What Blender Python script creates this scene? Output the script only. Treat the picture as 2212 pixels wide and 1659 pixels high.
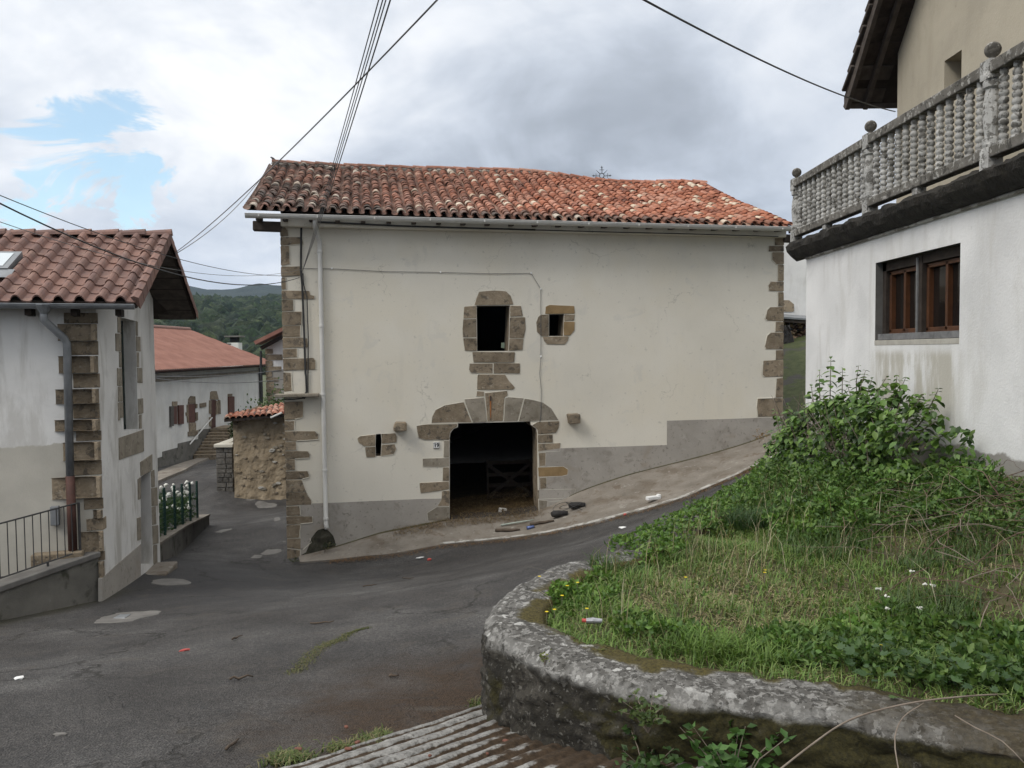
# Village lane with an old barn, rebuilt in metres (camera foot at the world origin, Y away from the camera).
import bpy, bmesh, math, random
import numpy as np
from mathutils import Vector, Matrix, noise as mnoise
from mathutils.geometry import tessellate_polygon
random.seed(7); rng = np.random.default_rng(7)
scn = bpy.context.scene
for o in list(bpy.data.objects): bpy.data.objects.remove(o)
COL = scn.collection

# ------------------------------------------------------------------ camera
cam_d = bpy.data.cameras.new('camera'); cam = bpy.data.objects.new('camera', cam_d); COL.objects.link(cam)
cam.matrix_world = Matrix.Translation((0, 0, 1.6)) @ Matrix.Rotation(math.pi/2 - math.radians(2.4), 4, 'X') @ Matrix.Rotation(math.radians(-0.55), 4, 'Z')
cam_d.sensor_width = 36; cam_d.lens = 36*1700/2212; cam_d.clip_start = 0.05; cam_d.clip_end = 20000
scn.camera = cam
scn.render.resolution_x = 1024; scn.render.resolution_y = 768

# ------------------------------------------------------------------ node helper
class G:
    def __init__(s, nt): s.nt = nt
    def set(s, sock, v):
        if isinstance(v, bpy.types.NodeSocket): s.nt.links.new(v, sock)
        elif isinstance(v, (tuple, list)) and len(v) == 3 and sock.type == 'RGBA': sock.default_value = (*v, 1)
        else: sock.default_value = v
    def n(s, t, ins=None, **kw):
        nd = s.nt.nodes.new(t)
        for k, v in kw.items(): setattr(nd, k, v)
        for k, v in (ins or {}).items(): s.set(nd.inputs[k], v)
        return nd
    def noise(s, scale=5., detail=6., rough=.55, vec=None, dist=0., lac=2.):
        nd = s.n('ShaderNodeTexNoise', {'Scale': scale, 'Detail': detail, 'Roughness': rough, 'Distortion': dist})
        if vec is not None: s.set(nd.inputs['Vector'], vec)
        return nd.outputs['Fac']
    def voro(s, scale=5., vec=None, feature='F1', out='Distance', rnd=1.):
        nd = s.n('ShaderNodeTexVoronoi', {'Scale': scale, 'Randomness': rnd}, feature=feature)
        if vec is not None: s.set(nd.inputs['Vector'], vec)
        return nd.outputs[out]
    def ramp(s, fac, stops, interp='LINEAR'):
        nd = s.n('ShaderNodeValToRGB', {'Fac': fac}); cr = nd.color_ramp; cr.interpolation = interp
        while len(cr.elements) > 1: cr.elements.remove(cr.elements[-1])
        cr.elements[0].position = stops[0][0]; cr.elements[0].color = (*stops[0][1], 1)
        for p, c in stops[1:]:
            e = cr.elements.new(p); e.color = (*c, 1)
        return nd.outputs['Color']
    def mix(s, f, a, b, blend='MIX'):
        nd = s.n('ShaderNodeMix', data_type='RGBA', blend_type=blend)
        s.set(nd.inputs[0], f); s.set(nd.inputs[6], a); s.set(nd.inputs[7], b)
        return nd.outputs[2]
    def m(s, op, a, b=0., c=None, clamp=False):
        nd = s.n('ShaderNodeMath', operation=op, use_clamp=clamp)
        s.set(nd.inputs[0], a); s.set(nd.inputs[1], b)
        if c is not None: s.set(nd.inputs[2], c)
        return nd.outputs[0]
    def step(s, v, lo, hi, a=0., b=1.):
        nd = s.n('ShaderNodeMapRange', {'Value': v, 'From Min': lo, 'From Max': hi, 'To Min': a, 'To Max': b}, interpolation_type='SMOOTHSTEP')
        return nd.outputs['Result']
    def obj(s): return s.n('ShaderNodeTexCoord').outputs['Object']
    def sep(s, v): return s.n('ShaderNodeSeparateXYZ', {0: v}).outputs
    def comb(s, x, y, z): return s.n('ShaderNodeCombineXYZ', {0: x, 1: y, 2: z}).outputs[0]
    def vm(s, op, a, b=(0, 0, 0), out=0):
        nd = s.n('ShaderNodeVectorMath', operation=op); s.set(nd.inputs[0], a); s.set(nd.inputs[1], b)
        return nd.outputs[out]

# ------------------------------------------------------------------ sky and sun
SUN = Vector((-0.62, -0.50, 0.80)).normalized()
w = bpy.data.worlds.new('World'); scn.world = w; w.use_nodes = True
nt = w.node_tree; nt.nodes.clear(); g = G(nt)
sky = g.n('ShaderNodeTexSky', sky_type='NISHITA', sun_disc=False)
sky.sun_elevation = math.asin(SUN.z); sky.sun_rotation = math.atan2(SUN.x, SUN.y); sky.air_density = 1.0; sky.dust_density = 1.5; sky.altitude = 500
d = g.n('ShaderNodeTexCoord').outputs['Generated']
x, y, z = g.sep(d)
zc = g.m('MAXIMUM', z, 0.0)
den = g.m('ADD', zc, 0.48)
pv = g.comb(g.m('DIVIDE', x, den), g.m('DIVIDE', y, den), 0.0)
big = g.noise(1.7, 6, .52, g.vm('ADD', pv, (3.1, 0.4, 0)), dist=.4)
fine = g.noise(4.6, 8, .55, g.vm('ADD', pv, (1.7, 5.2, 0)), dist=.5)
# the cloud deck thins towards the left (west), hangs darker low on the right, and overcast skies are brighter overhead
west = g.step(g.vm('DOT_PRODUCT', d, (-0.866, 0.5, 0.0), out='Value'), 0.40, 0.86)
tex = g.step(g.m('ADD', g.m('MULTIPLY', big, .62), g.m('MULTIPLY', fine, .38)), .36, .63)
lum = g.m('ADD', g.m('MULTIPLY', tex, .36), g.m('MULTIPLY', west, 0.31))
lum = g.m('ADD', lum, g.m('MULTIPLY', g.step(z, .12, .5), 0.22))
lum = g.m('ADD', lum, g.m('MULTIPLY', g.step(z, .40, 1.0), 0.80))
lum = g.m('ADD', lum, 0.29)
cloud = g.mix(g.step(lum, .5, 1.0), (0.90, 0.97, 1.08), (1.0, 1.0, 1.0))
cloud = g.vm('SCALE', cloud); nt.nodes[-1].inputs['Scale'].default_value = 1.0
g.set(nt.nodes[-1].inputs['Scale'], g.m('MULTIPLY', lum, 10.0))
# breaks in the deck, mostly on its thin western side
gapn = g.noise(5.0, 10, .62, g.vm('ADD', pv, (6.6, 3.2, 0)), dist=.9)
gdir = Vector((-0.50, 0.96, 0.190)).normalized()
near = g.step(g.vm('DOT_PRODUCT', d, tuple(gdir), out='Value'), math.cos(math.radians(9.5)), math.cos(math.radians(2.5)))
gap = g.step(g.m('ADD', gapn, g.m('MULTIPLY', near, 0.275)), 0.735, 0.80)
skyc = g.mix(1.0, sky.outputs[0], (2.1, 2.15, 1.85), 'MULTIPLY')
final = g.mix(g.m('MULTIPLY', gap, 0.85), cloud, skyc)
bg = g.n('ShaderNodeBackground', {'Color': final, 'Strength': 0.1})
nt.links.new(bg.outputs[0], g.n('ShaderNodeOutputWorld').inputs[0])
sl = bpy.data.lights.new('sun', 'SUN'); sl.energy = 1.6; sl.angle = math.radians(22); sl.color = (1.0, .96, .90)
so = bpy.data.objects.new('sun', sl); COL.objects.link(so); so.rotation_euler = SUN.to_track_quat('Z', 'Y').to_euler()
vs = scn.view_settings; vs.view_transform = 'Standard'; vs.look = 'None'; vs.gamma = 1; vs.exposure = 0.30; vs.use_curve_mapping = False
scn.render.engine = 'CYCLES'

# ------------------------------------------------------------------ object helpers
def setp(o, label=None, cat=None, group=None, kind=None):
    for k, v in (('label', label), ('category', cat), ('group', group), ('kind', kind)):
        if v: o[k] = v
    return o
def attach(o, parent):
    if parent is not None:
        o.parent = parent
        if parent.type == 'EMPTY': o.matrix_parent_inverse = Matrix.Translation(-Vector(parent.location))
    return o
def thing(name, loc, label, cat, group=None):
    o = bpy.data.objects.new(name, None); o.empty_display_size = .2; COL.objects.link(o); o.location = loc
    return setp(o, label, cat, group)
def place(name, me, mtx, parent=None):
    o = bpy.data.objects.new(name, me); COL.objects.link(o); o.matrix_basis = mtx
    return attach(o, parent)
class MB:
    """collects shapes and links them as ONE mesh object"""
    def __init__(s): s.v = []; s.f = []
    def add(s, v, f):
        k = len(s.v); s.v += [tuple(p) for p in v]; s.f += [tuple(i + k for i in q) for q in f]; return s
    def box(s, c, size, rz=0., ry=0., rx=0.):
        m = Matrix.Translation(c) @ Matrix.Rotation(rz, 4, 'Z') @ Matrix.Rotation(ry, 4, 'Y') @ Matrix.Rotation(rx, 4, 'X')
        h = [a/2 for a in size]
        v = [m @ Vector((i*h[0], j*h[1], k*h[2])) for i in (-1, 1) for j in (-1, 1) for k in (-1, 1)]
        return s.add(v, [(0, 1, 3, 2), (4, 6, 7, 5), (0, 4, 5, 1), (2, 3, 7, 6), (0, 2, 6, 4), (1, 5, 7, 3)])
    def beam(s, a, b, wd, h, up=(0, 0, 1)):
        a = Vector(a); b = Vector(b); t = (b - a).normalized(); sd = t.cross(Vector(up)).normalized(); u = sd.cross(t)
        v = [p + sd*(i*wd/2) + u*(j*h/2) for p in (a, b) for i in (-1, 1) for j in (-1, 1)]
        return s.add(v, [(0, 1, 3, 2), (4, 6, 7, 5), (0, 4, 5, 1), (2, 3, 7, 6), (0, 2, 6, 4), (1, 5, 7, 3)])
    def tube(s, pts, r, seg=6, cap=True):
        pts = [Vector(p) for p in pts]; n = len(pts); vs_ = []; up = None
        for i, p in enumerate(pts):
            t = (pts[min(i+1, n-1)] - pts[max(i-1, 0)])
            if t.length < 1e-9: t = Vector((0, 0, 1))
            t.normalize()
            if up is None: up = t.orthogonal().normalized()
            sd = t.cross(up)
            if sd.length < 1e-4: sd = t.orthogonal()
            sd.normalize(); up = sd.cross(t).normalized()
            rr = r[i] if isinstance(r, (list, tuple)) else r
            vs_ += [p + (sd*math.cos(a) + up*math.sin(a))*rr for a in [2*math.pi*k/seg for k in range(seg)]]
        f = [(i*seg+k, i*seg+(k+1) % seg, (i+1)*seg+(k+1) % seg, (i+1)*seg+k) for i in range(n-1) for k in range(seg)]
        if cap: f += [tuple(range(seg))[::-1], tuple(range((n-1)*seg, n*seg))]
        return s.add(vs_, f)
    def lathe(s, prof, c=(0, 0, 0), seg=10):
        c = Vector(c); vs_ = [c + Vector((r*math.cos(2*math.pi*k/seg), r*math.sin(2*math.pi*k/seg), zz)) for r, zz in prof for k in range(seg)]
        n = len(prof)
        f = [(i*seg+k, i*seg+(k+1) % seg, (i+1)*seg+(k+1) % seg, (i+1)*seg+k) for i in range(n-1) for k in range(seg)]
        f += [tuple(range(seg))[::-1], tuple(range((n-1)*seg, n*seg))]
        return s.add(vs_, f)
    def prism(s, poly, fr, d0, d1):
        """poly in a plane's (u,z); fr(u,z,n) -> world; between offsets d0 and d1 along the normal"""
        n = len(poly); v = [fr(u, zz, d0) for u, zz in poly] + [fr(u, zz, d1) for u, zz in poly]
        ar = sum(poly[i][0]*poly[(i+1) % n][1] - poly[(i+1) % n][0]*poly[i][1] for i in range(n))
        top = tuple(range(n, 2*n)); top = top if ar > 0 else top[::-1]
        return s.add(v, [top] + [(i, (i+1) % n, n+(i+1) % n, n+i) for i in range(n)])
    def wall(s, outer, holes, fr, n0=0., depth=.5, reveal=None):
        """a plane with openings and their reveals"""
        polys = [[Vector((u, zz, 0)) for u, zz in p] for p in [outer] + holes]
        flat = [p for q in polys for p in q]; k = len(s.v)
        s.v += [tuple(fr(p.x, p.y, n0)) for p in flat]
        s.f += [tuple(k+i for i in t) for t in tessellate_polygon(polys)]
        for h in holes:
            m_ = len(h); v = [fr(u, zz, n0) for u, zz in h] + [fr(u, zz, n0-depth) for u, zz in h]
            (reveal or s).add(v, [(i, (i+1) % m_, m_+(i+1) % m_, m_+i) for i in range(m_)])
        return s
    def mesh(s, name, mat, smooth=False, fix=True):
        me = bpy.data.meshes.new(name); me.from_pydata(s.v, [], s.f)
        if fix:
            bm = bmesh.new(); bm.from_mesh(me); bmesh.ops.recalc_face_normals(bm, faces=bm.faces); bm.to_mesh(me); bm.free()
        if smooth: me.polygons.foreach_set('use_smooth', [True]*len(me.polygons))
        if mat: me.materials.append(mat)
        me.update(); return me
    def build(s, name, mat, parent=None, smooth=False, bevel=0., fix=True):
        o = bpy.data.objects.new(name, s.mesh(name, mat, smooth, fix)); COL.objects.link(o)
        if bevel:
            b = o.modifiers.new('bevel', 'BEVEL'); b.width = bevel; b.segments = 2; b.limit_method = 'ANGLE'; b.angle_limit = math.radians(40)
        return attach(o, parent)
def fast(name, V, F, mat, parent=None, cols=None, smooth=False):
    """numpy mesh; V (n,3), F (m,k), optional per-vertex colour"""
    me = bpy.data.meshes.new(name); V = np.asarray(V, np.float32); F = np.asarray(F, np.int32); m_, k = F.shape
    me.vertices.add(len(V)); me.vertices.foreach_set('co', V.ravel())
    me.loops.add(m_*k); me.loops.foreach_set('vertex_index', F.ravel())
    me.polygons.add(m_); me.polygons.foreach_set('loop_start', np.arange(0, m_*k, k, dtype=np.int32))
    if smooth: me.polygons.foreach_set('use_smooth', np.ones(m_, bool))
    me.update(calc_edges=True); me.validate()
    if cols is not None:
        a = me.color_attributes.new('Col', 'FLOAT_COLOR', 'POINT')
        a.data.foreach_set('color', np.concatenate([cols, np.ones((len(cols), 1))], 1).astype(np.float32).ravel())
    if mat: me.materials.append(mat)
    o = bpy.data.objects.new(name, me); COL.objects.link(o)
    return attach(o, parent)
def jitter(poly, amp, sub=2):
    """break straight stone edges up a little"""
    out = []
    for i in range(len(poly)):
        a, b = poly[i], poly[(i+1) % len(poly)]
        ln = math.hypot(b[0]-a[0], b[1]-a[1]); k = max(1, min(sub, int(ln/.09)))
        for j in range(k):
            t = j/k; e = amp*(.4 if j == 0 else 1)
            out.append((a[0]+(b[0]-a[0])*t + random.uniform(-e, e), a[1]+(b[1]-a[1])*t + random.uniform(-e, e)))
    return out
def roundpoly(poly, r=.03):
    out = []
    for i in range(len(poly)):
        p = Vector(poly[i]); a = Vector(poly[i-1]); b = Vector(poly[(i+1) % len(poly)])
        da = (a-p); db = (b-p); ra = min(r, da.length*.4); rb = min(r, db.length*.4)
        out += [tuple(p + da.normalized()*ra), tuple(p + (da.normalized()*ra + db.normalized()*rb)*.28), tuple(p + db.normalized()*rb)]
    return out
def smooth01(a, b, t):
    t = np.clip((t-a)/(b-a), 0, 1); return t*t*(3-2*t)

# ------------------------------------------------------------------ materials
def newmat(name):
    m = bpy.data.materials.new(name); m.use_nodes = True; nt = m.node_tree; nt.nodes.clear(); g = G(nt)
    b = g.n('ShaderNodeBsdfPrincipled'); b.inputs['Specular IOR Level'].default_value = .3
    nt.links.new(b.outputs[0], g.n('ShaderNodeOutputMaterial').inputs[0])
    return m, g, b
def bump(g, b, h, strength=.3, dist=.01):
    nd = g.n('ShaderNodeBump', {'Height': h, 'Strength': strength, 'Distance': dist}); g.set(b.inputs['Normal'], nd.outputs[0])
def pm(name, stops, scale=4., rough=.9, bscale=60., bstr=.3, bdist=.006, spots=(), rnd=0., detail=8, metal=0., dist=.3, spec=.3, bdetail=6):
    """mottled surface: noise ramp + blotches of other colours + per-object tint + fine relief"""
    m, g, b = newmat(name); v = g.obj(); oi = g.n('ShaderNodeObjectInfo')
    if rnd: v = g.vm('ADD', v, g.comb(g.m('MULTIPLY', oi.outputs['Random'], 37.), g.m('MULTIPLY', oi.outputs['Random'], 11.), 0.))
    c = g.ramp(g.noise(scale, detail, .6, v, dist), stops)
    for i, (col, sc, lo, hi, amt) in enumerate(spots):
        f = g.step(g.noise(sc, 7, .62, g.vm('ADD', v, (7.3*i+3, 2.1*i, 5.)), .4), lo, hi, 0., amt); c = g.mix(f, c, col)
    if rnd:
        f = g.m('MULTIPLY_ADD', oi.outputs['Random'], rnd, 1-rnd/2); c = g.mix(1., c, g.comb(f, f, f), 'MULTIPLY')
    g.set(b.inputs['Base Color'], c); b.inputs['Roughness'].default_value = rough; b.inputs['Metallic'].default_value = metal
    b.inputs['Specular IOR Level'].default_value = spec
    if bstr: bump(g, b, g.noise(bscale, bdetail, .6, v), bstr, bdist)
    return m

# ------------------------------------------------------------------ surface materials
SHADOWLESS = None
M = {}
def cream():
    m, g, b = newmat('cream_render'); v = g.obj(); x, y, z = g.sep(v)
    c = g.ramp(g.noise(.45, 6, .55, v, .3), [(.3, (.57, .538, .462)), (.55, (.635, .60, .52)), (.8, (.675, .643, .562))])
    c = g.mix(g.step(g.noise(.6, 5, .55, g.vm('ADD', v, (5, 2, 1))), .48, .66, 0., .6), c, (.62, .575, .475))
    c = g.mix(g.step(g.noise(2.0, 7, .62, g.vm('MULTIPLY', v, (1.6, 1.6, .35)), .3), .56, .72, 0., .28), c, (.50, .475, .42))      # rain runs
    c = g.mix(g.step(g.noise(1.5, 8, .66, g.vm('ADD', v, (1, 8, 3)), .6), .58, .66, 0., .35), c, (.50, .485, .445))               # patched and rubbed areas
    c = g.mix(g.step(g.noise(9., 6, .62, v), .645, .675, 0., .45), c, (.36, .34, .30))
    c = g.mix(g.step(g.noise(34., 4, .6, v), .655, .685, 0., .5), c, (.40, .385, .345))
    wv = g.vm('ADD', v, g.vm('SCALE', g.comb(g.noise(2.5, 4, .6, v), 0., g.noise(2.5, 4, .6, g.vm('ADD', v, (3, 3, 3)))))); g.nt.nodes[-2].inputs['Scale'].default_value = .8
    ck = g.m('MULTIPLY', g.step(g.voro(.55, wv, feature='DISTANCE_TO_EDGE'), .0, .006, 1., 0.), g.step(g.noise(.9, 3, .5, g.vm('ADD', v, (8, 0, 2))), .52, .60))
    c = g.mix(g.m('MULTIPLY', ck, .5), c, (.30, .28, .24))
    g.set(b.inputs['Base Color'], c); b.inputs['Roughness'].default_value = .92
    bump(g, b, g.m('ADD', g.noise(45, 6, .6, v), g.m('MULTIPLY', g.noise(4, 4, .5, v), .9)), .3, .008)
    return m
M['cream'] = cream()
M['plinth'] = pm('grey_render', [(.3, (.275, .255, .225)), (.7, (.36, .335, .30))], scale=1.3, bscale=55, bstr=.4, spots=[((.19, .17, .145), 2.5, .54, .66, .55), ((.40, .38, .345), 5, .60, .68, .45), ((.14, .125, .105), 13, .60, .64, .55), ((.24, .19, .14), 1.2, .56, .68, .4)])
M['lip'] = pm('plaster_lip', [(.3, (.46, .43, .36)), (.7, (.56, .53, .455))], scale=9, bstr=.2)
M['stone'] = pm('sandstone', [(.25, (.135, .105, .070)), (.5, (.215, .172, .120)), (.75, (.29, .238, .172))], scale=4.2, rnd=.42, bscale=26, bstr=.9, bdist=.022,
    spots=[((.07, .061, .050), 7., .55, .61, .7), ((.25, .18, .10), 2.2, .60, .70, .4), ((.31, .275, .22), 14., .60, .64, .6), ((.40, .35, .28), 11., .66, .8, .4)])
M['stone_grey'] = pm('grey_sandstone', [(.25, (.165, .143, .110)), (.5, (.24, .212, .168)), (.75, (.305, .272, .222))], scale=4.0, rnd=.28, bscale=26, bstr=.55, bdist=.012,
    spots=[((.13, .11, .08), 7., .56, .62, .6), ((.34, .315, .275), 14., .61, .65, .6)])
M['stone_ochre'] = pm('ochre_sandstone', [(.3, (.20, .135, .066)), (.7, (.29, .20, .10))], scale=4, bscale=26, bstr=.5, bdist=.01)
M['timber'] = pm('weathered_timber', [(.3, (.045, .036, .030)), (.7, (.095, .078, .066))], scale=6, bscale=40, bstr=.4)
M['darkwood'] = pm('dark_boards', [(.3, (.020, .015, .012)), (.7, (.050, .038, .030))], scale=7, bscale=40, bstr=.4)
M['pvc'] = pm('pale_gutter_plastic', [(.3, (.50, .49, .46)), (.7, (.60, .59, .56))], scale=3, rough=.45, bstr=.05, spots=[((.26, .25, .22), 5, .62, .8, .4)], spec=.5)
M['zinc'] = pm('zinc', [(.3, (.17, .18, .19)), (.7, (.27, .28, .29))], scale=4, rough=.5, bstr=.08, metal=.35)
M['rustpipe'] = pm('rusty_brown_pipe', [(.3, (.055, .026, .020)), (.7, (.10, .047, .036))], scale=5, rough=.7, bstr=.2)
M['black'] = pm('black_cable', [(.3, (.030, .030, .030)), (.7, (.05, .05, .05))], scale=5, rough=.6, bstr=0)
M['wire'] = pm('grey_wire', [(.3, (.10, .10, .10)), (.7, (.16, .16, .16))], scale=5, rough=.6, bstr=0)
M['iron'] = pm('dark_iron', [(.3, (.03, .03, .032)), (.7, (.06, .058, .056))], scale=12, rough=.65, bstr=.2)
M['mortar'] = pm('mortar', [(.3, (.34, .32, .28)), (.7, (.44, .42, .37))], scale=9, bstr=.4)
M['dark'] = pm('dark_interior', [(.3, (.012, .011, .010)), (.7, (.022, .02, .018))], scale=3, bstr=0)
M['white'] = pm('white_enamel', [(.3, (.72, .72, .70)), (.7, (.80, .80, .78))], scale=4, rough=.35, bstr=0)
M['ink'] = pm('black_ink', [(.3, (.012, .012, .012)), (.7, (.02, .02, .02))], scale=4, bstr=0)
M['concrete'] = pm('old_concrete', [(.3, (.14, .122, .10)), (.55, (.195, .173, .145)), (.8, (.25, .225, .19))], scale=1.6, bscale=70, bstr=.45, bdist=.008,
    spots=[((.12, .095, .07), 1.3, .50, .66, .75), ((.33, .315, .28), 5, .60, .68, .5), ((.075, .066, .054), 14, .60, .66, .6), ((.10, .07, .045), 2.6, .58, .66, .6)])
M['patch'] = pm('concrete_patch', [(.3, (.105, .099, .092)), (.7, (.175, .167, .153))], scale=4, bscale=60, bstr=.3, spots=[((.12, .11, .10), 6, .6, .75, .6)])
M['whitewash'] = pm('worn_whitewash', [(.3, (.32, .31, .285)), (.7, (.44, .43, .40))], scale=5, bscale=60, bstr=.3, spots=[((.17, .155, .13), 4, .46, .54, .9)])
M['brick'] = pm('brick_chip', [(.3, (.11, .050, .036)), (.7, (.17, .075, .052))], scale=9, bstr=.3)
M['red'] = pm('red_plastic', [(.3, (.36, .05, .045)), (.7, (.46, .09, .075))], scale=9, bstr=.1, rough=.4)
M['paper'] = pm('white_plastic_litter', [(.3, (.62, .62, .60)), (.7, (.78, .78, .76))], scale=9, bstr=.2, rough=.6)
M['blue'] = pm('blue_can', [(.3, (.06, .09, .22)), (.7, (.14, .18, .34))], scale=9, bstr=.1, rough=.35, metal=.4)
M['rubber'] = pm('black_rubber', [(.3, (.022, .021, .02)), (.7, (.045, .042, .04))], scale=9, bstr=.3)
M['stick'] = pm('dead_stick', [(.3, (.05, .038, .028)), (.7, (.10, .075, .055))], scale=9, bstr=.5, bscale=90)
M['twig'] = pm('grey_twig', [(.3, (.14, .11, .085)), (.7, (.24, .20, .16))], scale=9, bstr=.3, bscale=90)
M['bramble'] = pm('red_brown_bramble', [(.3, (.075, .046, .034)), (.7, (.15, .10, .075))], scale=9, bstr=.3, bscale=90)
M['strawmat'] = pm('straw', [(.3, (.20, .13, .055)), (.7, (.36, .25, .12))], scale=7, bstr=0)
M['moss'] = pm('moss', [(.3, (.035, .032, .010)), (.6, (.075, .066, .018)), (.85, (.12, .105, .03))], scale=9, bscale=120, bstr=1., bdist=.02, spots=[((.06, .03, .012), 4, .55, .7, .6)])
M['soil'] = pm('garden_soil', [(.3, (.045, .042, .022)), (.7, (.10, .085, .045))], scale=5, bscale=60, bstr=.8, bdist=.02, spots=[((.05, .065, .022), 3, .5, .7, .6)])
M['grassbank'] = pm('grass_bank', [(.3, (.05, .065, .022)), (.7, (.11, .12, .045))], scale=4, bscale=30, bstr=.8, bdist=.04)

def mat_foliage(name, tint=(1, 1, 1), attr=True, rough=.55, trans=.25, cols=None):
    m, g, b = newmat(name)
    if attr: c = g.n('ShaderNodeAttribute', attribute_name='Col').outputs['Color']
    else: c = g.ramp(g.n('ShaderNodeObjectInfo').outputs['Random'], cols)
    c = g.mix(1., c, tint, 'MULTIPLY')
    g.set(b.inputs['Base Color'], c); b.inputs['Roughness'].default_value = rough; b.inputs['Specular IOR Level'].default_value = .35
    t = g.n('ShaderNodeBsdfTranslucent', {'Color': g.mix(1., c, (1.25, 1.3, .6), 'MULTIPLY')})
    mx = g.n('ShaderNodeMixShader', {0: trans}); g.nt.links.new(b.outputs[0], mx.inputs[1]); g.nt.links.new(t.outputs[0], mx.inputs[2])
    g.nt.links.new(mx.outputs[0], [n for n in g.nt.nodes if n.type == 'OUTPUT_MATERIAL'][0].inputs[0])
    return m
M['foliage'] = mat_foliage('foliage')
M['bushleaf'] = mat_foliage('bush_leaf', attr=False, rough=.42, cols=[(0, (.038, .075, .018)), (.5, (.072, .14, .03)), (.85, (.115, .205, .05)), (1, (.16, .24, .07))])

def asphalt():
    m, g, b = newmat('old_asphalt'); v = g.obj(); x, y, z = g.sep(v)
    big = g.noise(.45, 5, .55, v, .6); med = g.noise(2.2, 7, .6, v); fine = g.m('ADD', g.m('MULTIPLY', g.noise(34, 4, .75, v), .55), g.m('MULTIPLY', g.noise(95, 3, .7, v), .45)); grit = g.voro(70., v)
    c = g.ramp(big, [(.30, (.040, .037, .035)), (.5, (.060, .057, .055)), (.68, (.092, .089, .086))])
    c = g.mix(1., c, g.ramp(fine, [(.36, (.22, .22, .23)), (.5, (.92, .92, .92)), (.66, (2.3, 2.27, 2.22))]), 'MULTIPLY')
    c = g.mix(.5, c, g.ramp(med, [(.3, (.6, .6, .6)), (.7, (1.45, 1.42, 1.38))]), 'MULTIPLY')
    # smooth darker bitumen in the alley mouth
    dk = g.step(g.m('ADD', g.vm('DISTANCE', v, (-5.8, 14.2, -2.6), out='Value'), g.m('MULTIPLY', g.noise(.7, 5, .6, v), 3.)), 2.6, 6.0, .6, 0.)
    c = g.mix(dk, c, (.040, .039, .040))
    # earth washed down from the bank, moss along the left wall
    dirt = g.step(g.m('ADD', g.vm('DISTANCE', v, (-.15, 5.6, -.95), out='Value'), g.m('MULTIPLY', g.noise(2.2, 8, .65, v, .5), 2.6)), 1.7, 3.5, .97, 0.)
    c = g.mix(dirt, c, g.ramp(g.noise(28, 5, .7, v), [(.3, (.020, .012, .007)), (.7, (.066, .040, .021))]))
    line = g.m('ADD', g.m('MULTIPLY', g.m('ADD', x, 7.28), -.12), g.m('SUBTRACT', 11.0, y))
    ln2 = g.m('ADD', g.m('ABSOLUTE', g.m('SUBTRACT', g.m('MULTIPLY_ADD', x, 2.22, 27.2), y)), 0.)
    ms = g.m('MULTIPLY', g.step(g.m('ADD', ln2, g.m('MULTIPLY', g.noise(2.5, 6, .6, v), 1.6)), .7, 2.4, .8, 0.), g.step(x, -6.2, -6.9))
    c = g.mix(ms, c, g.ramp(g.noise(40, 4, .6, v), [(.3, (.028, .026, .012)), (.7, (.065, .058, .026))]))
    tl = g.step(g.noise(3.1, 9, .7, g.vm('ADD', v, (4, 9, 0)), 1.2), .715, .76, 0., .5)
    c = g.mix(tl, c, (.16, .075, .04))
    wv = g.vm('ADD', v, g.vm('SCALE', g.comb(g.noise(1.3, 5, .6, v), g.noise(1.3, 5, .6, g.vm('ADD', v, (5, 1, 0))), 0.))); g.nt.nodes[-2].inputs['Scale'].default_value = 1.6
    crack = g.step(g.voro(.38, wv, feature='DISTANCE_TO_EDGE'), .004, .014)
    ckm = g.m('MULTIPLY', g.m('SUBTRACT', 1., crack), g.step(g.noise(.5, 3, .5, g.vm('ADD', v, (2, 3, 0))), .46, .54))
    c = g.mix(g.m('MULTIPLY', ckm, .8), c, (.022, .02, .017))
    c = g.mix(g.step(g.noise(.9, 6, .6, g.vm('ADD', v, (7, 4, 0)), .8), .585, .60, 0., .30), c, (.034, .033, .033))          # old bitumen repairs
    c = g.mix(g.step(g.noise(1.4, 7, .65, g.vm('ADD', v, (1, 9, 0)), .5), .55, .70, 0., .5), c, (.085, .074, .062))            # dust
    # grass where the village stops
    far = g.m('MAXIMUM', g.step(y, 19.6, 21.5), g.step(x, 9., 10.5)); far = g.m('MULTIPLY', far, g.step(x, 5., 7.3))
    far = g.m('MAXIMUM', far, g.step(y, 52., 58.))
    grs = g.ramp(g.noise(5, 8, .65, v), [(.3, (.045, .06, .02)), (.6, (.085, .10, .038)), (.8, (.12, .115, .06))])
    grs = g.mix(g.step(g.noise(1.1, 5, .6, v), .5, .6), grs, (.075, .07, .062))
    c = g.mix(far, c, grs)
    g.set(b.inputs['Base Color'], c); g.set(b.inputs['Roughness'], g.m('MULTIPLY_ADD', fine, .25, .68))
    h = g.m('ADD', g.m('MULTIPLY', fine, .6), g.m('MULTIPLY', grit, -.6))
    bump(g, b, g.m('MULTIPLY_ADD', crack, .5, h), 1., .022)
    return m
M['asphalt'] = asphalt()

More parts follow.
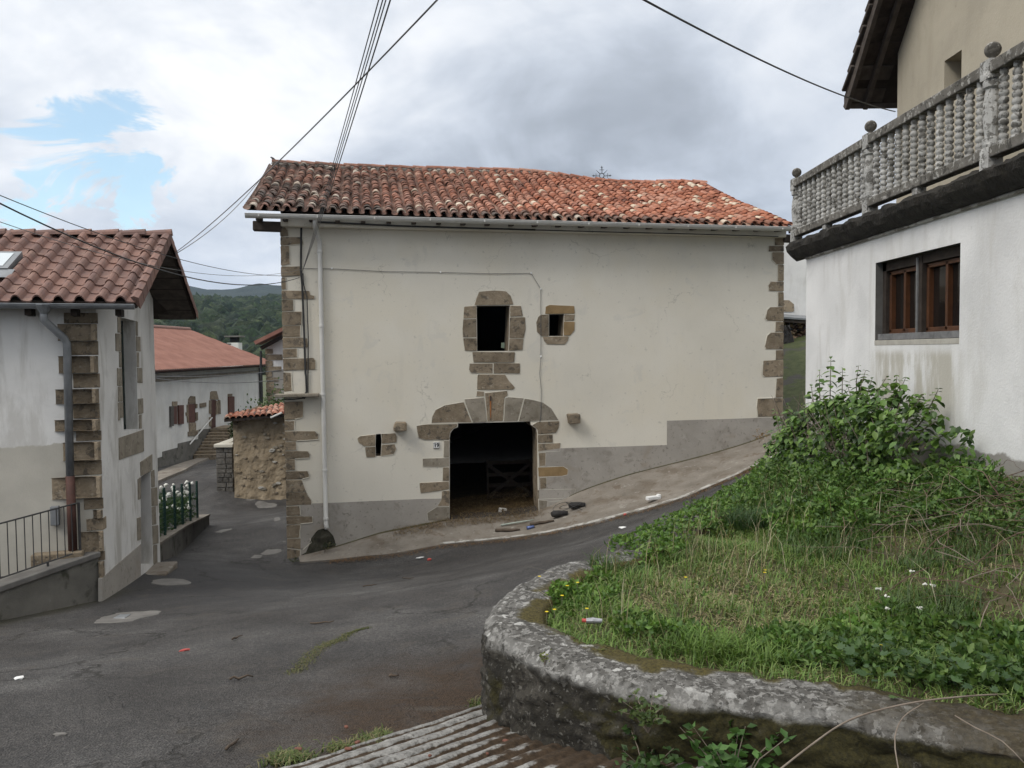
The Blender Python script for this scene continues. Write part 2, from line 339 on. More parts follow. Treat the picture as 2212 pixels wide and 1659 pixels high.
# ------------------------------------------------------------------ ground: one sheet to the horizon
CP = [(0, 0, 0), (-4, 0, 0), (4, 0, 0.1), (0, -5, 0.6), (-6, -5, 0.6), (7, -5, 0.7), (-1.26, 4.44, -0.79), (-3.01, 4.5, -0.8), (-7, 4.5, -0.8), (-0.17, 5.4, -0.94), (0.6, 4.6, -0.8), (-7.28, 11, -2.15), (-11, 10, -2.1), (-6.65, 12.4, -2.31), (-7.27, 15.8, -2.62), (-8.96, 23, -3.45), (-11.6, 31, -3.82), (-8.73, 30, -4.12), (-5.332, 18.4, -3.284), (-2.775, 18, -3.061), (-0.034, 17.6, -2.72), (2.309, 17.6, -2.195), (1.507, 11.5, -1.293), (3.787, 17.2, -1.753), (5.698, 17.9, -1.043), (-3.957, 18.769, -2.994), (-3.197, 18.914, -2.779), (-1.565, 19.225, -2.553), (0.645, 19.647, -2.45), (1.618, 19.833, -2.031), (2.923, 20.083, -1.643), (4.921, 20.464, -1.226), (6.306, 20.729, -0.881), (4.24, 13, -0.85), (2.2, 9.3, -1.02), (3.4, 11.3, -0.98), (4.9, 15.2, -0.85), (1.2, 7.2, -1.05), (9.3, 26, 1.25), (8.1, 22.5, 0.05), (14, 24, 1.6), (14, 14, 1), (9, 8, 0.4), (4, 33, 1.2), (-5, 34, -1.5), (-18, 40, -4), (-12, 43, -3.9), (-20, 55, -4), (-6, 48, -3), (12, 45, 4), (-20, 20, -2.6), (-16, 32, -3.8)]
TPS_P = np.array(CP, float); TPS_N = len(TPS_P); TPS_D = np.hypot(TPS_P[:, None, 0]-TPS_P[None, :, 0], TPS_P[:, None, 1]-TPS_P[None, :, 1])
TPS_K = np.where(TPS_D > 0, TPS_D*TPS_D*np.log(TPS_D+1e-12), 0) + np.eye(TPS_N)*.15; TPS_Q = np.c_[np.ones(TPS_N), TPS_P[:, :2]]
TPS_W = np.linalg.solve(np.block([[TPS_K, TPS_Q], [TPS_Q.T, np.zeros((3, 3))]]), np.r_[TPS_P[:, 2], 0, 0, 0])
def ground(X, Y):
    X = np.atleast_1d(np.asarray(X, float)); Y = np.atleast_1d(np.asarray(Y, float)); sh = X.shape; X = X.ravel(); Y = Y.ravel()
    d = np.hypot(X[:, None]-TPS_P[None, :, 0], Y[:, None]-TPS_P[None, :, 1]); k = np.where(d > 0, d*d*np.log(d+1e-12), 0)
    z = k @ TPS_W[:TPS_N] + TPS_W[TPS_N] + TPS_W[TPS_N+1]*X + TPS_W[TPS_N+2]*Y
    f = np.maximum(smooth01(48, 75, Y), np.maximum(smooth01(24, 45, np.abs(X)), smooth01(6, 20, -Y)))
    base = np.where(Y > 0, -4.5, .6)
    return (z*(1-f) + base*f).reshape(sh)
def gz(x, y): return float(ground(x, y)[0])
# barn facade frame: u along the wall, n out of the wall towards the lane
BA = Vector((-5.363, 18.5, 0)); BU = Vector((0.982, 0.188, 0)); BN = Vector((0.188, -0.982, 0)); BL = 12.793
def bfr(u, z, n=0.): return BA + BU*u + BN*n + Vector((0, 0, z))
gx = np.r_[-3700, -2000, -900, -350, -140, -70, -40, np.arange(-28, -13, 1.), np.arange(-13, 12, .22), np.arange(12, 28, 1.), 40, 70, 140, 350, 900, 2000, 3700]
gy = np.r_[-1200, -600, -120, -40, -20, np.arange(-10, 2, 1.), np.arange(2, 34, .22), np.arange(34, 62, 1.), 75, 100, 140, 220, 350, 600, 1200, 2200, 3400]
XX, YY = np.meshgrid(gx, gy); ZZ = ground(XX, YY)
V = np.c_[XX.ravel(), YY.ravel(), ZZ.ravel()]; nx, ny = len(gx), len(gy)
ii, jj = np.meshgrid(np.arange(nx-1), np.arange(ny-1)); a = (jj*nx+ii).ravel(); F = np.c_[a, a+1, a+nx+1, a+nx]
rel = V[:, :2] - np.array(BA[:2]); uu = rel @ np.array(BU[:2]); nn = rel @ np.array(BN[:2])
ins = (uu > .2) & (uu < BL-.2) & (nn < -.30) & (nn > -9.6); F = F[~ins[F].all(1)]
setp(fast('ground', V, F, M['asphalt'], smooth=True), kind='structure')

def ribbon(name, left, right, mat, dz=.02, thick=.25, parent=None, sub=6, smooth=False):
    """strip draped on the ground between two (x,y) lines, with a real edge"""
    def res(pl, n):
        pl = [Vector(p) for p in pl]; ds = [0.]
        for i in range(1, len(pl)): ds.append(ds[-1] + (pl[i]-pl[i-1]).length)
        out = []
        for k in range(n):
            t = ds[-1]*k/(n-1); i = max(j for j in range(len(pl)-1) if ds[j] <= t+1e-9)
            out.append(pl[i].lerp(pl[i+1], (t-ds[i])/max(1e-9, ds[i+1]-ds[i])))
        return out
    n = 60; L_ = res(left, n); R_ = res(right, n); mb = MB(); v = []; f = []
    for i in range(n):
        for k in range(sub+1):
            p = L_[i].lerp(R_[i], k/sub); v.append((p.x, p.y, gz(p.x, p.y)+dz + (p.z if len(p) > 2 else 0)))
    w = sub+1
    f += [(i*w+k, i*w+k+1, (i+1)*w+k+1, (i+1)*w+k) for i in range(n-1) for k in range(sub)]
    ring = [k for k in range(w)] + [i*w+sub for i in range(1, n)] + [(n-1)*w+k for k in range(sub-1, -1, -1)] + [i*w for i in range(n-2, 0, -1)]
    b0 = len(v); v += [(v[i][0], v[i][1], v[i][2]-thick) for i in ring]; m_ = len(ring)
    f += [(ring[i], ring[(i+1) % m_], b0+(i+1) % m_, b0+i) for i in range(m_)]
    mb.add(v, f); return mb.build(name, mat, parent, smooth)

# concrete pavement along the barn with its worn white kerb line
out_line = [(-4.921, 17.933), (-4.133, 17.846), (-3.294, 17.909), (-1.702, 17.986), (-0.034, 17.862), (1.996, 17.6), (3.904, 17.5), (5.02, 17.6), (5.74, 17.9), (6.513, 18.6)]
in_line = [tuple(bfr(u, 0, .02)[:2]) for u in (.25, .9, 1.8, 3.6, 5.2, 7.2, 9.0, 10.4, 11.6, 12.7)]
pav = setp(ribbon('pavement', in_line, out_line, M['concrete'], dz=.035, sub=8), kind='structure')
k1 = [Vector(p).lerp(Vector(q), .07) for p, q in zip(out_line[3:], in_line[3:])]
setp(ribbon('kerb_edge', [tuple(p) for p in k1], out_line[3:], M['whitewash'], dz=.05, sub=1), kind='structure')
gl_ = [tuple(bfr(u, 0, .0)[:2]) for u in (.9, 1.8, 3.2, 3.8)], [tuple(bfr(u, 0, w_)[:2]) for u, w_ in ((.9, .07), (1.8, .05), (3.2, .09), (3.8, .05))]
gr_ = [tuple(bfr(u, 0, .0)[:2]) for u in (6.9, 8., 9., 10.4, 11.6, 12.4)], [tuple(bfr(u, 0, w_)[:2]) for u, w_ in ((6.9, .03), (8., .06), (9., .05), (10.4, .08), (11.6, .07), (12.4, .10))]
for a_, b_ in (gl_, gr_): setp(ribbon('joint_shade_strip', a_, b_, M['soil'], dz=.045, thick=.03, sub=1), kind='structure')  # dark strips added for the crack and the shade at the wall foot
# barn threshold floor
fl = MB(); zl, zr = -2.553, -2.45
fl.add([bfr(.3, zl-.02, -.25), bfr(BL-.3, zl+.02, -.25), bfr(BL-.3, zl+.02, -9.8), bfr(.3, zl-.02, -9.8)], [(0, 1, 2, 3)])
setp(fl.build('barn_floor', pm('dung_and_straw_floor', [(.3, (.035, .024, .014)), (.7, (.11, .075, .04))], scale=6, bscale=60, bstr=.8, bdist=.02)), kind='structure')

# far sidewalk with kerb in front of the pale house down the lane
swl = [(-16.023, 33.5), (-16.066, 35.6), (-17.017, 42.5), (-17.554, 47)]
swr = [(-14.497, 30.292), (-14.791, 32.759), (-14.897, 35.587), (-17.168, 45.946)]
setp(ribbon('sidewalk', swl, swr, M['concrete'], dz=.12, sub=3), kind='structure')

# ------------------------------------------------------------------ hills
def hill(name, pts, depth, mat, seed, rough):
    """ridge line pts (x,y,z); falls towards the camera over `depth` metres"""
    v = []; f = []; n = 90; m_ = 14
    for i in range(n):
        t = i/(n-1)*(len(pts)-1); k = min(int(t), len(pts)-2); p = Vector(pts[k]).lerp(Vector(pts[k+1]), t-k)
        dirn = Vector((p.x, p.y, 0)).normalized()
        for j in range(m_):
            s = j/(m_-1); q = p - dirn*depth*s
            zz = -6 + (p.z+6)*(1-s)**.8
            zz += mnoise.fractal(Vector((q.x, q.y, seed))*rough[0], 1., 2., 5)*rough[1]*(1-.3*s)
            v.append((q.x, q.y, max(zz, -6.5)))
    f = [(i*m_+j, i*m_+j+1, (i+1)*m_+j+1, (i+1)*m_+j) for i in range(n-1) for j in range(m_-1)]
    back = len(v)
    return setp(MB().add(v, f).build(name, mat, None, True), kind='structure')
M['mountain'] = pm('forested_mountain', [(.35, (.010, .017, .012)), (.65, (.024, .034, .022))], scale=.02, bscale=.05, bstr=1., bdist=12.)
mt = [(-1686.813, 1600, 203.067), (-1127.228, 1600, 160.482), (-798.985, 1600, 175.978), (-659.511, 1600, 141.093), (-612.867, 1600, 133.183), (-565.975, 1600, 134.601), (-509.588, 1600, 141.526), (-462.872, 1600, 135.481), (-322.671, 1600, 115.469), (90.112, 1600, 148.851), (746.283, 1600, 105.247), (1496.214, 1600, 116.755)]
hill('mountain', mt, 800, M['mountain'], 3.1, (.008, 4.))
fh = [(-750.396, 640, 68.014), (-526.438, 640, 50.948), (-376.767, 640, 42.042), (-264.218, 640, 42.087), (-234.24, 640, 40.678), (-204.222, 640, 40.765), (-181.683, 640, 42.045), (-76.68, 640, 39.17), (148.458, 640, 44.494), (448.67, 640, 37.884)]
M['hillsoil'] = pm('hill_undergrowth', [(.3, (.018, .028, .012)), (.7, (.04, .055, .02))], scale=.1, bscale=.5, bstr=1., bdist=1.)
hill('hill', fh, 420, M['hillsoil'], 8.2, (.012, 2.))
# the wood on the near hill: reads as one mass of crowns
FM = mat_foliage('forest_leaves', trans=.0, rough=.95)
_g = G(FM.node_tree); _b = [q for q in FM.node_tree.nodes if q.type == 'BSDF_PRINCIPLED'][0]
_c = _b.inputs['Base Color'].links[0].from_socket
_g.set(_b.inputs['Base Color'], _g.mix(1., _c, _g.ramp(_g.noise(.75, 6, .7, _g.obj()), [(.35, (.35, .38, .38)), (.5, (.95, .95, .9)), (.68, (1.9, 1.8, 1.5))]), 'MULTIPLY'))
bump(_g, _b, _g.noise(.7, 6, .7, _g.obj()), 1., 1.6)
def crowns():
    bm = bmesh.new(); bmesh.ops.create_icosphere(bm, subdivisions=2, radius=1.); base = np.array([v.co[:] for v in bm.verts]); fc = np.array([[v.index for v in f_.verts] for f_ in bm.faces]); bm.free()
    Vs, Fs, Cs = [], [], []; k = 0
    hp = [Vector(p) for p in fh]
    for q in range(3000):
        px = random.uniform(250, 660)                       # spread over the sector that the lane opens on
        az = (px-1106)/1700; dist = random.uniform(225, 640)
        X = az*dist; Y = dist
        s = (640-dist)/420
        zr = np.interp(az, [p.x/p.y for p in hp], [p.z for p in hp])
        z = -6 + (zr+6)*max(0., 1-s)**.8 if s < 1 else -6
        r = random.uniform(2.4, 5.4)
        nv = np.array([mnoise.noise(Vector(p)*3.1 + Vector((q*1.7, q*.3, 0))) for p in base[::1]]) if q < 40 else pool[q % 40]
        if q < 40:
            if q == 0: pool = []
            pool.append(nv)
        sc = (1 + .75*nv)[:, None]
        vv = base*sc*np.array([r, r, r*random.uniform(.8, 1.25)]) + np.array([X, Y, z + r*.35])
        c0 = np.array(random.choice([(.014, .026, .010), (.019, .033, .012), (.024, .038, .015), (.029, .041, .018), (.011, .021, .011)]))*random.uniform(.75, 1.25)
        cc = c0[None]*(1 + .9*nv[:, None]).clip(.4, 2)
        Vs.append(vv); Fs.append(fc+k); Cs.append(cc); k += len(vv)
    o = fast('forest', np.concatenate(Vs), np.concatenate(Fs), FM, cols=np.concatenate(Cs), smooth=True)
    setp(o, 'dark green wood covering the hillside beyond the rooftops', 'forest', kind='stuff')
crowns()

# ------------------------------------------------------------------ the air: closed box of even thin haze round everything
hz = MB().box((0, 1150, 215), (7600, 5200, 450)).build('haze', None)
hm = bpy.data.materials.new('haze'); hm.use_nodes = True; hm.node_tree.nodes.clear(); hg = G(hm.node_tree)
pv_ = hg.n('ShaderNodeVolumePrincipled', {'Color': (.50, .70, 1.0), 'Density': 1.0e-4, 'Anisotropy': .2})
hm.node_tree.links.new(pv_.outputs[0], hg.n('ShaderNodeOutputMaterial').inputs['Volume'])
hz.data.materials.append(hm); setp(hz, kind='stuff', label='thin bluish haze filling the valley air', cat='haze')

# ================================================================== the barn
barn = thing('barn', bfr(BL/2, -2.6, 0), 'old cream rendered barn with stone quoins and a sagging terracotta tile roof', 'barn')
DOOR = [(3.866, -2.609), (3.878, -1.656), (3.893, -0.524), (3.911, -0.391), (3.995, -0.294), (4.096, -0.257), (4.103, -0.164), (4.987, -0.164), (5.921, -0.165), (5.927, -0.247), (6.065, -0.352), (6.091, -0.489), (6.088, -1.748), (6.116, -2.535)]
WIN = [(4.599, 1.604), (4.599, 2.719), (5.424, 2.727), (5.376, 1.603)]
WIN2 = [(6.416, 1.964), (6.421, 2.506), (6.803, 2.513), (6.775, 1.962)]
SLIT = [(2.101, -0.901), (2.099, -0.633), (2.11, -0.372), (2.228, -0.365), (2.245, -0.539), (2.216, -0.905)]
EZ = 4.78
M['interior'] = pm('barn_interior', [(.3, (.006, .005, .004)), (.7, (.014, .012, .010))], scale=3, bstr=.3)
rev = MB(); mb = MB().wall([(0, -4.6), (BL, -4.6), (BL, EZ), (0, EZ)], [DOOR, WIN, WIN2, SLIT], bfr, 0., .55, rev)
wall = mb.build('wall', M['cream'], barn); setp(rev.build('reveal', M['stone'], wall), kind='stuff')
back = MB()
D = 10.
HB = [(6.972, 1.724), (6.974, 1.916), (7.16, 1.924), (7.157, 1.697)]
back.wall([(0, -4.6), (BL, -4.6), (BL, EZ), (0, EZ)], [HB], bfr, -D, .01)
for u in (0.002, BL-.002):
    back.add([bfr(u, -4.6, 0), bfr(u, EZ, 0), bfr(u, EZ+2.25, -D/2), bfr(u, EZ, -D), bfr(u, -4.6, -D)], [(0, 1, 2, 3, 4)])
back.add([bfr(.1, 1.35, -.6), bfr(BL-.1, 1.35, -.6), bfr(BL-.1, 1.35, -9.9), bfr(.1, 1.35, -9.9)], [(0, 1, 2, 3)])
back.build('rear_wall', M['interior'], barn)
# rendered dado
dado = MB()
dado.prism([(0.319, -1.977), (0.975, -1.984), (3.228, -1.988), (3.823, -2.008), (3.802, -3.664), (0.276, -4.1)], bfr, -.05, .010)
dado.prism([(6.133, -0.915), (6.709, -0.859), (9.529, -0.87), (9.53, -0.239), (12.536, -0.228), (12.783, -0.23), (12.792, -2.025), (6.112, -3.461)], bfr, -.05, .010)
dado.build('dado', M['plinth'], barn)

STONES = {
 'left': [[(-0.013, 4.558), (0.084, 4.56), (0.165, 4.468), (0.183, 4.337), (-0.006, 4.315)], [(-0.006, 4.308), (0.483, 4.317), (0.501, 4.16), (0.188, 4.124), (0.005, 4.114)], [(0.005, 4.105), (0.188, 4.108), (0.194, 3.684), (0.01, 3.644)], [(0.01, 3.625), (0.469, 3.636), (0.465, 3.418), (0.005, 3.383)], [(0.011, 3.367), (0.096, 3.368), (0.1, 3.101), (0.005, 3.084)], [(0.007, 3.069), (0.627, 3.056), (0.647, 2.967), (0.739, 2.945), (0.731, 2.866), (0.009, 2.87)], [(0.009, 2.858), (0.254, 2.849), (0.255, 2.596), (0.009, 2.58)], [(0.009, 2.564), (0.448, 2.571), (0.426, 2.263), (0.006, 2.255)], [(0.005, 2.239), (0.41, 2.247), (0.396, 1.977), (0, 1.986)], [(0, 1.97), (0.451, 1.961), (0.559, 1.945), (0.57, 1.738), (-0.006, 1.717)], [(-0.006, 1.695), (0.322, 1.708), (0.318, 1.501), (-0.004, 1.489)], [(-0.005, 1.473), (0.689, 1.481), (0.734, 1.401), (0.724, 1.209), (-0.011, 1.188)], [(0.01, 1.149), (0.172, 1.137), (0.188, 0.723), (0.01, 0.695)], [(0.005, 0.456), (0.43, 0.463), (0.433, 0.287), (0.422, 0.079), (0.236, 0.035), (-0.004, 0.026)], [(-0.005, 0.003), (0.229, -0.003), (0.215, -0.22), (-0.006, -0.223)], [(-0.004, -0.239), (0.695, -0.259), (0.766, -0.332), (0.754, -0.461), (0.256, -0.478), (-0.009, -0.476)], [(-0.003, -0.489), (0.247, -0.49), (0.252, -0.686), (-0.007, -0.693)], [(-0.004, -0.71), (0.515, -0.727), (0.56, -0.809), (0.543, -0.892), (0.217, -0.9), (-0.008, -0.892)], [(-0.005, -0.905), (0.217, -0.913), (0.218, -1.167), (-0.005, -1.174)], [(-0.002, -1.19), (0.505, -1.203), (0.541, -1.292), (0.524, -1.356), (0.377, -1.389), (-0.003, -1.383)], [(0.003, -1.399), (0.361, -1.407), (0.426, -1.61), (0.455, -1.692), (0, -1.679)], [(0, -1.692), (0.464, -1.705), (0.503, -1.791), (0.576, -1.908), (0.574, -2.005), (-0.004, -2.01)], [(0.002, -2.027), (0.302, -2.031), (0.313, -2.251), (0.001, -2.246)], [(0.003, -2.262), (0.587, -2.291), (0.59, -2.443), (0.309, -2.461), (0.002, -2.452)], [(0.005, -2.465), (0.309, -2.487), (0.272, -2.783), (0.002, -2.785)], [(0.004, -2.801), (0.52, -2.813), (0.55, -2.912), (0.359, -3.08), (0.003, -3.018)], [(0.006, -3.034), (0.29, -3.093), (0.277, -3.303), (0.003, -3.303)]],
 'right': [[(12.533, 4.511), (12.828, 4.516), (12.829, 4.315), (12.523, 4.31)], [(12.361, 4.297), (12.825, 4.304), (12.826, 4.155), (12.35, 4.148)], [(12.458, 4.132), (12.822, 4.137), (12.824, 3.825), (12.575, 3.822), (12.459, 3.927)], [(12.626, 3.805), (12.82, 3.807), (12.818, 3.381), (12.628, 3.38)], [(12.423, 3.361), (12.818, 3.364), (12.816, 3.115), (12.385, 3.12), (12.354, 3.254)], [(12.637, 3.085), (12.816, 3.086), (12.814, 2.723), (12.639, 2.723)], [(12.406, 2.687), (12.814, 2.705), (12.812, 2.323), (12.331, 2.339), (12.272, 2.385), (12.329, 2.616)], [(12.571, 2.303), (12.808, 2.302), (12.81, 2.045), (12.564, 2.046)], [(12.429, 2.018), (12.81, 2.027), (12.808, 1.58), (12.295, 1.592), (12.264, 1.656), (12.332, 1.94)], [(12.575, 1.553), (12.808, 1.551), (12.806, 1.311), (12.576, 1.296)], [(12.219, 1.282), (12.802, 1.293), (12.8, 0.849), (12.252, 0.85), (12.193, 0.908)], [(12.602, 0.802), (12.797, 0.82), (12.788, 0.306), (12.573, 0.3)], [(12.061, 0.285), (12.573, 0.285), (12.776, 0.281), (12.767, -0.197), (12.07, -0.205), (12.038, 0.053)]],
 'window': [[(4.659, 3.059), (5.046, 3.094), (5.333, 3.072), (5.45, 2.963), (5.516, 2.747), (4.539, 2.729), (4.591, 2.894)], [(4.289, 2.695), (4.589, 2.712), (4.589, 2.415), (4.268, 2.406)], [(4.261, 2.389), (4.588, 2.398), (4.586, 1.939), (4.246, 1.944), (4.239, 2.152)], [(4.252, 1.921), (4.586, 1.922), (4.589, 1.614), (4.292, 1.623), (4.271, 1.789)], [(5.434, 2.72), (5.704, 2.714), (5.752, 2.463), (5.428, 2.45)], [(5.428, 2.434), (5.804, 2.436), (5.818, 2.145), (5.765, 1.918), (5.403, 1.924)], [(5.403, 1.907), (5.764, 1.894), (5.734, 1.627), (5.386, 1.613)], [(4.475, 1.588), (5.539, 1.572), (5.52, 1.317), (4.506, 1.33)], [(4.405, 1.304), (4.983, 1.3), (4.977, 1.05), (4.436, 1.072), (4.39, 1.159)], [(5.003, 1.307), (5.666, 1.292), (5.664, 1.04), (5, 1.047)], [(4.596, 1.006), (4.623, 1.036), (5.288, 1.019), (5.372, 0.877), (5.531, 0.7), (5.489, 0.647), (4.582, 0.657)], [(4.578, 0.624), (4.753, 0.607), (4.758, 0.487), (4.563, 0.491)]],
 'arch': [[(3.451, -0.137), (3.47, 0.018), (3.555, 0.181), (3.787, 0.292), (4.247, 0.358), (4.441, -0.146)], [(4.287, 0.37), (4.271, 0.43), (4.751, 0.46), (4.812, -0.143), (4.468, -0.144)], [(4.776, 0.57), (5.335, 0.616), (5.351, 0.509), (5.265, 0.443), (5.219, -0.133), (4.835, -0.137)], [(5.286, 0.436), (5.368, 0.458), (5.751, 0.42), (5.595, -0.143), (5.246, -0.141)], [(5.778, 0.412), (5.985, 0.378), (6.254, 0.301), (6.461, 0.147), (6.648, -0.157), (5.98, -0.16), (5.622, -0.151)], [(3.09, -0.193), (3.352, -0.164), (4.08, -0.173), (4.072, -0.25), (3.979, -0.287), (3.898, -0.384), (3.882, -0.563), (3.281, -0.545), (3.135, -0.491), (3.104, -0.335)], [(3.753, -0.576), (3.875, -0.58), (3.87, -0.989), (3.737, -0.984)], [(3.226, -0.999), (3.87, -1.005), (3.867, -1.222), (3.229, -1.198)], [(3.717, -1.233), (3.867, -1.239), (3.862, -1.575), (3.706, -1.566)], [(3.142, -1.593), (3.855, -1.588), (3.86, -1.772), (3.66, -1.797), (3.164, -1.842), (3.15, -1.726)], [(3.686, -1.815), (3.863, -1.806), (3.864, -2.191), (3.572, -2.184), (3.674, -2.015)], [(3.555, -2.203), (3.864, -2.211), (3.863, -2.566), (3.336, -2.539), (3.315, -2.338)], [(6.111, -0.174), (6.661, -0.171), (6.643, -0.334), (6.572, -0.462), (6.109, -0.489), (6.103, -0.37), (5.965, -0.254)], [(6.112, -0.506), (6.484, -0.503), (6.493, -0.705), (6.11, -0.71)], [(6.114, -0.727), (6.692, -0.728), (6.673, -0.933), (6.112, -0.931)], [(6.122, -0.958), (6.306, -0.954), (6.297, -1.295), (6.14, -1.3)], [(6.148, -1.586), (6.319, -1.586), (6.317, -1.86), (6.153, -1.87)], [(6.1, -1.892), (7.072, -1.909), (7.054, -2.022), (6.823, -2.139), (6.102, -2.124)], [(6.119, -2.149), (6.332, -2.169), (6.316, -2.373), (6.148, -2.485)], [(6.349, -2.204), (6.823, -2.191), (6.47, -2.381), (6.351, -2.327)]],
 'ochre': [[(6.109, -1.322), (6.758, -1.323), (6.881, -1.403), (6.87, -1.54), (6.722, -1.568), (6.117, -1.565)], [(6.336, 2.698), (6.44, 2.741), (7.067, 2.715), (7.083, 2.523), (6.317, 2.516)], [(6.802, 2.327), (7.082, 2.32), (7.07, 2.106), (6.957, 1.978), (6.796, 1.979)]],
 'small': [[(6.213, 2.5), (6.41, 2.499), (6.409, 1.958), (6.209, 1.966), (6.106, 2.077), (6.091, 2.312), (6.144, 2.446)], [(6.813, 2.506), (7.083, 2.496), (7.064, 2.35), (6.809, 2.341)], [(6.253, 1.942), (6.921, 1.955), (6.903, 1.853), (6.815, 1.752), (6.363, 1.763), (6.287, 1.841)], [(1.674, -0.456), (1.732, -0.409), (2.097, -0.375), (2.089, -0.649), (1.823, -0.65), (1.698, -0.555)], [(1.848, -0.674), (2.092, -0.672), (2.091, -0.917), (1.876, -0.919)], [(2.241, -0.366), (2.567, -0.359), (2.605, -0.435), (2.596, -0.583), (2.25, -0.605)], [(2.247, -0.631), (2.556, -0.624), (2.593, -0.747), (2.527, -0.876), (2.226, -0.909)]]}
allpolys = []
for key, lst in STONES.items():
    for p in lst:
        if key == 'left': p = [((-.012 if u < .06 else u), z) for u, z in p]
        if key == 'right': p = [((BL+.012 if u > BL-.09 else u), z) for u, z in p]
        q = jitter(roundpoly(p, .022), .006, 2)
        m_ = M['stone_ochre'] if key == 'ochre' else (M['stone_grey'] if key == 'arch' and random.random() < .5 else M['stone'])
        MB().prism(q, bfr, -.10, .012 + random.uniform(-.003, .007)).build('stone', m_, wall, bevel=.006)
        allpolys.append((key, p))
# plaster lip where the render laps the stones
lip = MB()
def seglen(p, a, b):
    a = Vector(a); b = Vector(b); p = Vector(p); t = max(0, min(1, (p-a).dot(b-a)/max(1e-9, (b-a).length_squared))); return (p-a.lerp(b, t)).length
for key, p in allpolys:
    if key not in ('left', 'right'):
        for i in range(len(p)):
            a_, b_ = p[i], p[(i+1) % len(p)]; mid = ((a_[0]+b_[0])/2, (a_[1]+b_[1])/2)
            if min(seglen(mid, h[k], h[(k+1) % len(h)]) for h in (DOOR, WIN, WIN2, SLIT) for k in range(len(h))) > .05:
                lip.tube([bfr(a_[0], a_[1], .003), bfr(*mid, .004), bfr(b_[0], b_[1], .003)], .009, 5, False)
    if key in ('left', 'right'):
        side = (lambda u: u > .06) if key == 'left' else (lambda u: u < BL-.09)
        pts = [q for q in p if side(q[0])]
        ordered = [p[(i+s) % len(p)] for s in [next((k for k in range(len(p)) if side(p[k][0]) and not side(p[k-1][0])), 0)] for i in range(len(p))]
        ordered = [q for q in ordered if side(q[0])]
        if len(ordered) > 1: lip.tube([bfr(u, z, .004) for u, z in ordered], .016, 5, False)
setp(lip.build('render_edge', M['lip'], wall, smooth=True), kind='stuff')
# projecting corbel stones and the ledge on the left corner
for poly, nm in (([(2.537, -0.188), (2.572, -0.074), (2.837, -0.081), (2.834, -0.294), (2.52, -0.295)], 'corbel'), ([(6.849, 0.008), (7.155, 0.011), (7.153, -0.228), (6.889, -0.239)], 'corbel')):
    MB().prism(jitter(roundpoly(poly, .03), .008), bfr, -.1, .24).build(nm, M['stone'], barn, bevel=.02)
led = MB().box(bfr(.30, 0.61, .06), (1.0, .42, .075), math.atan2(BU.y, BU.x)); led.build('ledge', M['stone_grey'], barn, bevel=.015)

# ---- roof
E0 = (-0.691, 4.893); E1 = (12.826, 4.773)
RID = [(-0.657, 7.117), (0.285, 7.122), (1.214, 7.087), (3.255, 7.087), (5.65, 7.111), (6.809, 7.121), (7.84, 7.055), (8.737, 6.954), (9.799, 6.871), (10.879, 6.889), (12.135, 6.957), (12.804, 6.932)]
ru = [p[0] for p in RID]; rz = [p[1] for p in RID]
def roofp(s, t, lift=0.):
    """s along the eave 0..1, t from eave 0 to ridge 1"""
    ue = E0[0] + (E1[0]-E0[0])*s; ze = E0[1] + (E1[1]-E0[1])*s - .03*math.sin(s*math.pi)
    ur = ru[0] + (ru[-1]-ru[0])*s; zr = float(np.interp(ur, ru, rz))
    u = ue + (ur-ue)*t; z = ze + (zr-ze)*t; n = .42 - 5.32*t
    z += .05*math.sin(math.pi*t)*mnoise.noise(Vector((u*.45, t*2., 1.))) - .06*math.sin(math.pi*t)
    return bfr(u, z+lift, n)
roof = MB(); ns, ntt = 60, 12
v = [roofp(i/ns, j/ntt, -.05) for i in range(ns+1) for j in range(ntt+1)]
roof.add(v, [(i*(ntt+1)+j, i*(ntt+1)+j+1, (i+1)*(ntt+1)+j+1, (i+1)*(ntt+1)+j) for i in range(ns) for j in range(ntt)])
v = [roofp(i/ns, 1-0, -.05) if j == 0 else bfr(ru[0]+(ru[-1]-ru[0])*i/ns, EZ-.1, -D-.4) for i in range(ns+1) for j in range(2)]
roof.add(v, [(i*2, i*2+1, i*2+3, i*2+2) for i in range(ns)])
roof = roof.build('roof', M['timber'], barn)

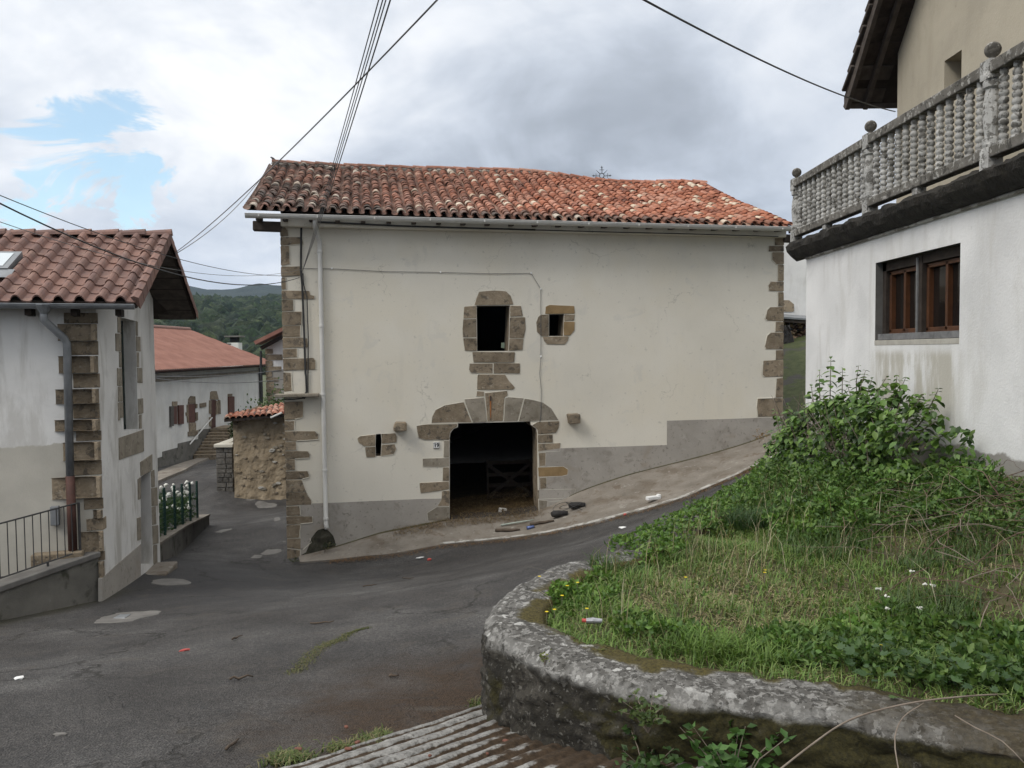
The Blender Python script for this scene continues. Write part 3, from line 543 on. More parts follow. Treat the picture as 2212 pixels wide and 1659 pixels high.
def tilemat(name, src):
    m, g, b = newmat(name); v = g.obj()
    if src == 'obj':
        oi = g.n('ShaderNodeObjectInfo'); r = g.n('ShaderNodeAttribute', attribute_name='shade', attribute_type='OBJECT').outputs['Fac']; loc = oi.outputs['Location']
        wv = g.vm('ADD', v, g.vm('SCALE', loc)); g.set(g.nt.nodes[-1].inputs[0], v); wv = g.vm('ADD', v, loc)
        age = g.n('ShaderNodeAttribute', attribute_name='age', attribute_type='OBJECT').outputs['Fac']
    else:
        at = g.sep(g.n('ShaderNodeAttribute', attribute_name='Col').outputs['Color']); r = at[0]; age = at[1]; wv = v
    new = g.ramp(r, [(0, (.16, .075, .055)), (.14, (.22, .085, .055)), (.34, (.32, .115, .065)), (.52, (.40, .165, .10)), (.70, (.44, .22, .155)), (.86, (.42, .26, .185)), (.94, (.52, .39, .28)), (1., (.62, .52, .40))])
    old = g.ramp(r, [(0, (.065, .054, .047)), (.3, (.095, .074, .062)), (.5, (.135, .083, .066)), (.66, (.19, .10, .075)), (.82, (.22, .15, .115)), (.93, (.26, .22, .18)), (1., (.46, .40, .33))])
    c = g.mix(age, new, old)
    c = g.mix(g.step(g.noise(9, 6, .65, wv), .52, .70, 0., .75), c, g.mix(age, (.23, .135, .10), (.095, .082, .066)))
    c = g.mix(g.step(g.noise(30, 5, .6, wv), .62, .72, 0., .5), c, (.33, .31, .27))
    g.set(b.inputs['Base Color'], c); b.inputs['Roughness'].default_value = .88
    bump(g, b, g.noise(40, 5, .6, v), .35, .008)
    return m
M['tile_obj'] = tilemat('old_tile', 'obj'); M['tile_attr'] = tilemat('old_tile_mass', 'attr')

def barrel(w0, w1, ln, h, th=.020, seg=6):
    """half-round tile: local x across, y up the slope (0 = lower end), z up; wide lower end"""
    v, f = [], []
    for yy, ww, hh in ((0, w0, h), (ln, w1, h*.86)):
        for k in range(seg+1):
            a = math.pi*k/seg; v.append((-math.cos(a)*ww/2, yy, math.sin(a)*hh))
    for k in range(seg+1):
        a = math.pi*k/seg; v.append((-math.cos(a)*(w0/2-th), .0, math.sin(a)*(h-th)))
    for k in range(seg+1):
        a = math.pi*k/seg; v.append((-math.cos(a)*(w0/2-th), ln*.4, math.sin(a)*(h-th)))
    n = seg+1
    f += [(k, k+1, n+k+1, n+k) for k in range(seg)] + [(2*n+k, 2*n+k+1, k+1, k) for k in range(seg)] + [(3*n+k, 3*n+k+1, 2*n+k+1, 2*n+k) for k in range(seg)]
    return v, f
bv, bf_ = barrel(.195, .15, .40, .078)
tile_me = MB().add(bv, bf_).mesh('tile', M['tile_obj'], fix=False)
NC, NR = 53, 23
def frame(s, t):
    p = roofp(s, t); up = (roofp(s, min(1, t+.02)) - roofp(s, max(0, t-.02))).normalized()
    ac = (roofp(min(1, s+.01), t) - roofp(max(0, s-.01), t)).normalized(); nm = ac.cross(up).normalized(); ac = up.cross(nm)
    return p, Matrix((ac, up, nm)).transposed()
slots = []
for c in range(NC):
    wob = random.uniform(-.3, .3)
    for r_ in range(NR):
        s = (c+.5 + .10*mnoise.noise(Vector((c*.9, r_*.35, 2.)))*2)/NC; t = r_/NR*.985 + random.uniform(-.006, .006)
        if r_ == 0: t = -.012 + random.uniform(-.004, .006)
        p, R3 = frame(s, max(0, t)); p = p + R3 @ Vector((0, min(0, t)*5.6, 0))
        # lichen-dark old tiles to the left and along the eave, newer red and cream ones to the right
        wear = 1.0 - 1.45*s + .25*mnoise.noise(Vector((s*7, t*5, 3.))) + (.75 if r_ < 1 else .35 if r_ < 2 else 0) + (.3 if t > .9 else 0)
        age = min(1., max(0., wear + random.uniform(-.22, .22)))
        R = R3.to_4x4() @ Matrix.Rotation(random.gauss(0, .045), 4, 'Z') @ Matrix.Rotation(math.radians(-3.6) + random.gauss(0, .016), 4, 'X') @ Matrix.Rotation(random.gauss(0, .05), 4, 'Y')
        sc = random.uniform(.94, 1.10)
        mt_ = Matrix.Translation(p + R3 @ Vector((random.uniform(-.012, .012), 0, .034 + random.uniform(-.004, .008)))) @ R @ Matrix.Diagonal((sc, 1, sc*random.uniform(.92, 1.1), 1))
        drift = .5 + .75*mnoise.noise(Vector((s*9, t*6, 8.))) + .35*mnoise.noise(Vector((c*.7, 1., t*3)))
        rr0 = random.random(); slots.append((mt_, age, min(1., max(0., .42*drift + .50*rr0 if rr0 < .93 else rr0)), r_, c))
slots.sort(key=lambda q: q[0].translation.length)          # the nearest 300 are single tiles, the rest one mass
for mt_, age, rr, r_, c in slots[:300]:
    o = place('tile', tile_me, mt_, roof); o['age'] = age; o['shade'] = rr
V, F, Cc = [], [], []; k = 0; bva = np.array(bv); bfa = np.array(bf_)
for mt_, age, rr, r_, c in slots[300:]:
    A4 = np.array(mt_); V.append(bva @ A4[:3, :3].T + A4[:3, 3]); F.append(bfa+k); k += len(bva)
    Cc.append(np.tile([[rr, age, 0]], (len(bva), 1)))
o = fast('upper_tiles', np.concatenate(V), np.concatenate(F), M['tile_attr'], roof, np.concatenate(Cc)); o['kind'] = 'stuff'
# channel tiles between the columns
V, F, Cc = [], [], []; k = 0; cvv, cff = barrel(.17, .14, .40, -.06, th=.0)
cva = np.array(cvv)[:14]; cfa = np.array([q for q in cff if max(q) < 14])
for c in range(NC+1):
    for r_ in range(0, NR):
        s = c/NC; t = r_/NR*.985; p, R3 = frame(min(1, s), t)
        R = np.array(R3.to_4x4() @ Matrix.Rotation(math.radians(-2.2), 4, 'X'))
        off = R3 @ Vector((0, -.05, .030)); V.append(cva @ R[:3, :3].T + np.array(p+off)); F.append(cfa+k); k += len(cva)
        Cc.append(np.tile([[.35+random.random()*.5, min(1, 1.0-.6*s), 0]], (len(cva), 1)))
o = fast('channel_tiles', np.concatenate(V), np.concatenate(F), M['tile_attr'], roof, np.concatenate(Cc)); o['kind'] = 'stuff'
# ridge tiles
rv, rf = barrel(.24, .20, .47, .095); ridge_me = MB().add(rv, rf).mesh('ridge_tile', M['tile_obj'], fix=False)
nr = 33
for i in range(nr):
    s = i/nr; p = roofp(s, 1., .035); q = roofp(min(1, s+1.18/nr), 1., .02); t = (q-p).normalized()
    sd = t.cross(Vector((0, 0, 1))).normalized(); up = sd.cross(t)
    o = place('ridge_tile', ridge_me, Matrix.Translation(p) @ Matrix((sd, t, up)).transposed().to_4x4() @ Matrix.Rotation(random.gauss(0, .03), 4, 'X') @ Matrix.Rotation(random.gauss(0, .02), 4, 'Z'), roof); o['age'] = max(0, .75-s*.7); o['shade'] = random.uniform(.3, .75)
MB().tube([roofp(i/24, 1., -.01) for i in range(25)], .10, 8).build('ridge_mortar', M['mortar'], roof)
# eave timbers and fascia, soffit
sof = MB(); 
for i in range(24):
    u = -.45 + i*(BL+.7)/23
    MB().beam(bfr(u, 4.70, -.1), bfr(u, 4.665+.0, .44), .10, .10).build('rafter_tail', M['timber'], roof)
sof.beam(bfr(-.62, 4.56, -.06), bfr(.02, 4.55, -.06), .22, .22).build('purlin_end', M['timber'], roof, bevel=.02)
MB().beam(bfr(BL-.02, 4.50, -.02), bfr(BL+.35, 4.50, -.02), .2, .2).build('purlin_end', M['timber'], roof, bevel=.02)
MB().beam(bfr(.02, 4.63, .10), bfr(BL-.02, 4.60, .10), .20, .20).build('cornice', M['cream'], barn, bevel=.03)
# gutter
gp0 = (-0.707, 4.713); gp1 = (12.709, 4.669)
def gutter(a, b, r, name, mat, parent, up=(0, 0, 1)):
    a = Vector(a); b = Vector(b); t = (b-a).normalized(); sd = t.cross(Vector((0, 0, 1))).normalized(); mbg = MB(); n = 9; v = []
    for p in (a, b):
        for rr in (r, r*.86):
            v += [p + sd*(-math.cos(math.pi*k/(n-1))*rr) + Vector((0, 0, -math.sin(math.pi*k/(n-1))*rr)) for k in range(n)]
    f = []
    for k in range(n-1):
        f += [(k, k+1, 2*n+k+1, 2*n+k), (n+k, 3*n+k, 3*n+k+1, n+k+1), (k, n+k, n+k+1, k+1), (2*n+k, 2*n+k+1, 3*n+k+1, 3*n+k)]
    f += [(0, 2*n, 3*n, n), (n-1, 2*n-1, 4*n-1, 3*n-1), tuple(range(n)), tuple(range(2*n, 3*n))]
    mbg.add(v, f)
    for s_ in (-1, 1): mbg.tube([a + sd*s_*r*.98, b + sd*s_*r*.98], r*.10, 6)
    return mbg.build(name, mat, parent)
gut = gutter(bfr(gp0[0], gp0[1]+.02, .58), bfr(gp1[0], gp1[1]+.02, .58), .095, 'gutter', M['pvc'], barn)
for i in range(11):
    u = gp0[0]+.3 + i*1.28; zc_ = gp0[1] + (gp1[1]-gp0[1])*(u-gp0[0])/(gp1[0]-gp0[0])
    MB().box(bfr(u, zc_-.02, .58), (.035, .197, .06), math.atan2(BU.y, BU.x)).build('gutter_joint', M['pvc'], gut, bevel=.012)
# downpipe
dp = [(0.814, 4.748), (0.805, 4.575), (0.829, 4.402), (0.887, 4.198), (0.883, 3.976)]; dpz = [(0.877, -1.37), (0.893, -1.857), (0.903, -2.475), (0.926, -2.581)]
pts = [bfr(dp[0][0]+.02, dp[0][1], .56), bfr(dp[1][0], dp[1][1]-.02, .50), bfr(dp[2][0], dp[2][1], .30), bfr(dp[3][0], dp[3][1], .10), bfr(dp[4][0], dp[4][1], .08)] + [bfr(dp[4][0] + (dpz[2][0]-dp[4][0])*t, dp[4][1] + (dpz[2][1]-dp[4][1])*t, .08) for t in (.25, .5, .75, 1.)] + [bfr(dpz[3][0], dpz[3][1], .14)]
dpo = MB().tube(pts, .055, 10).build('downpipe', M['pvc'], barn, smooth=True)
for t in (0., .27, .52, .80, .98):
    p = pts[4].lerp(pts[8], t); MB().lathe([(.062, -.03), (.066, -.025), (.066, .025), (.062, .03)], p, 12).build('pipe_collar', M['pvc'], dpo)
# dark stain of moss and damp under the pipe
# house number
hn = [(3.491, -0.611), (3.636, -0.609), (3.634, -0.755), (3.489, -0.757)]
uc = (hn[0][0]+hn[1][0])/2; zc2 = (hn[0][1]+hn[2][1])/2
pla = MB().box(bfr(uc, zc2, .012), (.155, .022, .155), math.atan2(BU.y, BU.x)).build('number_plate', M['white'], barn, bevel=.006)
fr_ = MB()
for (du, dz, a, b_) in ((0, .066, .14, .007), (0, -.066, .14, .007), (.066, 0, .007, .14), (-.066, 0, .007, .14)):
    fr_.box(bfr(uc+du, zc2+dz, .0255), (a, .004, b_), math.atan2(BU.y, BU.x))
fr_.build('plate_border', M['ink'], pla)
def text(body, size, mtx, mat, name, parent, ext=.002, bold=.0):
    cu = bpy.data.curves.new(name, 'FONT'); cu.body = body; cu.size = size; cu.align_x = 'CENTER'; cu.align_y = 'CENTER'; cu.extrude = ext; cu.offset = bold
    tmp = bpy.data.objects.new(name, cu); COL.objects.link(tmp); bpy.context.view_layer.update()
    me = bpy.data.meshes.new_from_object(tmp.evaluated_get(bpy.context.evaluated_depsgraph_get())); bpy.data.objects.remove(tmp)
    me.materials.clear(); me.materials.append(mat); me.transform(mtx)
    o = bpy.data.objects.new(name, me); COL.objects.link(o); return attach(o, parent)
tm = Matrix.Translation(bfr(uc, zc2, .027)) @ Matrix((BU, Vector((0, 0, 1)), BN)).transposed().to_4x4()
text('19', .125, tm, M['ink'], 'number', pla, .002, .004)
# iron pin with its rust streak on the keystone
ps = [(4.91, 0.501), (4.914, -0.085)]
MB().beam(bfr(ps[0][0], ps[0][1], .03), bfr(ps[0][0]+.004, ps[0][1]-.12, .03), .03, .025).build('iron_pin', M['iron'], barn)
M['rust'] = pm('rust_streak', [(.3, (.22, .085, .03)), (.7, (.33, .14, .05))], scale=12, bstr=.2)
MB().prism([(ps[0][0]-.018, ps[0][1]), (ps[0][0]+.022, ps[0][1]), (ps[0][0]+.014, ps[1][1]+.1), (ps[0][0]+.004, ps[1][1]), (ps[0][0]-.012, ps[1][1]+.15)], bfr, .012, .0255).build('rust_streak', M['rust'], barn)

# ---- things in and at the doorway
gt = thing('field_gate', bfr(5.5, zl, -2.4), 'wooden field gate with crossed braces leaning inside the dark barn', 'gate')
M['gatewood'] = pm('gate_wood', [(.3, (.030, .022, .016)), (.7, (.055, .042, .032))], scale=9, bstr=.3)
gq = lambda u, z, n=0.: bfr(5.2+u*1.25, zl+.03+z*1.05, -2.3 + n - .2*z)
for z_ in (.08, .36, .64, .95): MB().beam(gq(0, z_), gq(1, z_), .03, .10).build('rail', M['gatewood'], gt)
for u_ in (0, 1): MB().beam(gq(u_, 0), gq(u_, 1.03), .05, .10).build('stile', M['gatewood'], gt)
MB().beam(gq(.02, .1, .04), gq(.98, .9, .04), .03, .09).build('brace', M['gatewood'], gt)
MB().beam(gq(.02, .9, .07), gq(.98, .1, .07), .03, .09).build('brace', M['gatewood'], gt)

# ---- cables on the barn front
def cable(name, pts, r, mat, label, cat='cable', sag=0., n=24, group=None):
    if sag:
        a, b = Vector(pts[0]), Vector(pts[-1]); pts = [a.lerp(b, i/n) - Vector((0, 0, sag*4*(i/n)*(1-i/n))) for i in range(n+1)]
    return setp(MB().tube(pts, r, 6).build(name, mat, None, True), label, cat, group)
c1 = [(6.035, 4.567), (4.312, 4.58), (2.683, 4.597), (0.921, 4.647), (0.628, 4.65), (0.504, 4.6), (0.456, 4.505), (0.43, 3.529), (0.451, 3.213), (0.472, 2.263), (0.486, 1.12), (0.498, 1.053), (0.503, 0.685), (0.416, 0.537), (0.184, 0.51), (-0.046, 0.514)]
e1 = [(12.514, 4.511), (10.096, 4.534), (7.923, 4.542), (5.497, 4.56)]
for k, (off, lab) in enumerate(((.0, 'black cable clipped under the barn eave and down its left quoins, outer strand'), (.035, 'black cable clipped under the barn eave and down its left quoins, inner strand'))):
    pp = [bfr(u, z, .23) for u, z in e1] + [bfr(u+off*.6*(1 if i > 5 else 0), z-off*.5*(1 if i < 6 else 0), .23 if i < 4 else max(.035, .23-.10*(i-3))) for i, (u, z) in enumerate(c1)]
    cable('cable', pp, .013, M['black'], lab)
c2 = [(0.466, 3.466), (0.476, 3.213), (0.547, 2.897), (0.559, 1.945), (0.536, 1.119), (0.531, 1.18), (0.527, 0.653), (0.431, 0.517)]
cable('cable', [bfr(u+.02, z, .04) for u, z in c2], .012, M['black'], 'short black cable hanging from the wall hook down the left quoins')
c3 = [(0.53, 3.586), (1.149, 3.583), (2.346, 3.531), (3.721, 3.521), (4.966, 3.5), (5.967, 3.522), (6.211, 3.133), (6.198, 1.454), (6.166, 1.036), (6.201, 0.627), (6.185, -0.016), (6.156, -0.185)]
cable('wire', [bfr(u, z, .02) for u, z in c3], .006, M['wire'], 'thin grey wire run across the barn wall and down to the arch', 'wire')
for i in (1, 3, 5, 6, 7):
    u, z = c3[i]; setp(MB().lathe([(.012, 0), (.02, .01), (.02, .04), (.008, .05)], bfr(u, z-.02, .02), 8).build('wire_clip', M['white'], barn), )

# ================================================================== whitewashed walls
def whitewall(name, top, low=None, split=None, amp=.25, stain=.5, stain_col=(.34, .32, .28), under=None):
    m, g, b = newmat(name); v = g.obj(); x, y, z = g.sep(v)
    c = g.ramp(g.noise(.8, 7, .6, v, .4), [(.3, tuple(q*.82 for q in top)), (.6, top), (.85, tuple(min(.82, q*1.1) for q in top))])
    st = g.noise(1.0, 7, .65, g.vm('MULTIPLY', v, (2.6, 2.6, .55)), .3)          # rain streaks run down
    c = g.mix(g.step(st, .50, .66, 0., stain), c, stain_col)
    c = g.mix(g.step(g.noise(1.3, 8, .66, g.vm('ADD', v, (2, 6, 4)), .6), .56, .63, 0., stain*.6), c, tuple(q*.72 for q in top))
    c = g.mix(g.step(g.noise(7, 8, .7, v), .64, .74, 0., .5), c, tuple(q*.6 for q in top))
    if under:      # weathering below the window: rain-washed patch and run marks
        yb, zb = under; st2 = g.noise(2.2, 7, .65, g.vm('MULTIPLY', v, (1, 1.6, .28)), .3)
        fm_ = g.m('MULTIPLY', g.m('MULTIPLY', g.step(g.m('ABSOLUTE', g.m('SUBTRACT', y, yb)), .8, 1.25, 1., 0.), g.step(z, zb, zb-.12)), g.step(z, zb-1.3, zb-.5))
        c = g.mix(g.m('MULTIPLY', fm_, g.step(st2, .40, .56, 0., .85)), c, (.40, .375, .315))
    if low:
        e = g.m('ADD', z, g.m('MULTIPLY', g.m('SUBTRACT', g.noise(2.6, 7, .62, v, .3), .5), amp*2.4))
        lc = g.ramp(g.noise(1.6, 7, .6, v), [(.3, tuple(q*.8 for q in low)), (.7, low)])
        c = g.mix(g.step(e, split-.015, split+.015, 1., 0.), c, lc)
    g.set(b.inputs['Base Color'], c); b.inputs['Roughness'].default_value = .92
    bump(g, b, g.m('ADD', g.noise(38, 6, .6, v), g.m('MULTIPLY', g.noise(5, 4, .5, v), .8)), .4, .010)
    return m
M['white_l'] = whitewall('left_house_whitewash', (.68, .67, .645), (.49, .465, .405), 0.208, .10, .40)
M['white_g'] = whitewall('left_house_gable', (.66, .65, .625), None, None, .2, .6, (.30, .28, .24))
M['white_r'] = whitewall('right_house_whitewash', (.71, .705, .69), (.29, .275, .25), .50, .10, .45, (.50, .485, .45), under=(9.7, 1.6))
M['white_f'] = whitewall('far_whitewash', (.66, .65, .61), None, None, .2, .25, (.46, .42, .33))
M['upper'] = whitewall('beige_upper_wall', (.43, .385, .30), None, None, .2, .5, (.34, .30, .225))

# ================================================================== house on the left
LC = Vector((-6.57, 12.5, 0)); LGd = Vector((-.18, 1, 0)).normalized(); LGn = Vector((LGd.y, -LGd.x, 0)); LFd = Vector((-3, -1, 0)).normalized(); LFn = Vector((-LFd.y, LFd.x, 0))
def lg(u, z, n=0.): return LC + LGd*u + LGn*n + Vector((0, 0, z))
def lf(u, z, n=0.): return LC + LFd*u + LFn*n + Vector((0, 0, z))
lh = thing('house', lg(0, -2.3, 0), 'small white house on the left with red roof tiles and an overhanging gable', 'house')
GL = 3.35
OV, EV = .67, .30
e1 = lf(-OV, 0, 0) - LGd*EV
zE = 2.429; zR = 3.764; RL = 4.28
def lroof(s, t, lift=0., side=1):
    """s leftwards from the verge, t from the eave to the ridge"""
    z = zE + (zR - .035*s - zE)*t
    return Vector((e1.x, e1.y, 0)) + LFd*s + LGd*(RL/2*t if side > 0 else RL - RL/2*t) + Vector((0, 0, z+lift))
GW = [(1.192, 2.256), (2.081, 2.221), (2.084, 0.225), (1.216, 0.261)]
GD = [(2.019, -2.284), (2.13, -0.684), (2.793, -0.661), (2.784, -2.488)]
zg = lambda u: zE - .12 + (zR-zE)*(1 - abs(u+EV-RL/2)/(RL/2))
wl = MB().wall([(0, -4), (GL, -4), (GL, zg(GL)), (RL/2-EV, zR-.12), (0, zg(0))], [GW, GD], lg, 0., .28).build('gable_wall', M['white_g'], lh)
MB().wall([(0, -4), (5.5, -4), (5.5, zE+.0), (0, zE+.0)], [], lf, 0.).build('front_wall', M['white_l'], lh)
bk = MB().add([lg(GL, -4), lg(GL, zE), lg(GL, zE) + LFd*5.5, lg(GL, -4) + LFd*5.5], [(0, 1, 2, 3)])
bk.add([lf(5.5, -4), lf(5.5, zE), lf(5.5, zR) + LGd*(RL/2-EV), lf(5.5, zE) + LGd*GL, lf(5.5, -4) + LGd*GL], [(0, 1, 2, 3, 4)]); bk.build('rear_wall', M['white_g'], lh)
# quoins
for z0, z1, uf, ug in [(2.096, 2.268, 0.461, 0.054), (1.828, 2.089, 0.551, -0.113), (1.6, 1.82, 0.437, 0.03), (1.321, 1.587, 0.553, -0.197), (1.083, 1.308, 0.358, 0.063), (0.839, 1.067, 0.61, -0.166), (0.601, 0.827, 0.373, -0.045), (0.41, 0.586, 0.633, -0.204), (0.241, 0.397, 0.344, 0.04), (-0.061, 0.227, 0.532, -0.139), (-0.302, -0.074, 0.399, 0.008), (-0.662, -0.322, 0.704, -0.11), (-0.855, -0.68, 0.265, 0.027), (-0.993, -0.868, 0.136, -0.117), (-1.197, -1.005, 0.236, 0.144), (-1.529, -1.21, 0.319, -0.068), (-1.686, -1.541, 0.175, 0.034), (-1.967, -1.697, 0.161, -0.114), (-2.135, -1.977, 0.169, -0.047)]:
    q = MB(); a = .005 + random.uniform(0, .005)
    q.add([lf(0, z0, a) - LFd*a, lf(uf, z0, a), lf(uf, z1, a), lf(0, z1, a) - LFd*a, lg(ug, z0, a), lg(ug, z1, a), lf(uf, z0, -.05), lf(uf, z1, -.05), lg(ug, z0, -.05), lg(ug, z1, -.05)],
          [(0, 1, 2, 3), (4, 0, 3, 5), (1, 6, 7, 2), (8, 4, 5, 9), (3, 2, 7, 9, 5), (0, 4, 8, 6, 1)])
    q.build('stone', M['stone'], wl, bevel=.008)
# gable window: dark shutter deep in a stone surround
wn = MB().prism(GW, lg, -.30, -.26).build('window', M['dark'], lh)
M['greenframe'] = pm('dark_green_frame', [(.3, (.012, .022, .018)), (.7, (.02, .034, .028))], scale=5, rough=.5, bstr=0)
gu = [p[0] for p in GW]; gzs = [p[1] for p in GW]
u0, u1, z0, z1 = min(gu), max(gu), min(gzs), max(gzs)
for (a, b_, c_, d_) in ((u0, u0+.09, z0, z1), (u1-.09, u1, z0, z1), (u0, u1, z0, z0+.09), (u0, u1, z1-.13, z1), ((u0+u1)/2-.04, (u0+u1)/2+.04, z0, z1)):
    MB().prism([(a, c_), (b_, c_), (b_, d_), (a, d_)], lg, -.28, -.21).build('frame', M['greenframe'], wn)
for p in [[(1.043, 2.249), (1.199, 2.254), (1.195, 1.983), (1.032, 1.983)], [(0.906, 1.964), (1.193, 1.964), (1.179, 1.664), (0.892, 1.668)], [(1.073, 1.655), (1.185, 1.655), (1.181, 1.379), (1.055, 1.386)], [(0.936, 1.374), (1.18, 1.365), (1.18, 1.06), (0.914, 1.075)], [(2.106, 2.222), (2.217, 2.213), (2.207, 1.947), (2.096, 1.95)], [(2.103, 1.94), (2.363, 1.935), (2.353, 1.661), (2.093, 1.666)], [(2.108, 1.646), (2.237, 1.641), (2.226, 1.364), (2.097, 1.371)], [(2.113, 1.356), (2.418, 1.345), (2.416, 1.062), (2.11, 1.078)], [(0.956, 1.055), (1.187, 1.05), (1.184, 0.787), (0.946, 0.801)], [(1.026, 0.785), (1.19, 0.775), (1.186, 0.504), (1.022, 0.518)], [(0.93, 0.779), (1.017, 0.774), (1.003, 0.477), (0.915, 0.48)], [(2.106, 0.78), (2.414, 0.775), (2.412, 0.493), (2.102, 0.492)], [(2.126, 0.472), (2.285, 0.478), (2.275, 0.211), (2.119, 0.226)], [(0.915, 0.179), (2.397, 0.179), (2.373, -0.234), (0.894, -0.194)], [(2.124, -0.405), (2.941, -0.358), (2.928, -0.665), (2.132, -0.669)], [(1.939, -0.692), (2.104, -0.685), (2.09, -1.083), (1.917, -1.071)], [(1.817, -1.393), (2.038, -1.414), (2.031, -1.83), (1.809, -1.803)], [(2.82, -0.681), (3.063, -0.685), (3.077, -1.022), (2.835, -0.994)], [(2.814, -1.009), (3.224, -1.06), (3.236, -1.43), (2.816, -1.363)], [(2.814, -1.381), (3.086, -1.415), (3.097, -1.783), (2.815, -1.735)], [(2.813, -1.753), (3.224, -1.824), (3.205, -2.189), (2.813, -2.121)], [(2.831, -2.139), (3.103, -2.192), (3.083, -2.567), (2.812, -2.501)]]:
    MB().prism(jitter(p, .004), lg, -.08, .014).build('stone', M['stone_grey'], wl, bevel=.006)
ddr = MB().prism(GD, lg, -.26, -.22).build('door', M['darkwood'], lh)
for k in range(4):
    u0, u1 = GD[0][0], GD[3][0]; a = u0 + (u1-u0)*k/4
    MB().prism([(a+.01, -2.9), (a+(u1-u0)/4-.01, -2.9), (a+(u1-u0)/4-.01, -.85), (a+.01, -.85)], lg, -.22, -.205).build('plank', M['darkwood'], ddr)
MB().prism([(-0.151, -1.943), (0.581, -1.923), (2.005, -1.913), (1.875, -3.178), (-0.202, -2.491)], lg, -.05, .010).build('dado', M['plinth'], lh)
MB().box(lg(2.55, -2.60, .20), (.95, .42, .16), math.atan2(LGd.y, LGd.x)).build('door_step', M['concrete'], lh, bevel=.03)
# roof
rf2 = MB(); 
for side in (1, -1):
    v = []
    for (s, t) in ((0, 0), (0, 1), (6, 1), (6, 0)): v += [lroof(s, t, 0, side), lroof(s, t, -.10, side)]
    rf2.add(v, [(0, 2, 4, 6), (1, 7, 5, 3), (0, 1, 3, 2), (0, 6, 7, 1), (4, 5, 7, 6)])
rf2 = rf2.build('roof', M['darkwood'], lh)
def newtilemat():
    m, g, b = newmat('new_tile'); v = g.obj(); oi = g.n('ShaderNodeObjectInfo')
    c = g.ramp(oi.outputs['Random'], [(0, (.145, .085, .070)), (.5, (.19, .108, .086)), (1, (.235, .132, .102))])
    wv = g.vm('ADD', v, oi.outputs['Location'])
    c = g.mix(g.step(g.noise(5, 7, .6, wv), .45, .65, 0., .6), c, (.145, .092, .082)); c = g.mix(g.step(g.noise(3, 7, .6, wv), .58, .64, 0., .5), c, (.25, .16, .125))
    c = g.mix(g.step(g.noise(26, 5, .6, wv), .58, .63, 0., .6), c, (.10, .075, .066))
    g.set(b.inputs['Base Color'], c); b.inputs['Roughness'].default_value = .72; bump(g, b, g.noise(60, 4, .6, v), .15, .004)
    return m
M['newtile'] = newtilemat()
def stile(cw, ln, h, th=.026):
    prof = [(-.5+.56*k/6, math.sin(math.pi*k/6)**.8*h) for k in range(7)] + [(.14, -.004), (.30, -.010), (.44, -.004), (.56, .018)]
    v = [(px*cw, 0, pz) for px, pz in prof] + [(px*cw*.985, ln, pz) for px, pz in prof] + [(px*cw, .0, pz-th) for px, pz in prof]
    n = len(prof); return v, [(k, k+1, n+k+1, n+k) for k in range(n-1)] + [(2*n+k, 2*n+k+1, k+1, k) for k in range(n-1)]
sv, sf = stile(.285, .36, .088); stile_me = MB().add(sv, sf).mesh('tile', M['newtile'], fix=False)
up = (lroof(0, 1) - lroof(0, 0)).normalized(); ac = -LFd; nm = ac.cross(up).normalized(); ac = up.cross(nm); R3 = Matrix((ac, up, nm)).transposed().to_4x4()
SKY = (2.02, 3.2, .34, .60)
for r_ in range(9):
    for c in range(20):
        s = .16 + c*.285; t = r_/9 - .02
        if SKY[0]-.02 < s < SKY[1]+.1 and SKY[2]-.02 < t+.05 < SKY[3]-.02: continue
        place('tile', stile_me, Matrix.Translation(lroof(s, t, .034) + Vector((0, 0, random.uniform(-.005, .005)))) @ R3 @ Matrix.Rotation(math.radians(-4.6) + random.gauss(0, .012), 4, 'X') @ Matrix.Rotation(random.gauss(0, .012), 4, 'Z'), rf2)
vt = MB().add(*(lambda v, f: (v, f))([(-.07, 0, .075), (-.02, 0, .098), (.05, 0, .075), (.06, 0, -.12), (-.07, .36, .065), (-.02, .36, .088), (.045, .36, .065), (.055, .36, -.13)], [(0, 1, 5, 4), (1, 2, 6, 5), (2, 3, 7, 6), (0, 1, 2, 3)])).mesh('verge_tile', M['newtile'])
for r_ in range(9): place('verge_tile', vt, Matrix.Translation(lroof(.01, r_/9-.02, .022)) @ R3 @ Matrix.Rotation(math.radians(-3.), 4, 'X'), rf2)
up2 = (lroof(0, 1, 0, -1) - lroof(0, 0, 0, -1)).normalized(); nm2 = up2.cross(-LFd).normalized(); nm2 = nm2 if nm2.z > 0 else -nm2; R4 = Matrix((up2.cross(nm2), up2, nm2)).transposed().to_4x4()
vt2 = MB().add([(.07, 0, .075), (.02, 0, .098), (-.05, 0, .075), (-.06, 0, -.12), (.07, .36, .065), (.02, .36, .088), (-.045, .36, .065), (-.055, .36, -.13)], [(0, 1, 5, 4), (1, 2, 6, 5), (2, 3, 7, 6), (0, 1, 2, 3)]).mesh('verge_tile', M['newtile'])
for r_ in range(9): place('verge_tile', vt2, Matrix.Translation(lroof(.02, r_/9-.02, .022, -1)) @ R4, rf2)
rg, rgf = barrel(.26, .22, .52, .11); rg_me = MB().add(rg, rgf).mesh('ridge_tile', M['newtile'], fix=False)
for i in range(13):
    p = lroof(-.06+i*.44, 1, .02); q = lroof(.4+i*.44, 1, .0); t = (q-p).normalized(); sd = t.cross(Vector((0, 0, 1))).normalized()
    place('ridge_tile', rg_me, Matrix.Translation(p) @ Matrix((sd, t, sd.cross(t))).transposed().to_4x4(), rf2)
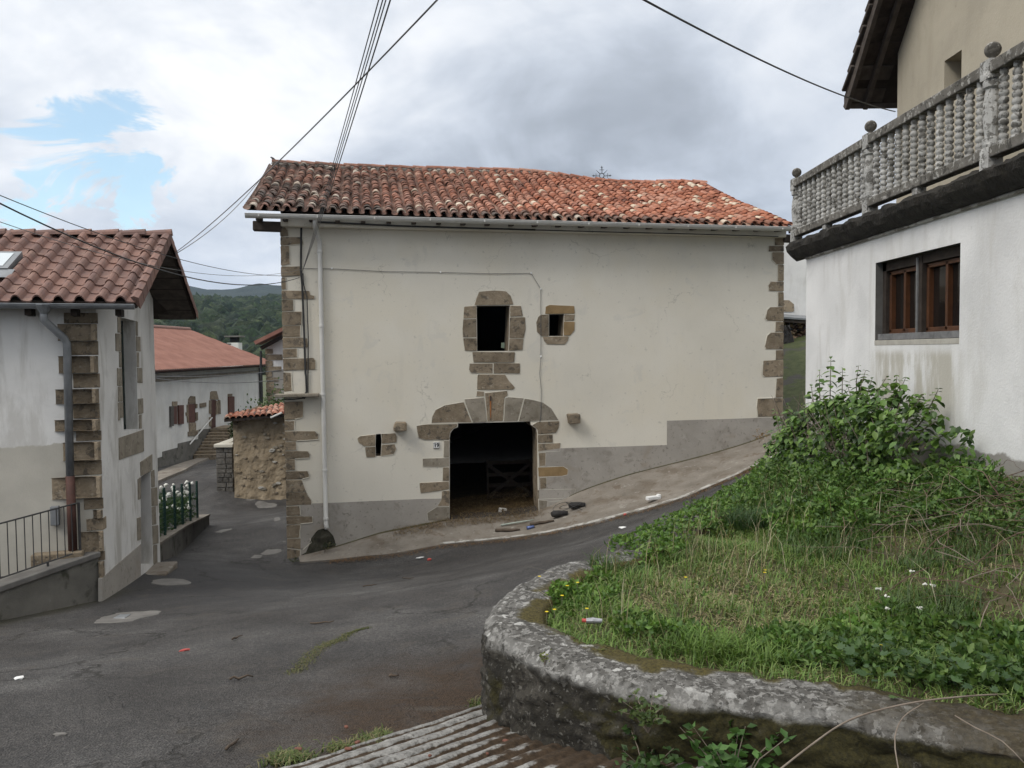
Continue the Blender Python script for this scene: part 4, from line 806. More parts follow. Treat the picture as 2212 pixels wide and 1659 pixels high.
# skylight
sk = MB()
def lro(s, t, l): return lroof(s, t, 0) + nm*l
s0, s1, t0, t1 = SKY
v = [lro(s0, t0, .0), lro(s1, t0, .0), lro(s1, t1, .0), lro(s0, t1, .0), lro(s0, t0, .14), lro(s1, t0, .14), lro(s1, t1, .14), lro(s0, t1, .14)]
skf = sk.add(v, [(0, 1, 5, 4), (1, 2, 6, 5), (2, 3, 7, 6), (3, 0, 4, 7), (4, 5, 6, 7)]).build('skylight', M['zinc'], rf2)
M['glass_pale'] = pm('skylight_glass', [(.3, (.42, .47, .50)), (.7, (.50, .55, .57))], scale=2, rough=.06, bstr=0, spec=.8)
MB().add([lro(s0+.09, t0+.03, .147), lro(s1-.09, t0+.03, .147), lro(s1-.09, t1-.03, .147), lro(s0+.09, t1-.03, .147)], [(0, 1, 2, 3)]).build('pane', M['glass_pale'], skf)
MB().add([lro(s0-.1, t0-.10, .10), lro(s1+.1, t0-.10, .10), lro(s1+.1, t0, .12), lro(s0-.1, t0, .12)], [(0, 1, 2, 3)]).build('flashing', M['zinc'], skf)
lgut = gutter(lroof(.02, 0, -.05) - LGd*.07, lroof(6, 0, -.05) - LGd*.07, .075, 'gutter', M['zinc'], lh)
for i in range(9):
    p = lf(-.35 + i*.62, zE-.16, .26); MB().beam(lf(-.35+i*.62, zE-.17, -.05), p, .09, .11).build('rafter_tail', M['darkwood'], rf2)
for k in range(7):      # soffit boards
    t0_, t1_ = k/7+.006, (k+1)/7-.006
    for side in (1, -1): MB().add([lroof(.03, t0_, -.115, side), lroof(.03, t1_, -.115, side), lroof(.70, t1_, -.115, side), lroof(.70, t0_, -.115, side)], [(0, 1, 2, 3)]).build('soffit_board', M['timber'], rf2)
# downpipe: zinc above, rusty below
q1 = [(0.648, 2.377), (0.664, 2.14), (0.434, 1.86), (0.403, 1.786), (0.421, -0.307), (0.417, -1.46)]
MB().lathe([(.06, -.12), (.13, 0), (.13, .02)], lf(q1[0][0], q1[0][1]-.02, .36), 10).build('funnel', M['zinc'], lh)
MB().tube([lf(q1[0][0], q1[0][1], .36), lf(q1[1][0], q1[1][1], .34), lf(q1[2][0], q1[2][1], .14), lf(q1[3][0], q1[3][1], .12), lf(q1[4][0], q1[4][1], .12)], .06, 10).build('downpipe', M['zinc'], lh, True)
MB().tube([lf(q1[4][0], q1[4][1]+.02, .12), lf(q1[5][0], q1[5][1], .12)], .065, 10).build('lower_downpipe', M['rustpipe'], lh, True)

# ---- low wall with railing in front of it
LWa = Vector((-6.62, 12.42, 0)); LWd = Vector((-.66, -1.42, 0)).normalized(); LWn = Vector((-LWd.y, LWd.x, 0))
def lw(u, z, n=0.): return LWa + LWd*u + LWn*n + Vector((0, 0, z))
lwz = [(0.066, -1.533), (0.865, -1.586), (1.552, -1.648)]
sl_ = (lwz[2][1]-lwz[0][1])/(lwz[2][0]-lwz[0][0]); topz = lambda u: lwz[0][1] + sl_*(u-lwz[0][0])
lowt = thing('low_wall', lw(1., -2.2, 0), 'grey rendered low wall with a sloping concrete cap beside the left house', 'wall')
M['wetrender'] = pm('damp_render', [(.3, (.10, .095, .082)), (.7, (.17, .16, .14))], scale=1.8, bscale=40, bstr=.5, bdist=.012, spots=[((.035, .035, .022), 2.2, .52, .66, .8), ((.24, .23, .21), 6, .66, .78, .5)])
MB().prism([(0, -3.2), (3.6, -3.2), (3.6, topz(3.6)-.09), (0, topz(0)-.09)], lw, -.26, .0).build('wall_body', M['wetrender'], lowt)
MB().prism([(-.02, topz(0)-.09), (3.6, topz(3.6)-.09), (3.6, topz(3.6)), (-.02, topz(0))], lw, -.29, .035).build('cap', M['patch'], lowt, bevel=.015)
rail = thing('railing', lw(1., topz(1.), -.13), 'thin dark iron railing standing on the low wall cap', 'railing')
rt = [(0.213, -0.715), (1.521, -0.802)]; rs = (rt[1][1]-rt[0][1])/(rt[1][0]-rt[0][0]); rzf = lambda u: rt[0][1] + rs*(u-rt[0][0])
MB().tube([lw(rt[0][0], rzf(rt[0][0]), -.13), lw(3.4, rzf(3.4), -.13)], .014, 6).build('top_rail', M['iron'], rail)
MB().tube([lw(rt[0][0], topz(rt[0][0])+.06, -.13), lw(3.4, topz(3.4)+.06, -.13)], .012, 6).build('bottom_rail', M['iron'], rail)
for i in range(26):
    u = rt[0][0] + i*.125; MB().tube([lw(u, topz(u)+.055, -.13), lw(u, rzf(u), -.13)], .008 if i else .022, 5).build('bar' if i else 'post', M['iron'], rail)
for i in range(3):
    u = .75+i*1.1; MB().tube([lw(u, topz(u)-.01, -.13), lw(u, topz(u)+.07, -.13)], .018, 6).build('post', M['iron'], rail)
MB().box(lf(.62, -1.78, .13), (.72, .20, .62), math.atan2(LFd.y, LFd.x)).build('stone_step', M['stone'], lh, bevel=.02)
MB().box(lf(1.65, -2.05, .20), (.8, .36, .5), math.atan2(LFd.y, LFd.x)).build('stone_step', M['darkwood'], lh, bevel=.02)
MB().box(lf(.66, -0.908, .06), (.12, .1, .30), math.atan2(LFd.y, LFd.x)).build('meter_box', M['zinc'], lh, bevel=.01)

# ---- fence kerb, green posts and the flower bed behind
KA = Vector((-7.27, 15.8, 0)); KD = Vector((-1.69, 7.2, 0)).normalized(); KN = Vector((KD.y, -KD.x, 0))
def kf(u, z, n=0.): return KA + KD*u + KN*n + Vector((0, 0, z))
ktop = [(0.341, -2.289), (3.457, -2.659), (7.436, -3.169)]
kz = lambda u: float(np.interp(u, [q[0] for q in ktop], [q[1] for q in ktop]))
kb = thing('kerb_wall', kf(3, -3), 'low mossy concrete kerb wall under the green fence in the lane', 'wall')
MB().prism([(-.2, -4.5), (ktop[2][0], -4.5), (ktop[2][0], kz(9)), (ktop[1][0], kz(ktop[1][0])), (-.2, kz(0))], kf, -.25, .0).build('wall_body', M['wetrender'], kb)
MB().prism([(-.2, kz(0)), (ktop[1][0], kz(ktop[1][0])), (ktop[2][0], kz(9)), (ktop[2][0], kz(9)+.05), (ktop[1][0], kz(ktop[1][0])+.05), (-.2, kz(0)+.05)], kf, -.28, .03).build('cap', M['concrete'], kb)
fen = thing('fence', kf(3, -2.5, -.1), 'dark green mesh fence with slim posts holding back white flowers', 'fence')
M['green'] = pm('green_steel', [(.3, (.012, .035, .028)), (.7, (.022, .055, .042))], scale=6, rough=.5, bstr=0)
pu = [0.459, 1.674, 2.868, 3.859, 4.978, 6.112]
for u in pu: MB().tube([kf(u, kz(u), -.12), kf(u, kz(u)+1.08, -.12)], .032, 8).build('post', M['green'], fen)
mesh_ = MB()
for k in range(9): mesh_.tube([kf(pu[0], kz(pu[0])+.1+k*.11, -.12)] + [kf(u, kz(u)+.1+k*.11, -.12) for u in pu[1:]], .004, 4)
u = pu[0]
while u < pu[-1]: mesh_.tube([kf(u, kz(u)+.08, -.12), kf(u, kz(u)+1.0, -.12)], .004, 4); u += .14
mesh_.build('mesh_panel', M['green'], fen)

# ================================================================== leaf generators
def leaves(P, N, size, cols, ratio=.55, fold=.18):
    """folded diamond leaves at P with tip directions N"""
    n = len(P); N = N/np.linalg.norm(N, axis=1, keepdims=True); r = rng.normal(size=(n, 3)); S = np.cross(N, r); S /= np.linalg.norm(S, axis=1, keepdims=True); Z = np.cross(S, N)
    L_ = size[:, None]; base = P; tip = P + N*L_; mid = P + N*L_*.45
    l = mid + S*L_*ratio*.5 + Z*L_*fold; r2 = mid - S*L_*ratio*.5 + Z*L_*fold
    V = np.stack([base, l, tip, r2], 1).reshape(-1, 3); k = np.arange(n)*4
    F = np.concatenate([np.c_[k, k+1, k+2], np.c_[k, k+2, k+3]]); C_ = np.repeat(cols, 4, 0)
    return V, F, C_
def blades(P, h, lean, wdt, cols, tipcol=1.25):
    n = len(P); a = rng.uniform(0, 2*math.pi, n); D = np.c_[np.cos(a), np.sin(a), np.zeros(n)]; S = np.c_[-np.sin(a), np.cos(a), np.zeros(n)]
    Z = np.array([[0, 0, 1.]]); h = h[:, None]; lean = lean[:, None]; wd = wdt[:, None]
    m1 = P + Z*h*.55 + D*h*lean*.3; tp = P + Z*h*(1-.35*lean) + D*h*lean
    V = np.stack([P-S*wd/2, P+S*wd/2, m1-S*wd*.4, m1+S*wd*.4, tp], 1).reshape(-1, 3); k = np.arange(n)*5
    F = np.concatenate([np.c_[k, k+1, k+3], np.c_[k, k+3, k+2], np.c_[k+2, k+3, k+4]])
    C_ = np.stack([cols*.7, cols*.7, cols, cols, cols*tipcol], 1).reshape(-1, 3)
    return V, F, C_
def merge(parts):
    V, F, C_ = [], [], []; k = 0
    for v, f, c in parts: V.append(v); F.append(f+k); C_.append(c); k += len(v)
    return np.concatenate(V), np.concatenate(F), np.concatenate(C_)
def pick(pal, n, jit=.25):
    pal = np.array(pal); return pal[rng.integers(0, len(pal), n)]*rng.uniform(1-jit, 1+jit, (n, 1))
GREENS = [(.035, .065, .016), (.05, .09, .022), (.07, .115, .03), (.045, .08, .03)]
fb = thing('flower_bush', kf(5, -2.6, -.5), 'bushy plants with white blooms behind the green lane fence', 'plant')
n = 4200; u = rng.uniform(pu[0]-.2, pu[-1]+.1, n); nn_ = rng.uniform(-1.1, -.16, n); hh = rng.uniform(0, 1, n)**.8
P = np.array([kf(a, kz(a) + b*(.62+.45*max(0, (a-pu[0])/(pu[-1]-pu[0])))*(.75+.35*mnoise.noise(Vector((a*1.3, c, 0)))), c) for a, b, c in zip(u, hh, nn_)])
V, F, C_ = leaves(P, rng.normal(size=(n, 3))+[0, 0, .6], rng.uniform(.06, .12, n), pick(GREENS, n))
o = fast('foliage', V, F, M['foliage'], fb, C_); o['kind'] = 'stuff'
M['petal'] = pm('white_petals', [(.3, (.62, .62, .56)), (.7, (.78, .78, .72))], scale=9, bstr=0)
blo = MB()
for i in range(46):
    a = random.uniform(pu[0]+.3, pu[-1]+.1); zz = kz(a) + random.uniform(.35, 1.05+.1*(a-pu[0])/3); c0 = kf(a, zz, random.uniform(-.35, -.13)); r = random.uniform(.03, .065)
    bm = bmesh.new(); bmesh.ops.create_icosphere(bm, subdivisions=1, radius=r)
    for v_ in bm.verts: v_.co *= random.uniform(.7, 1.25)
    MB().add([c0 + v_.co for v_ in bm.verts], [[q.index for q in f_.verts] for f_ in bm.faces]).build('bloom', M['petal'], fb); bm.free()

# ================================================================== pale house down the lane
FA = Vector((-17.29, 38, 0)); FD = Vector((-0.001, 1, 0)); FN = Vector((1, 0.001, 0))
def ff(u, z, n=0.): return FA + FD*u + FN*n + Vector((0, 0, z))
fh_ = thing('house', ff(8, -4, 0), 'long pale house down the lane with brown shutters and a red hipped roof', 'house')
ez = 0.714; ul = 15.898
fw = MB().wall([(-3, -6), (ul, -6), (ul, ez+.1), (-3, ez+.1)], [], ff).add([ff(ul, -6), ff(ul, ez), ff(ul, ez, -10), ff(ul, -6, -10)], [(0, 1, 2, 3)]).build('wall', M['white_f'], fh_)
MB().beam(ff(-3, ez-.35, .0), ff(ul, ez-.35, .0), .12, .18).build('string_course', M['stone_grey'], fh_)
rl = [(11.248, 3.236), (16.633, 3.264)]; el = (18.055, 0.847)
M['farroof'] = pm('far_roof_tiles', [(.3, (.19, .090, .068)), (.55, (.245, .122, .092)), (.8, (.29, .155, .12))], scale=1.2, bscale=9, bstr=.4, bdist=.05, spots=[((.16, .08, .06), 2.5, .6, .72, .6)])
rf3 = MB(); nS, nT = 170, 10; v = []
for i in range(nS+1):
    s = i/nS
    for j in range(nT+1):
        t = j/nT; u_e = -4 + (el[0]+4)*s; u_r = -4 + (rl[1][0]+4)*s
        v.append(ff(u_e + (u_r-u_e)*t, el[1] + (rl[1][1]-el[1])*t + .05*abs(math.sin(i*math.pi/2)) + .03*(j % 2), .55-5.55*t))
rf3.add(v, [(i*(nT+1)+j, i*(nT+1)+j+1, (i+1)*(nT+1)+j+1, (i+1)*(nT+1)+j) for i in range(nS) for j in range(nT)])
rf3.add([ff(el[0], el[1], .55), ff(el[0], el[1], -10.5), ff(rl[1][0], rl[1][1], -5)], [(0, 1, 2)])
rf3.add([ff(-4, el[1], -10.5), ff(-4, rl[1][1], -5), ff(rl[1][0], rl[1][1], -5), ff(el[0], el[1], -10.5)], [(0, 1, 2, 3)])
rf3 = rf3.build('roof', M['farroof'], fh_)
MB().tube([ff(-4, rl[0][1]+.05, -5), ff(rl[1][0], rl[1][1]+.05, -5)], .14, 8).build('ridge', M['newtile'], rf3)
MB().beam(ff(-4, el[1]-.08, .42), ff(el[0], el[1]-.08, .42), .5, .12).build('eave', M['darkwood'], rf3)
gutter(ff(-4, el[1]-.01, .68), ff(el[0], el[1]-.01, .68), .08, 'gutter', M['rustpipe'], fh_)
MB().tube([ff(ul-.15, ez-.1, .08), ff(ul-.15, -4, .08)], .06, 8).build('downpipe', M['black'], fh_)
skl = [(8.295, 2.087), (8.776, 2.09), (10.368, 1.866), (9.803, 1.865)]
uu0 = skl[0][0]; MB().add([ff(uu0, skl[0][1]+.05, -2.85), ff(uu0+1.5, skl[0][1]+.05, -2.85), ff(uu0+1.5, skl[2][1]-.1, -2.1), ff(uu0, skl[2][1]-.1, -2.1)], [(0, 1, 2, 3)]).build('skylight', M['glass_pale'], rf3)
M['shutter'] = pm('red_brown_shutter', [(.3, (.085, .040, .030)), (.7, (.13, .062, .046))], scale=5, rough=.7, bstr=.2)
M['shutter_g'] = pm('grey_shutter', [(.3, (.075, .068, .058)), (.7, (.11, .10, .088))], scale=5, rough=.7, bstr=.2)
for nm_, mat_, d_, polys in (('shutter', M['shutter_g'], .10, [[(1.581, -1.021), (1.93, -1.031), (1.865, -2.041), (1.556, -2.029)]]),
    ('shutter', M['shutter'], .10, [[(2.547, -1.031), (3.146, -1.061), (3.1, -2.039), (2.535, -2.008)], [(9.777, -1.005), (10.672, -1.04), (10.622, -2.114), (9.74, -2.052)]]),
    ('window', M['shutter'], .03, [[(3.855, -1.069), (4.793, -1.106), (4.745, -2.126), (3.881, -2.059)], [(1.945, -1.046), (2.46, -1.075), (2.418, -1.986), (1.903, -1.956)]]),
    ('door', M['rustpipe'], .02, [[(7.124, -1.035), (7.802, -1.077), (7.689, -2.739), (7.034, -2.675)]]),
    ('stone', M['stone'], .05, [[(1.929, -0.797), (2.493, -0.826), (2.477, -1.069), (1.897, -1.036)], [(3.857, -1.044), (3.946, -0.79), (4.228, -0.646), (4.801, -0.709), (4.831, -1.109)], [(3.907, -2.076), (4.8, -2.143), (4.789, -2.605), (3.921, -2.554)], [(3.759, -2.537), (5.038, -2.573), (5.04, -2.841), (3.744, -2.766)], [(3.701, -1.089), (3.836, -1.09), (3.842, -1.543), (3.698, -1.55)], [(3.541, -1.483), (3.827, -1.497), (3.852, -1.674), (3.565, -1.661)], [(3.689, -1.686), (3.85, -1.692), (3.865, -2.028), (3.72, -2.033)], [(4.85, -1.11), (5.085, -1.145), (5.043, -1.352), (4.852, -1.357)], [(4.837, -1.584), (5.104, -1.586), (5.075, -2.023), (4.826, -2.039)], [(5.442, -1.138), (6.315, -1.13), (6.319, -1.366), (5.445, -1.381)], [(6.938, -1), (7.017, -0.598), (7.283, -0.54), (7.922, -0.573), (8.216, -1.07)], [(6.811, -1.043), (7.08, -1.06), (7.028, -1.835), (6.741, -1.772)], [(6.746, -2.011), (7.038, -1.996), (7.019, -2.593), (6.735, -2.486)], [(7.841, -1.128), (8.154, -1.169), (8.049, -1.917), (7.787, -1.936)], [(8.193, -1.089), (8.487, -1.149), (8.488, -1.952), (8.136, -1.924)], [(9.8, -0.837), (10.49, -0.866), (10.478, -1.029), (9.766, -0.996)], [(10.717, -1.094), (10.863, -1.103), (10.794, -2.093), (10.647, -2.103)]])):
    for p in polys: MB().prism(p, ff, -.05, d_).build(nm_, mat_, fw if nm_ == 'stone' else fh_)
MB().prism([(-0.455, -3.439), (0.636, -3.435), (0.659, -3.197), (2.44, -3.21), (2.487, -3.003), (5.14, -3.07), (5.232, -2.558), (7.669, -2.721), (11.01, -2.893), (10.74, -6.774), (-0.54, -4.798)], ff, -.05, .03).build('dado', M['wetrender'], fh_)
stp = thing('stone_stair', ff(6, -4, .7), 'flight of stone steps climbing to the pale house door down the lane', 'stair')
st0 = (4.225, -3.957); st1 = (6.926, -2.705)
for k in range(9):
    u_ = st0[0] + (st1[0]-st0[0])*k/9; z_ = st0[1] + (st1[1]-st0[1])*(k+1)/9; du = (st1[0]-st0[0])/9
    MB().box(ff(u_+du*.55, z_-.6, .75), (du*1.12, 1.35, 1.2), math.atan2(FD.y, FD.x)).build('step', M['stone'], stp, bevel=.02)
MB().box(ff(st1[0]+.9, st1[1]-.8, .75), (1.9, 1.35, 1.7), math.atan2(FD.y, FD.x)).build('landing', M['stone'], stp)
hr = [(3.526, -3.172), (6.708, -2.029)]
MB().tube([ff(hr[0][0], hr[0][1], .2), ff(hr[1][0], hr[1][1], .2)], .035, 6).build('handrail', M['pvc'], stp)
pb = thing('potted_plant', ff(st1[0]-1.2, st1[1], 1.45), 'leafy plants with pale flowers beside the far stone steps', 'plant')
n = 700; P = np.array([ff(st0[0] + (st1[0]-st0[0])*(.55+.55*a), st0[1] + (st1[1]-st0[1])*(.55+.5*a) + .1 + b*.9, 1.5+c) for a, b, c in rng.uniform(0, 1, (n, 3))*[1, 1, .5]])
V, F, C_ = leaves(P, rng.normal(size=(n, 3))+[0, 0, .5], rng.uniform(.1, .22, n), pick(GREENS+[(.4, .42, .32)], n)); o = fast('foliage', V, F, M['foliage'], pb, C_); o['kind'] = 'stuff'

# chimneys of a house hidden behind
chz = [(-23.185, 66, 2.607), (-22.669, 62, 1.936)]
for q, (c0, sc, lab) in enumerate(((chz[0], 1., 'white chimney with flat cap standing above the far red roof'), (chz[1], .7, 'small pale chimney cap peeping over the far red roof'))):
    ch = thing('chimney', (c0[0], c0[1], c0[2]-4), lab, 'chimney'); zc0 = c0[2]
    MB().box((c0[0], c0[1], zc0-2.6), (.95*sc, .9*sc, 5.)).build('stack', M['white_f'], ch, bevel=.03)
    MB().box((c0[0], c0[1], zc0+.2), (.6*sc, .6*sc, .5)).build('flue', M['dark'], ch)
    MB().box((c0[0], c0[1], zc0+.42), (1.35*sc, 1.2*sc, .12)).build('cap', M['patch'], ch, bevel=.03)

# white house with stone quoins, half hidden by the barn corner
w2 = thing('house', (-14.939, 50, -2.433), 'white house with jagged stone quoins partly hidden behind the barn corner', 'house')
a0 = (-15.597, 50, -1.54)
def wf(u, z, n=0.): return Vector((a0[0]+u, a0[1]-n, z))
wq = lambda pts: pts
W2 = [(-0.087, -5.389), (1.775, -5.407), (1.958, 3.292), (0.083, 2.138)]
w2w = MB().wall(W2, [], wf).build('wall', M['white_r'], w2)
zz = W2[0][1]
zz = -5.389; zt = 2.05; k = 0
while zz < zt-.3:
    hq = random.uniform(.28, .42); wd = random.uniform(.35, .5) if k % 2 else random.uniform(.75, 1.15)
    MB().prism(jitter([(-.03, zz), (wd, zz+.02), (wd, zz+hq-.03), (-.03, zz+hq-.03)], .02), wf, -.05, .04).build('stone', M['stone'], w2w); zz += hq; k += 1
V2 = [(-15.873, 49.3, 2.251), (-13.445, 49.3, 3.413)]
MB().beam(V2[0], V2[1], 1.3, .22).build('roof', M['farroof'], w2); MB().beam(Vector(V2[0])-Vector((-.2, 0, .32)), Vector(V2[1])-Vector((0, 0, .32)), .3, .22).build('verge_beam', M['darkwood'], w2)
MB().tube([wf(-.25, zt-.3, .25), wf(-.25, zt-3.6, .25)], .08, 8).build('downpipe', M['black'], w2)
sh = thing('shrub', (-10.64, 36, -0.879), 'small green shrub showing between the hut roof and barn corner', 'shrub')
n = 900; P = rng.normal(size=(n, 3))*[.55, .5, .42] + np.array((-10.664, 36, -0.964)); V, F, C_ = leaves(P, rng.normal(size=(n, 3))+[0, 0, .6], rng.uniform(.08, .18, n), pick(GREENS, n)); o = fast('foliage', V, F, M['foliage'], sh, C_); o['kind'] = 'stuff'

# ================================================================== rubble hut beside the barn
hut = thing('hut', (-10.145, 30.4, -4.092), 'rough tan rubble hut with a low tiled roof left of the barn corner', 'hut')
M['rubble'] = pm('tan_rubble', [(.3, (.20, .155, .10)), (.5, (.27, .215, .145)), (.7, (.33, .27, .19))], scale=2.6, bscale=9, bstr=.9, bdist=.05, spots=[((.36, .31, .24), 7, .62, .72, .8), ((.10, .085, .07), 3.5, .6, .72, .6)])
M['rubble_grey'] = pm('grey_rubble', [(.3, (.06, .055, .048)), (.7, (.14, .13, .115))], scale=5, rnd=.5, bscale=12, bstr=.9, bdist=.04)
hx0, hx1 = -10.83, -7.505; hzb, hzt = -4.6, -0.881
hw = MB(); v = []; nx_, nz_ = 44, 34
for i in range(nx_+1):
    for j in range(nz_+1):
        X = hx0 + (hx1-hx0)*i/nx_; Z = hzb + (hzt-hzb)*j/nz_
        v.append((X, 30.4 + .06*mnoise.fractal(Vector((X*2.2, Z*2.2, 4.)), 1., 2., 4) - .09*max(0, .6-(Z+4.1))*(1+mnoise.noise(Vector((X*3, Z*3, 1)))), Z))
hw.add(v, [(i*(nz_+1)+j, (i+1)*(nz_+1)+j, (i+1)*(nz_+1)+j+1, i*(nz_+1)+j+1) for i in range(nx_) for j in range(nz_)])
hw.add([(hx0, 30.4, hzb), (hx0, 34, hzb), (hx0, 34, hzt+.3), (hx0, 30.4, hzt)], [(0, 1, 2, 3)])
hw = hw.build('wall', M['rubble'], hut)
for i in range(60):
    X = random.uniform(hx0+.1, hx0+2.4); Z = random.uniform(-3.9, hzt-.2); r = random.uniform(.025, .075)
    MB().prism(jitter([(X+r*1.7*math.cos(a), Z+r*.8*math.sin(a)) for a in [k*math.pi/3 for k in range(6)]], .02, 1), lambda u, z, n=0.: Vector((u, 30.36-n, z)), -.05, .012).build('stone', random.choice([M['rubble'], M['stone'], M['stone_grey'], M['mortar']]), hw, bevel=.008)
he = [(-10.981, 29.9, -0.898), (-8.226, 29.9, -0.695), (-9.206, 33.5, -0.476), (-12.101, 33.5, -1.022)]
hr_ = MB(); hr_.add([Vector(p) for p in he] + [Vector(p)-Vector((0, 0, .10)) for p in he], [(0, 1, 2, 3), (4, 5, 6, 7), (0, 4, 5, 1), (0, 3, 7, 4)]); hr_ = hr_.build('roof', M['darkwood'], hut)
h0, h1, h2, h3 = [Vector(p) for p in he]
for c in range(12):
    for r_ in range(9):
        s = (c+.5)/12; t = r_/9
        p = h0.lerp(h1, s).lerp(h3.lerp(h2, s), t); up = (h3.lerp(h2, s) - h0.lerp(h1, s)).normalized(); ac = (h1-h0).normalized(); nm_ = ac.cross(up).normalized(); ac = up.cross(nm_)
        o = place('tile', tile_me, Matrix.Translation(p + nm_*.02 - up*.05) @ Matrix((ac, up, nm_)).transposed().to_4x4() @ Matrix.Rotation(random.gauss(0, .06), 4, 'Z') @ Matrix.Diagonal((1.15, 1.15, 1.2, 1)), hr_); o['age'] = random.uniform(0, .35); o['shade'] = random.uniform(.2, .9)
MB().tube([(-9.17, 29.8, -0.841), (-8.745, 29.8, -0.66)], .04, 6).build('gutter_scrap', M['pvc'], hut)
yw = thing('yard_wall', (-11.199, 30.6, -3.755), 'grey stone yard wall with a white cap beside the rubble hut', 'wall')
yx = [-11.735, -11.075]; yz = -2.078
MB().box(((yx[0]+yx[1])/2, 31.3, (yz-5)/2), (yx[1]-yx[0], .6, yz+5)).build('wall_body', M['rubble_grey'], yw)
Z = -4.3
while Z < yz-.1:
    hq = random.uniform(.16, .26); X = yx[0]
    while X < yx[1]-.1:
        wd = min(random.uniform(.22, .45), yx[1]-X)
        MB().box((X+wd/2, 30.99, Z+hq/2), (wd-.03, .06, hq-.03), 0, random.uniform(-.04, .04)).build('stone', M['rubble_grey'], yw, bevel=.012); X += wd
    Z += hq
MB().box(((yx[0]+yx[1])/2, 31.25, yz+.05), (yx[1]-yx[0]+.1, .75, .14)).build('cap', M['lip'], yw, bevel=.03)
MB().beam((yx[0]+.2, 31.5, yz+.06), (yx[0]+.9, 35., yz+.4), .4, .14).build('cap', M['lip'], yw)

# ================================================================== house on the right with the terrace
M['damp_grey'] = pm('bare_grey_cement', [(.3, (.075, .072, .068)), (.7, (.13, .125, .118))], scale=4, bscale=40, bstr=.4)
RX = 4.93
def rr_(u, z, n=0.): return Vector((RX-n, u, z))
rh = thing('house', (RX, 9, 0), 'whitewashed house on the right with a terrace, brown window and beige upper floor', 'house')
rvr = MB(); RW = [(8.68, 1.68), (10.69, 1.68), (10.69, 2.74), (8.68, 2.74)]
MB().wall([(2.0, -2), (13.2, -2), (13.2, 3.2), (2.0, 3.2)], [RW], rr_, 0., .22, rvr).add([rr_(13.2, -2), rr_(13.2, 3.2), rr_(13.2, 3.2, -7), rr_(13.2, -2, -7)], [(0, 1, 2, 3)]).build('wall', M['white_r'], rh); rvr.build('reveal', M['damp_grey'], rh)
M['moss_slab'] = pm('black_mossy_slab', [(.3, (.012, .011, .009)), (.6, (.034, .030, .024)), (.85, (.075, .066, .05))], scale=5, bscale=22, bstr=1., bdist=.05, spots=[((.16, .15, .13), 9, .66, .76, .7)])
prof = [(-.03, 3.10), (.08, 3.11), (.15, 3.17), (.21, 3.25), (.23, 3.33), (.19, 3.385), (.10, 3.40), (-.3, 3.40), (-1.4, 3.40)]
ys = np.arange(2.0, 13.75, .05); v = []
for yv in ys:
    end = max(0., (yv-13.35)/.35)
    for q, (n_, z_) in enumerate(prof):
        a = mnoise.fractal(Vector((yv*3.1, q*1.3, 5.)), 1., 2., 4)*.045*(1 if 0 < q < 7 else 0)
        v.append((RX-(n_+a)*(1-.35*end*end), yv + .05*mnoise.noise(Vector((q, yv*2, 0)))*end, z_ + a*.5 + .05*end*(3.3-z_)*4*(0 < q < 4)))
k = len(prof); f = [(i*k+j, i*k+j+1, (i+1)*k+j+1, (i+1)*k+j) for i in range(len(ys)-1) for j in range(k-1)] + [tuple(range((len(ys)-1)*k, len(ys)*k))]
MB().add(v, f).build('terrace_slab', M['moss_slab'], rh)
MB().tube([rr_(2, 3.09, .02), rr_(13.15, 3.09, .02)], .022, 6).build('moulding', M['whitewash'], rh)
# window
M['brownwood'] = pm('brown_varnished_wood', [(.3, (.045, .018, .008)), (.7, (.095, .038, .015))], scale=7, rough=.5, bstr=.15)
M['glass'] = pm('dark_glass', [(.3, (.010, .008, .007)), (.7, (.018, .014, .012))], scale=1, rough=.06, bstr=0, spec=.45)
M['greywood'] = pm('grey_old_wood', [(.3, (.10, .10, .10)), (.7, (.20, .20, .20))], scale=9, bscale=50, bstr=.3)
rwin = MB().prism([(8.66, 1.66), (10.71, 1.66), (10.71, 2.76), (8.66, 2.76)], rr_, -.24, -.20).build('window', M['glass'], rh)
def bar(u0, u1, z0, z1, n0, n1, nm_, mt_, par=None): return MB().prism([(u0, z0), (u1, z0), (u1, z1), (u0, z1)], rr_, n0+.10, n1+(.10 if n1 < 0 else 0)).build(nm_, mt_, par or rwin, bevel=.004)
bar(9.66, 9.76, 1.70, 2.74, -.34, -.19, 'mullion', M['darkwood']); bar(9.735, 9.765, 1.70, 2.70, -.19, -.17, 'mullion_face', M['greywood'])
bar(10.60, 10.70, 1.68, 2.74, -.34, -.20, 'frame', M['darkwood']); bar(8.68, 10.70, 2.62, 2.74, -.34, -.20, 'frame', M['darkwood']); bar(8.68, 8.74, 1.7, 2.74, -.34, -.20, 'frame', M['darkwood'])
for a, b_ in ((9.78, 10.58), (8.76, 9.64)):
    cs = bar(a, a+.05, 1.80, 2.60, -.31, -.235, 'casement', M['brownwood'])
    for q in ((b_-.05, b_, 1.80, 2.60), (a, b_, 1.78, 1.84), (a, b_, 2.56, 2.61), ((a+b_)/2-.025, (a+b_)/2+.025, 1.80, 2.60)): bar(*q, -.305, -.24, 'stile', M['brownwood'], cs)
bar(8.68, 10.70, 1.63, 1.695, -.30, .004, 'sill', M['mortar'], rh); bar(8.70, 10.68, 1.70, 1.78, -.33, -.13, 'wooden_sill', M['greywood'])
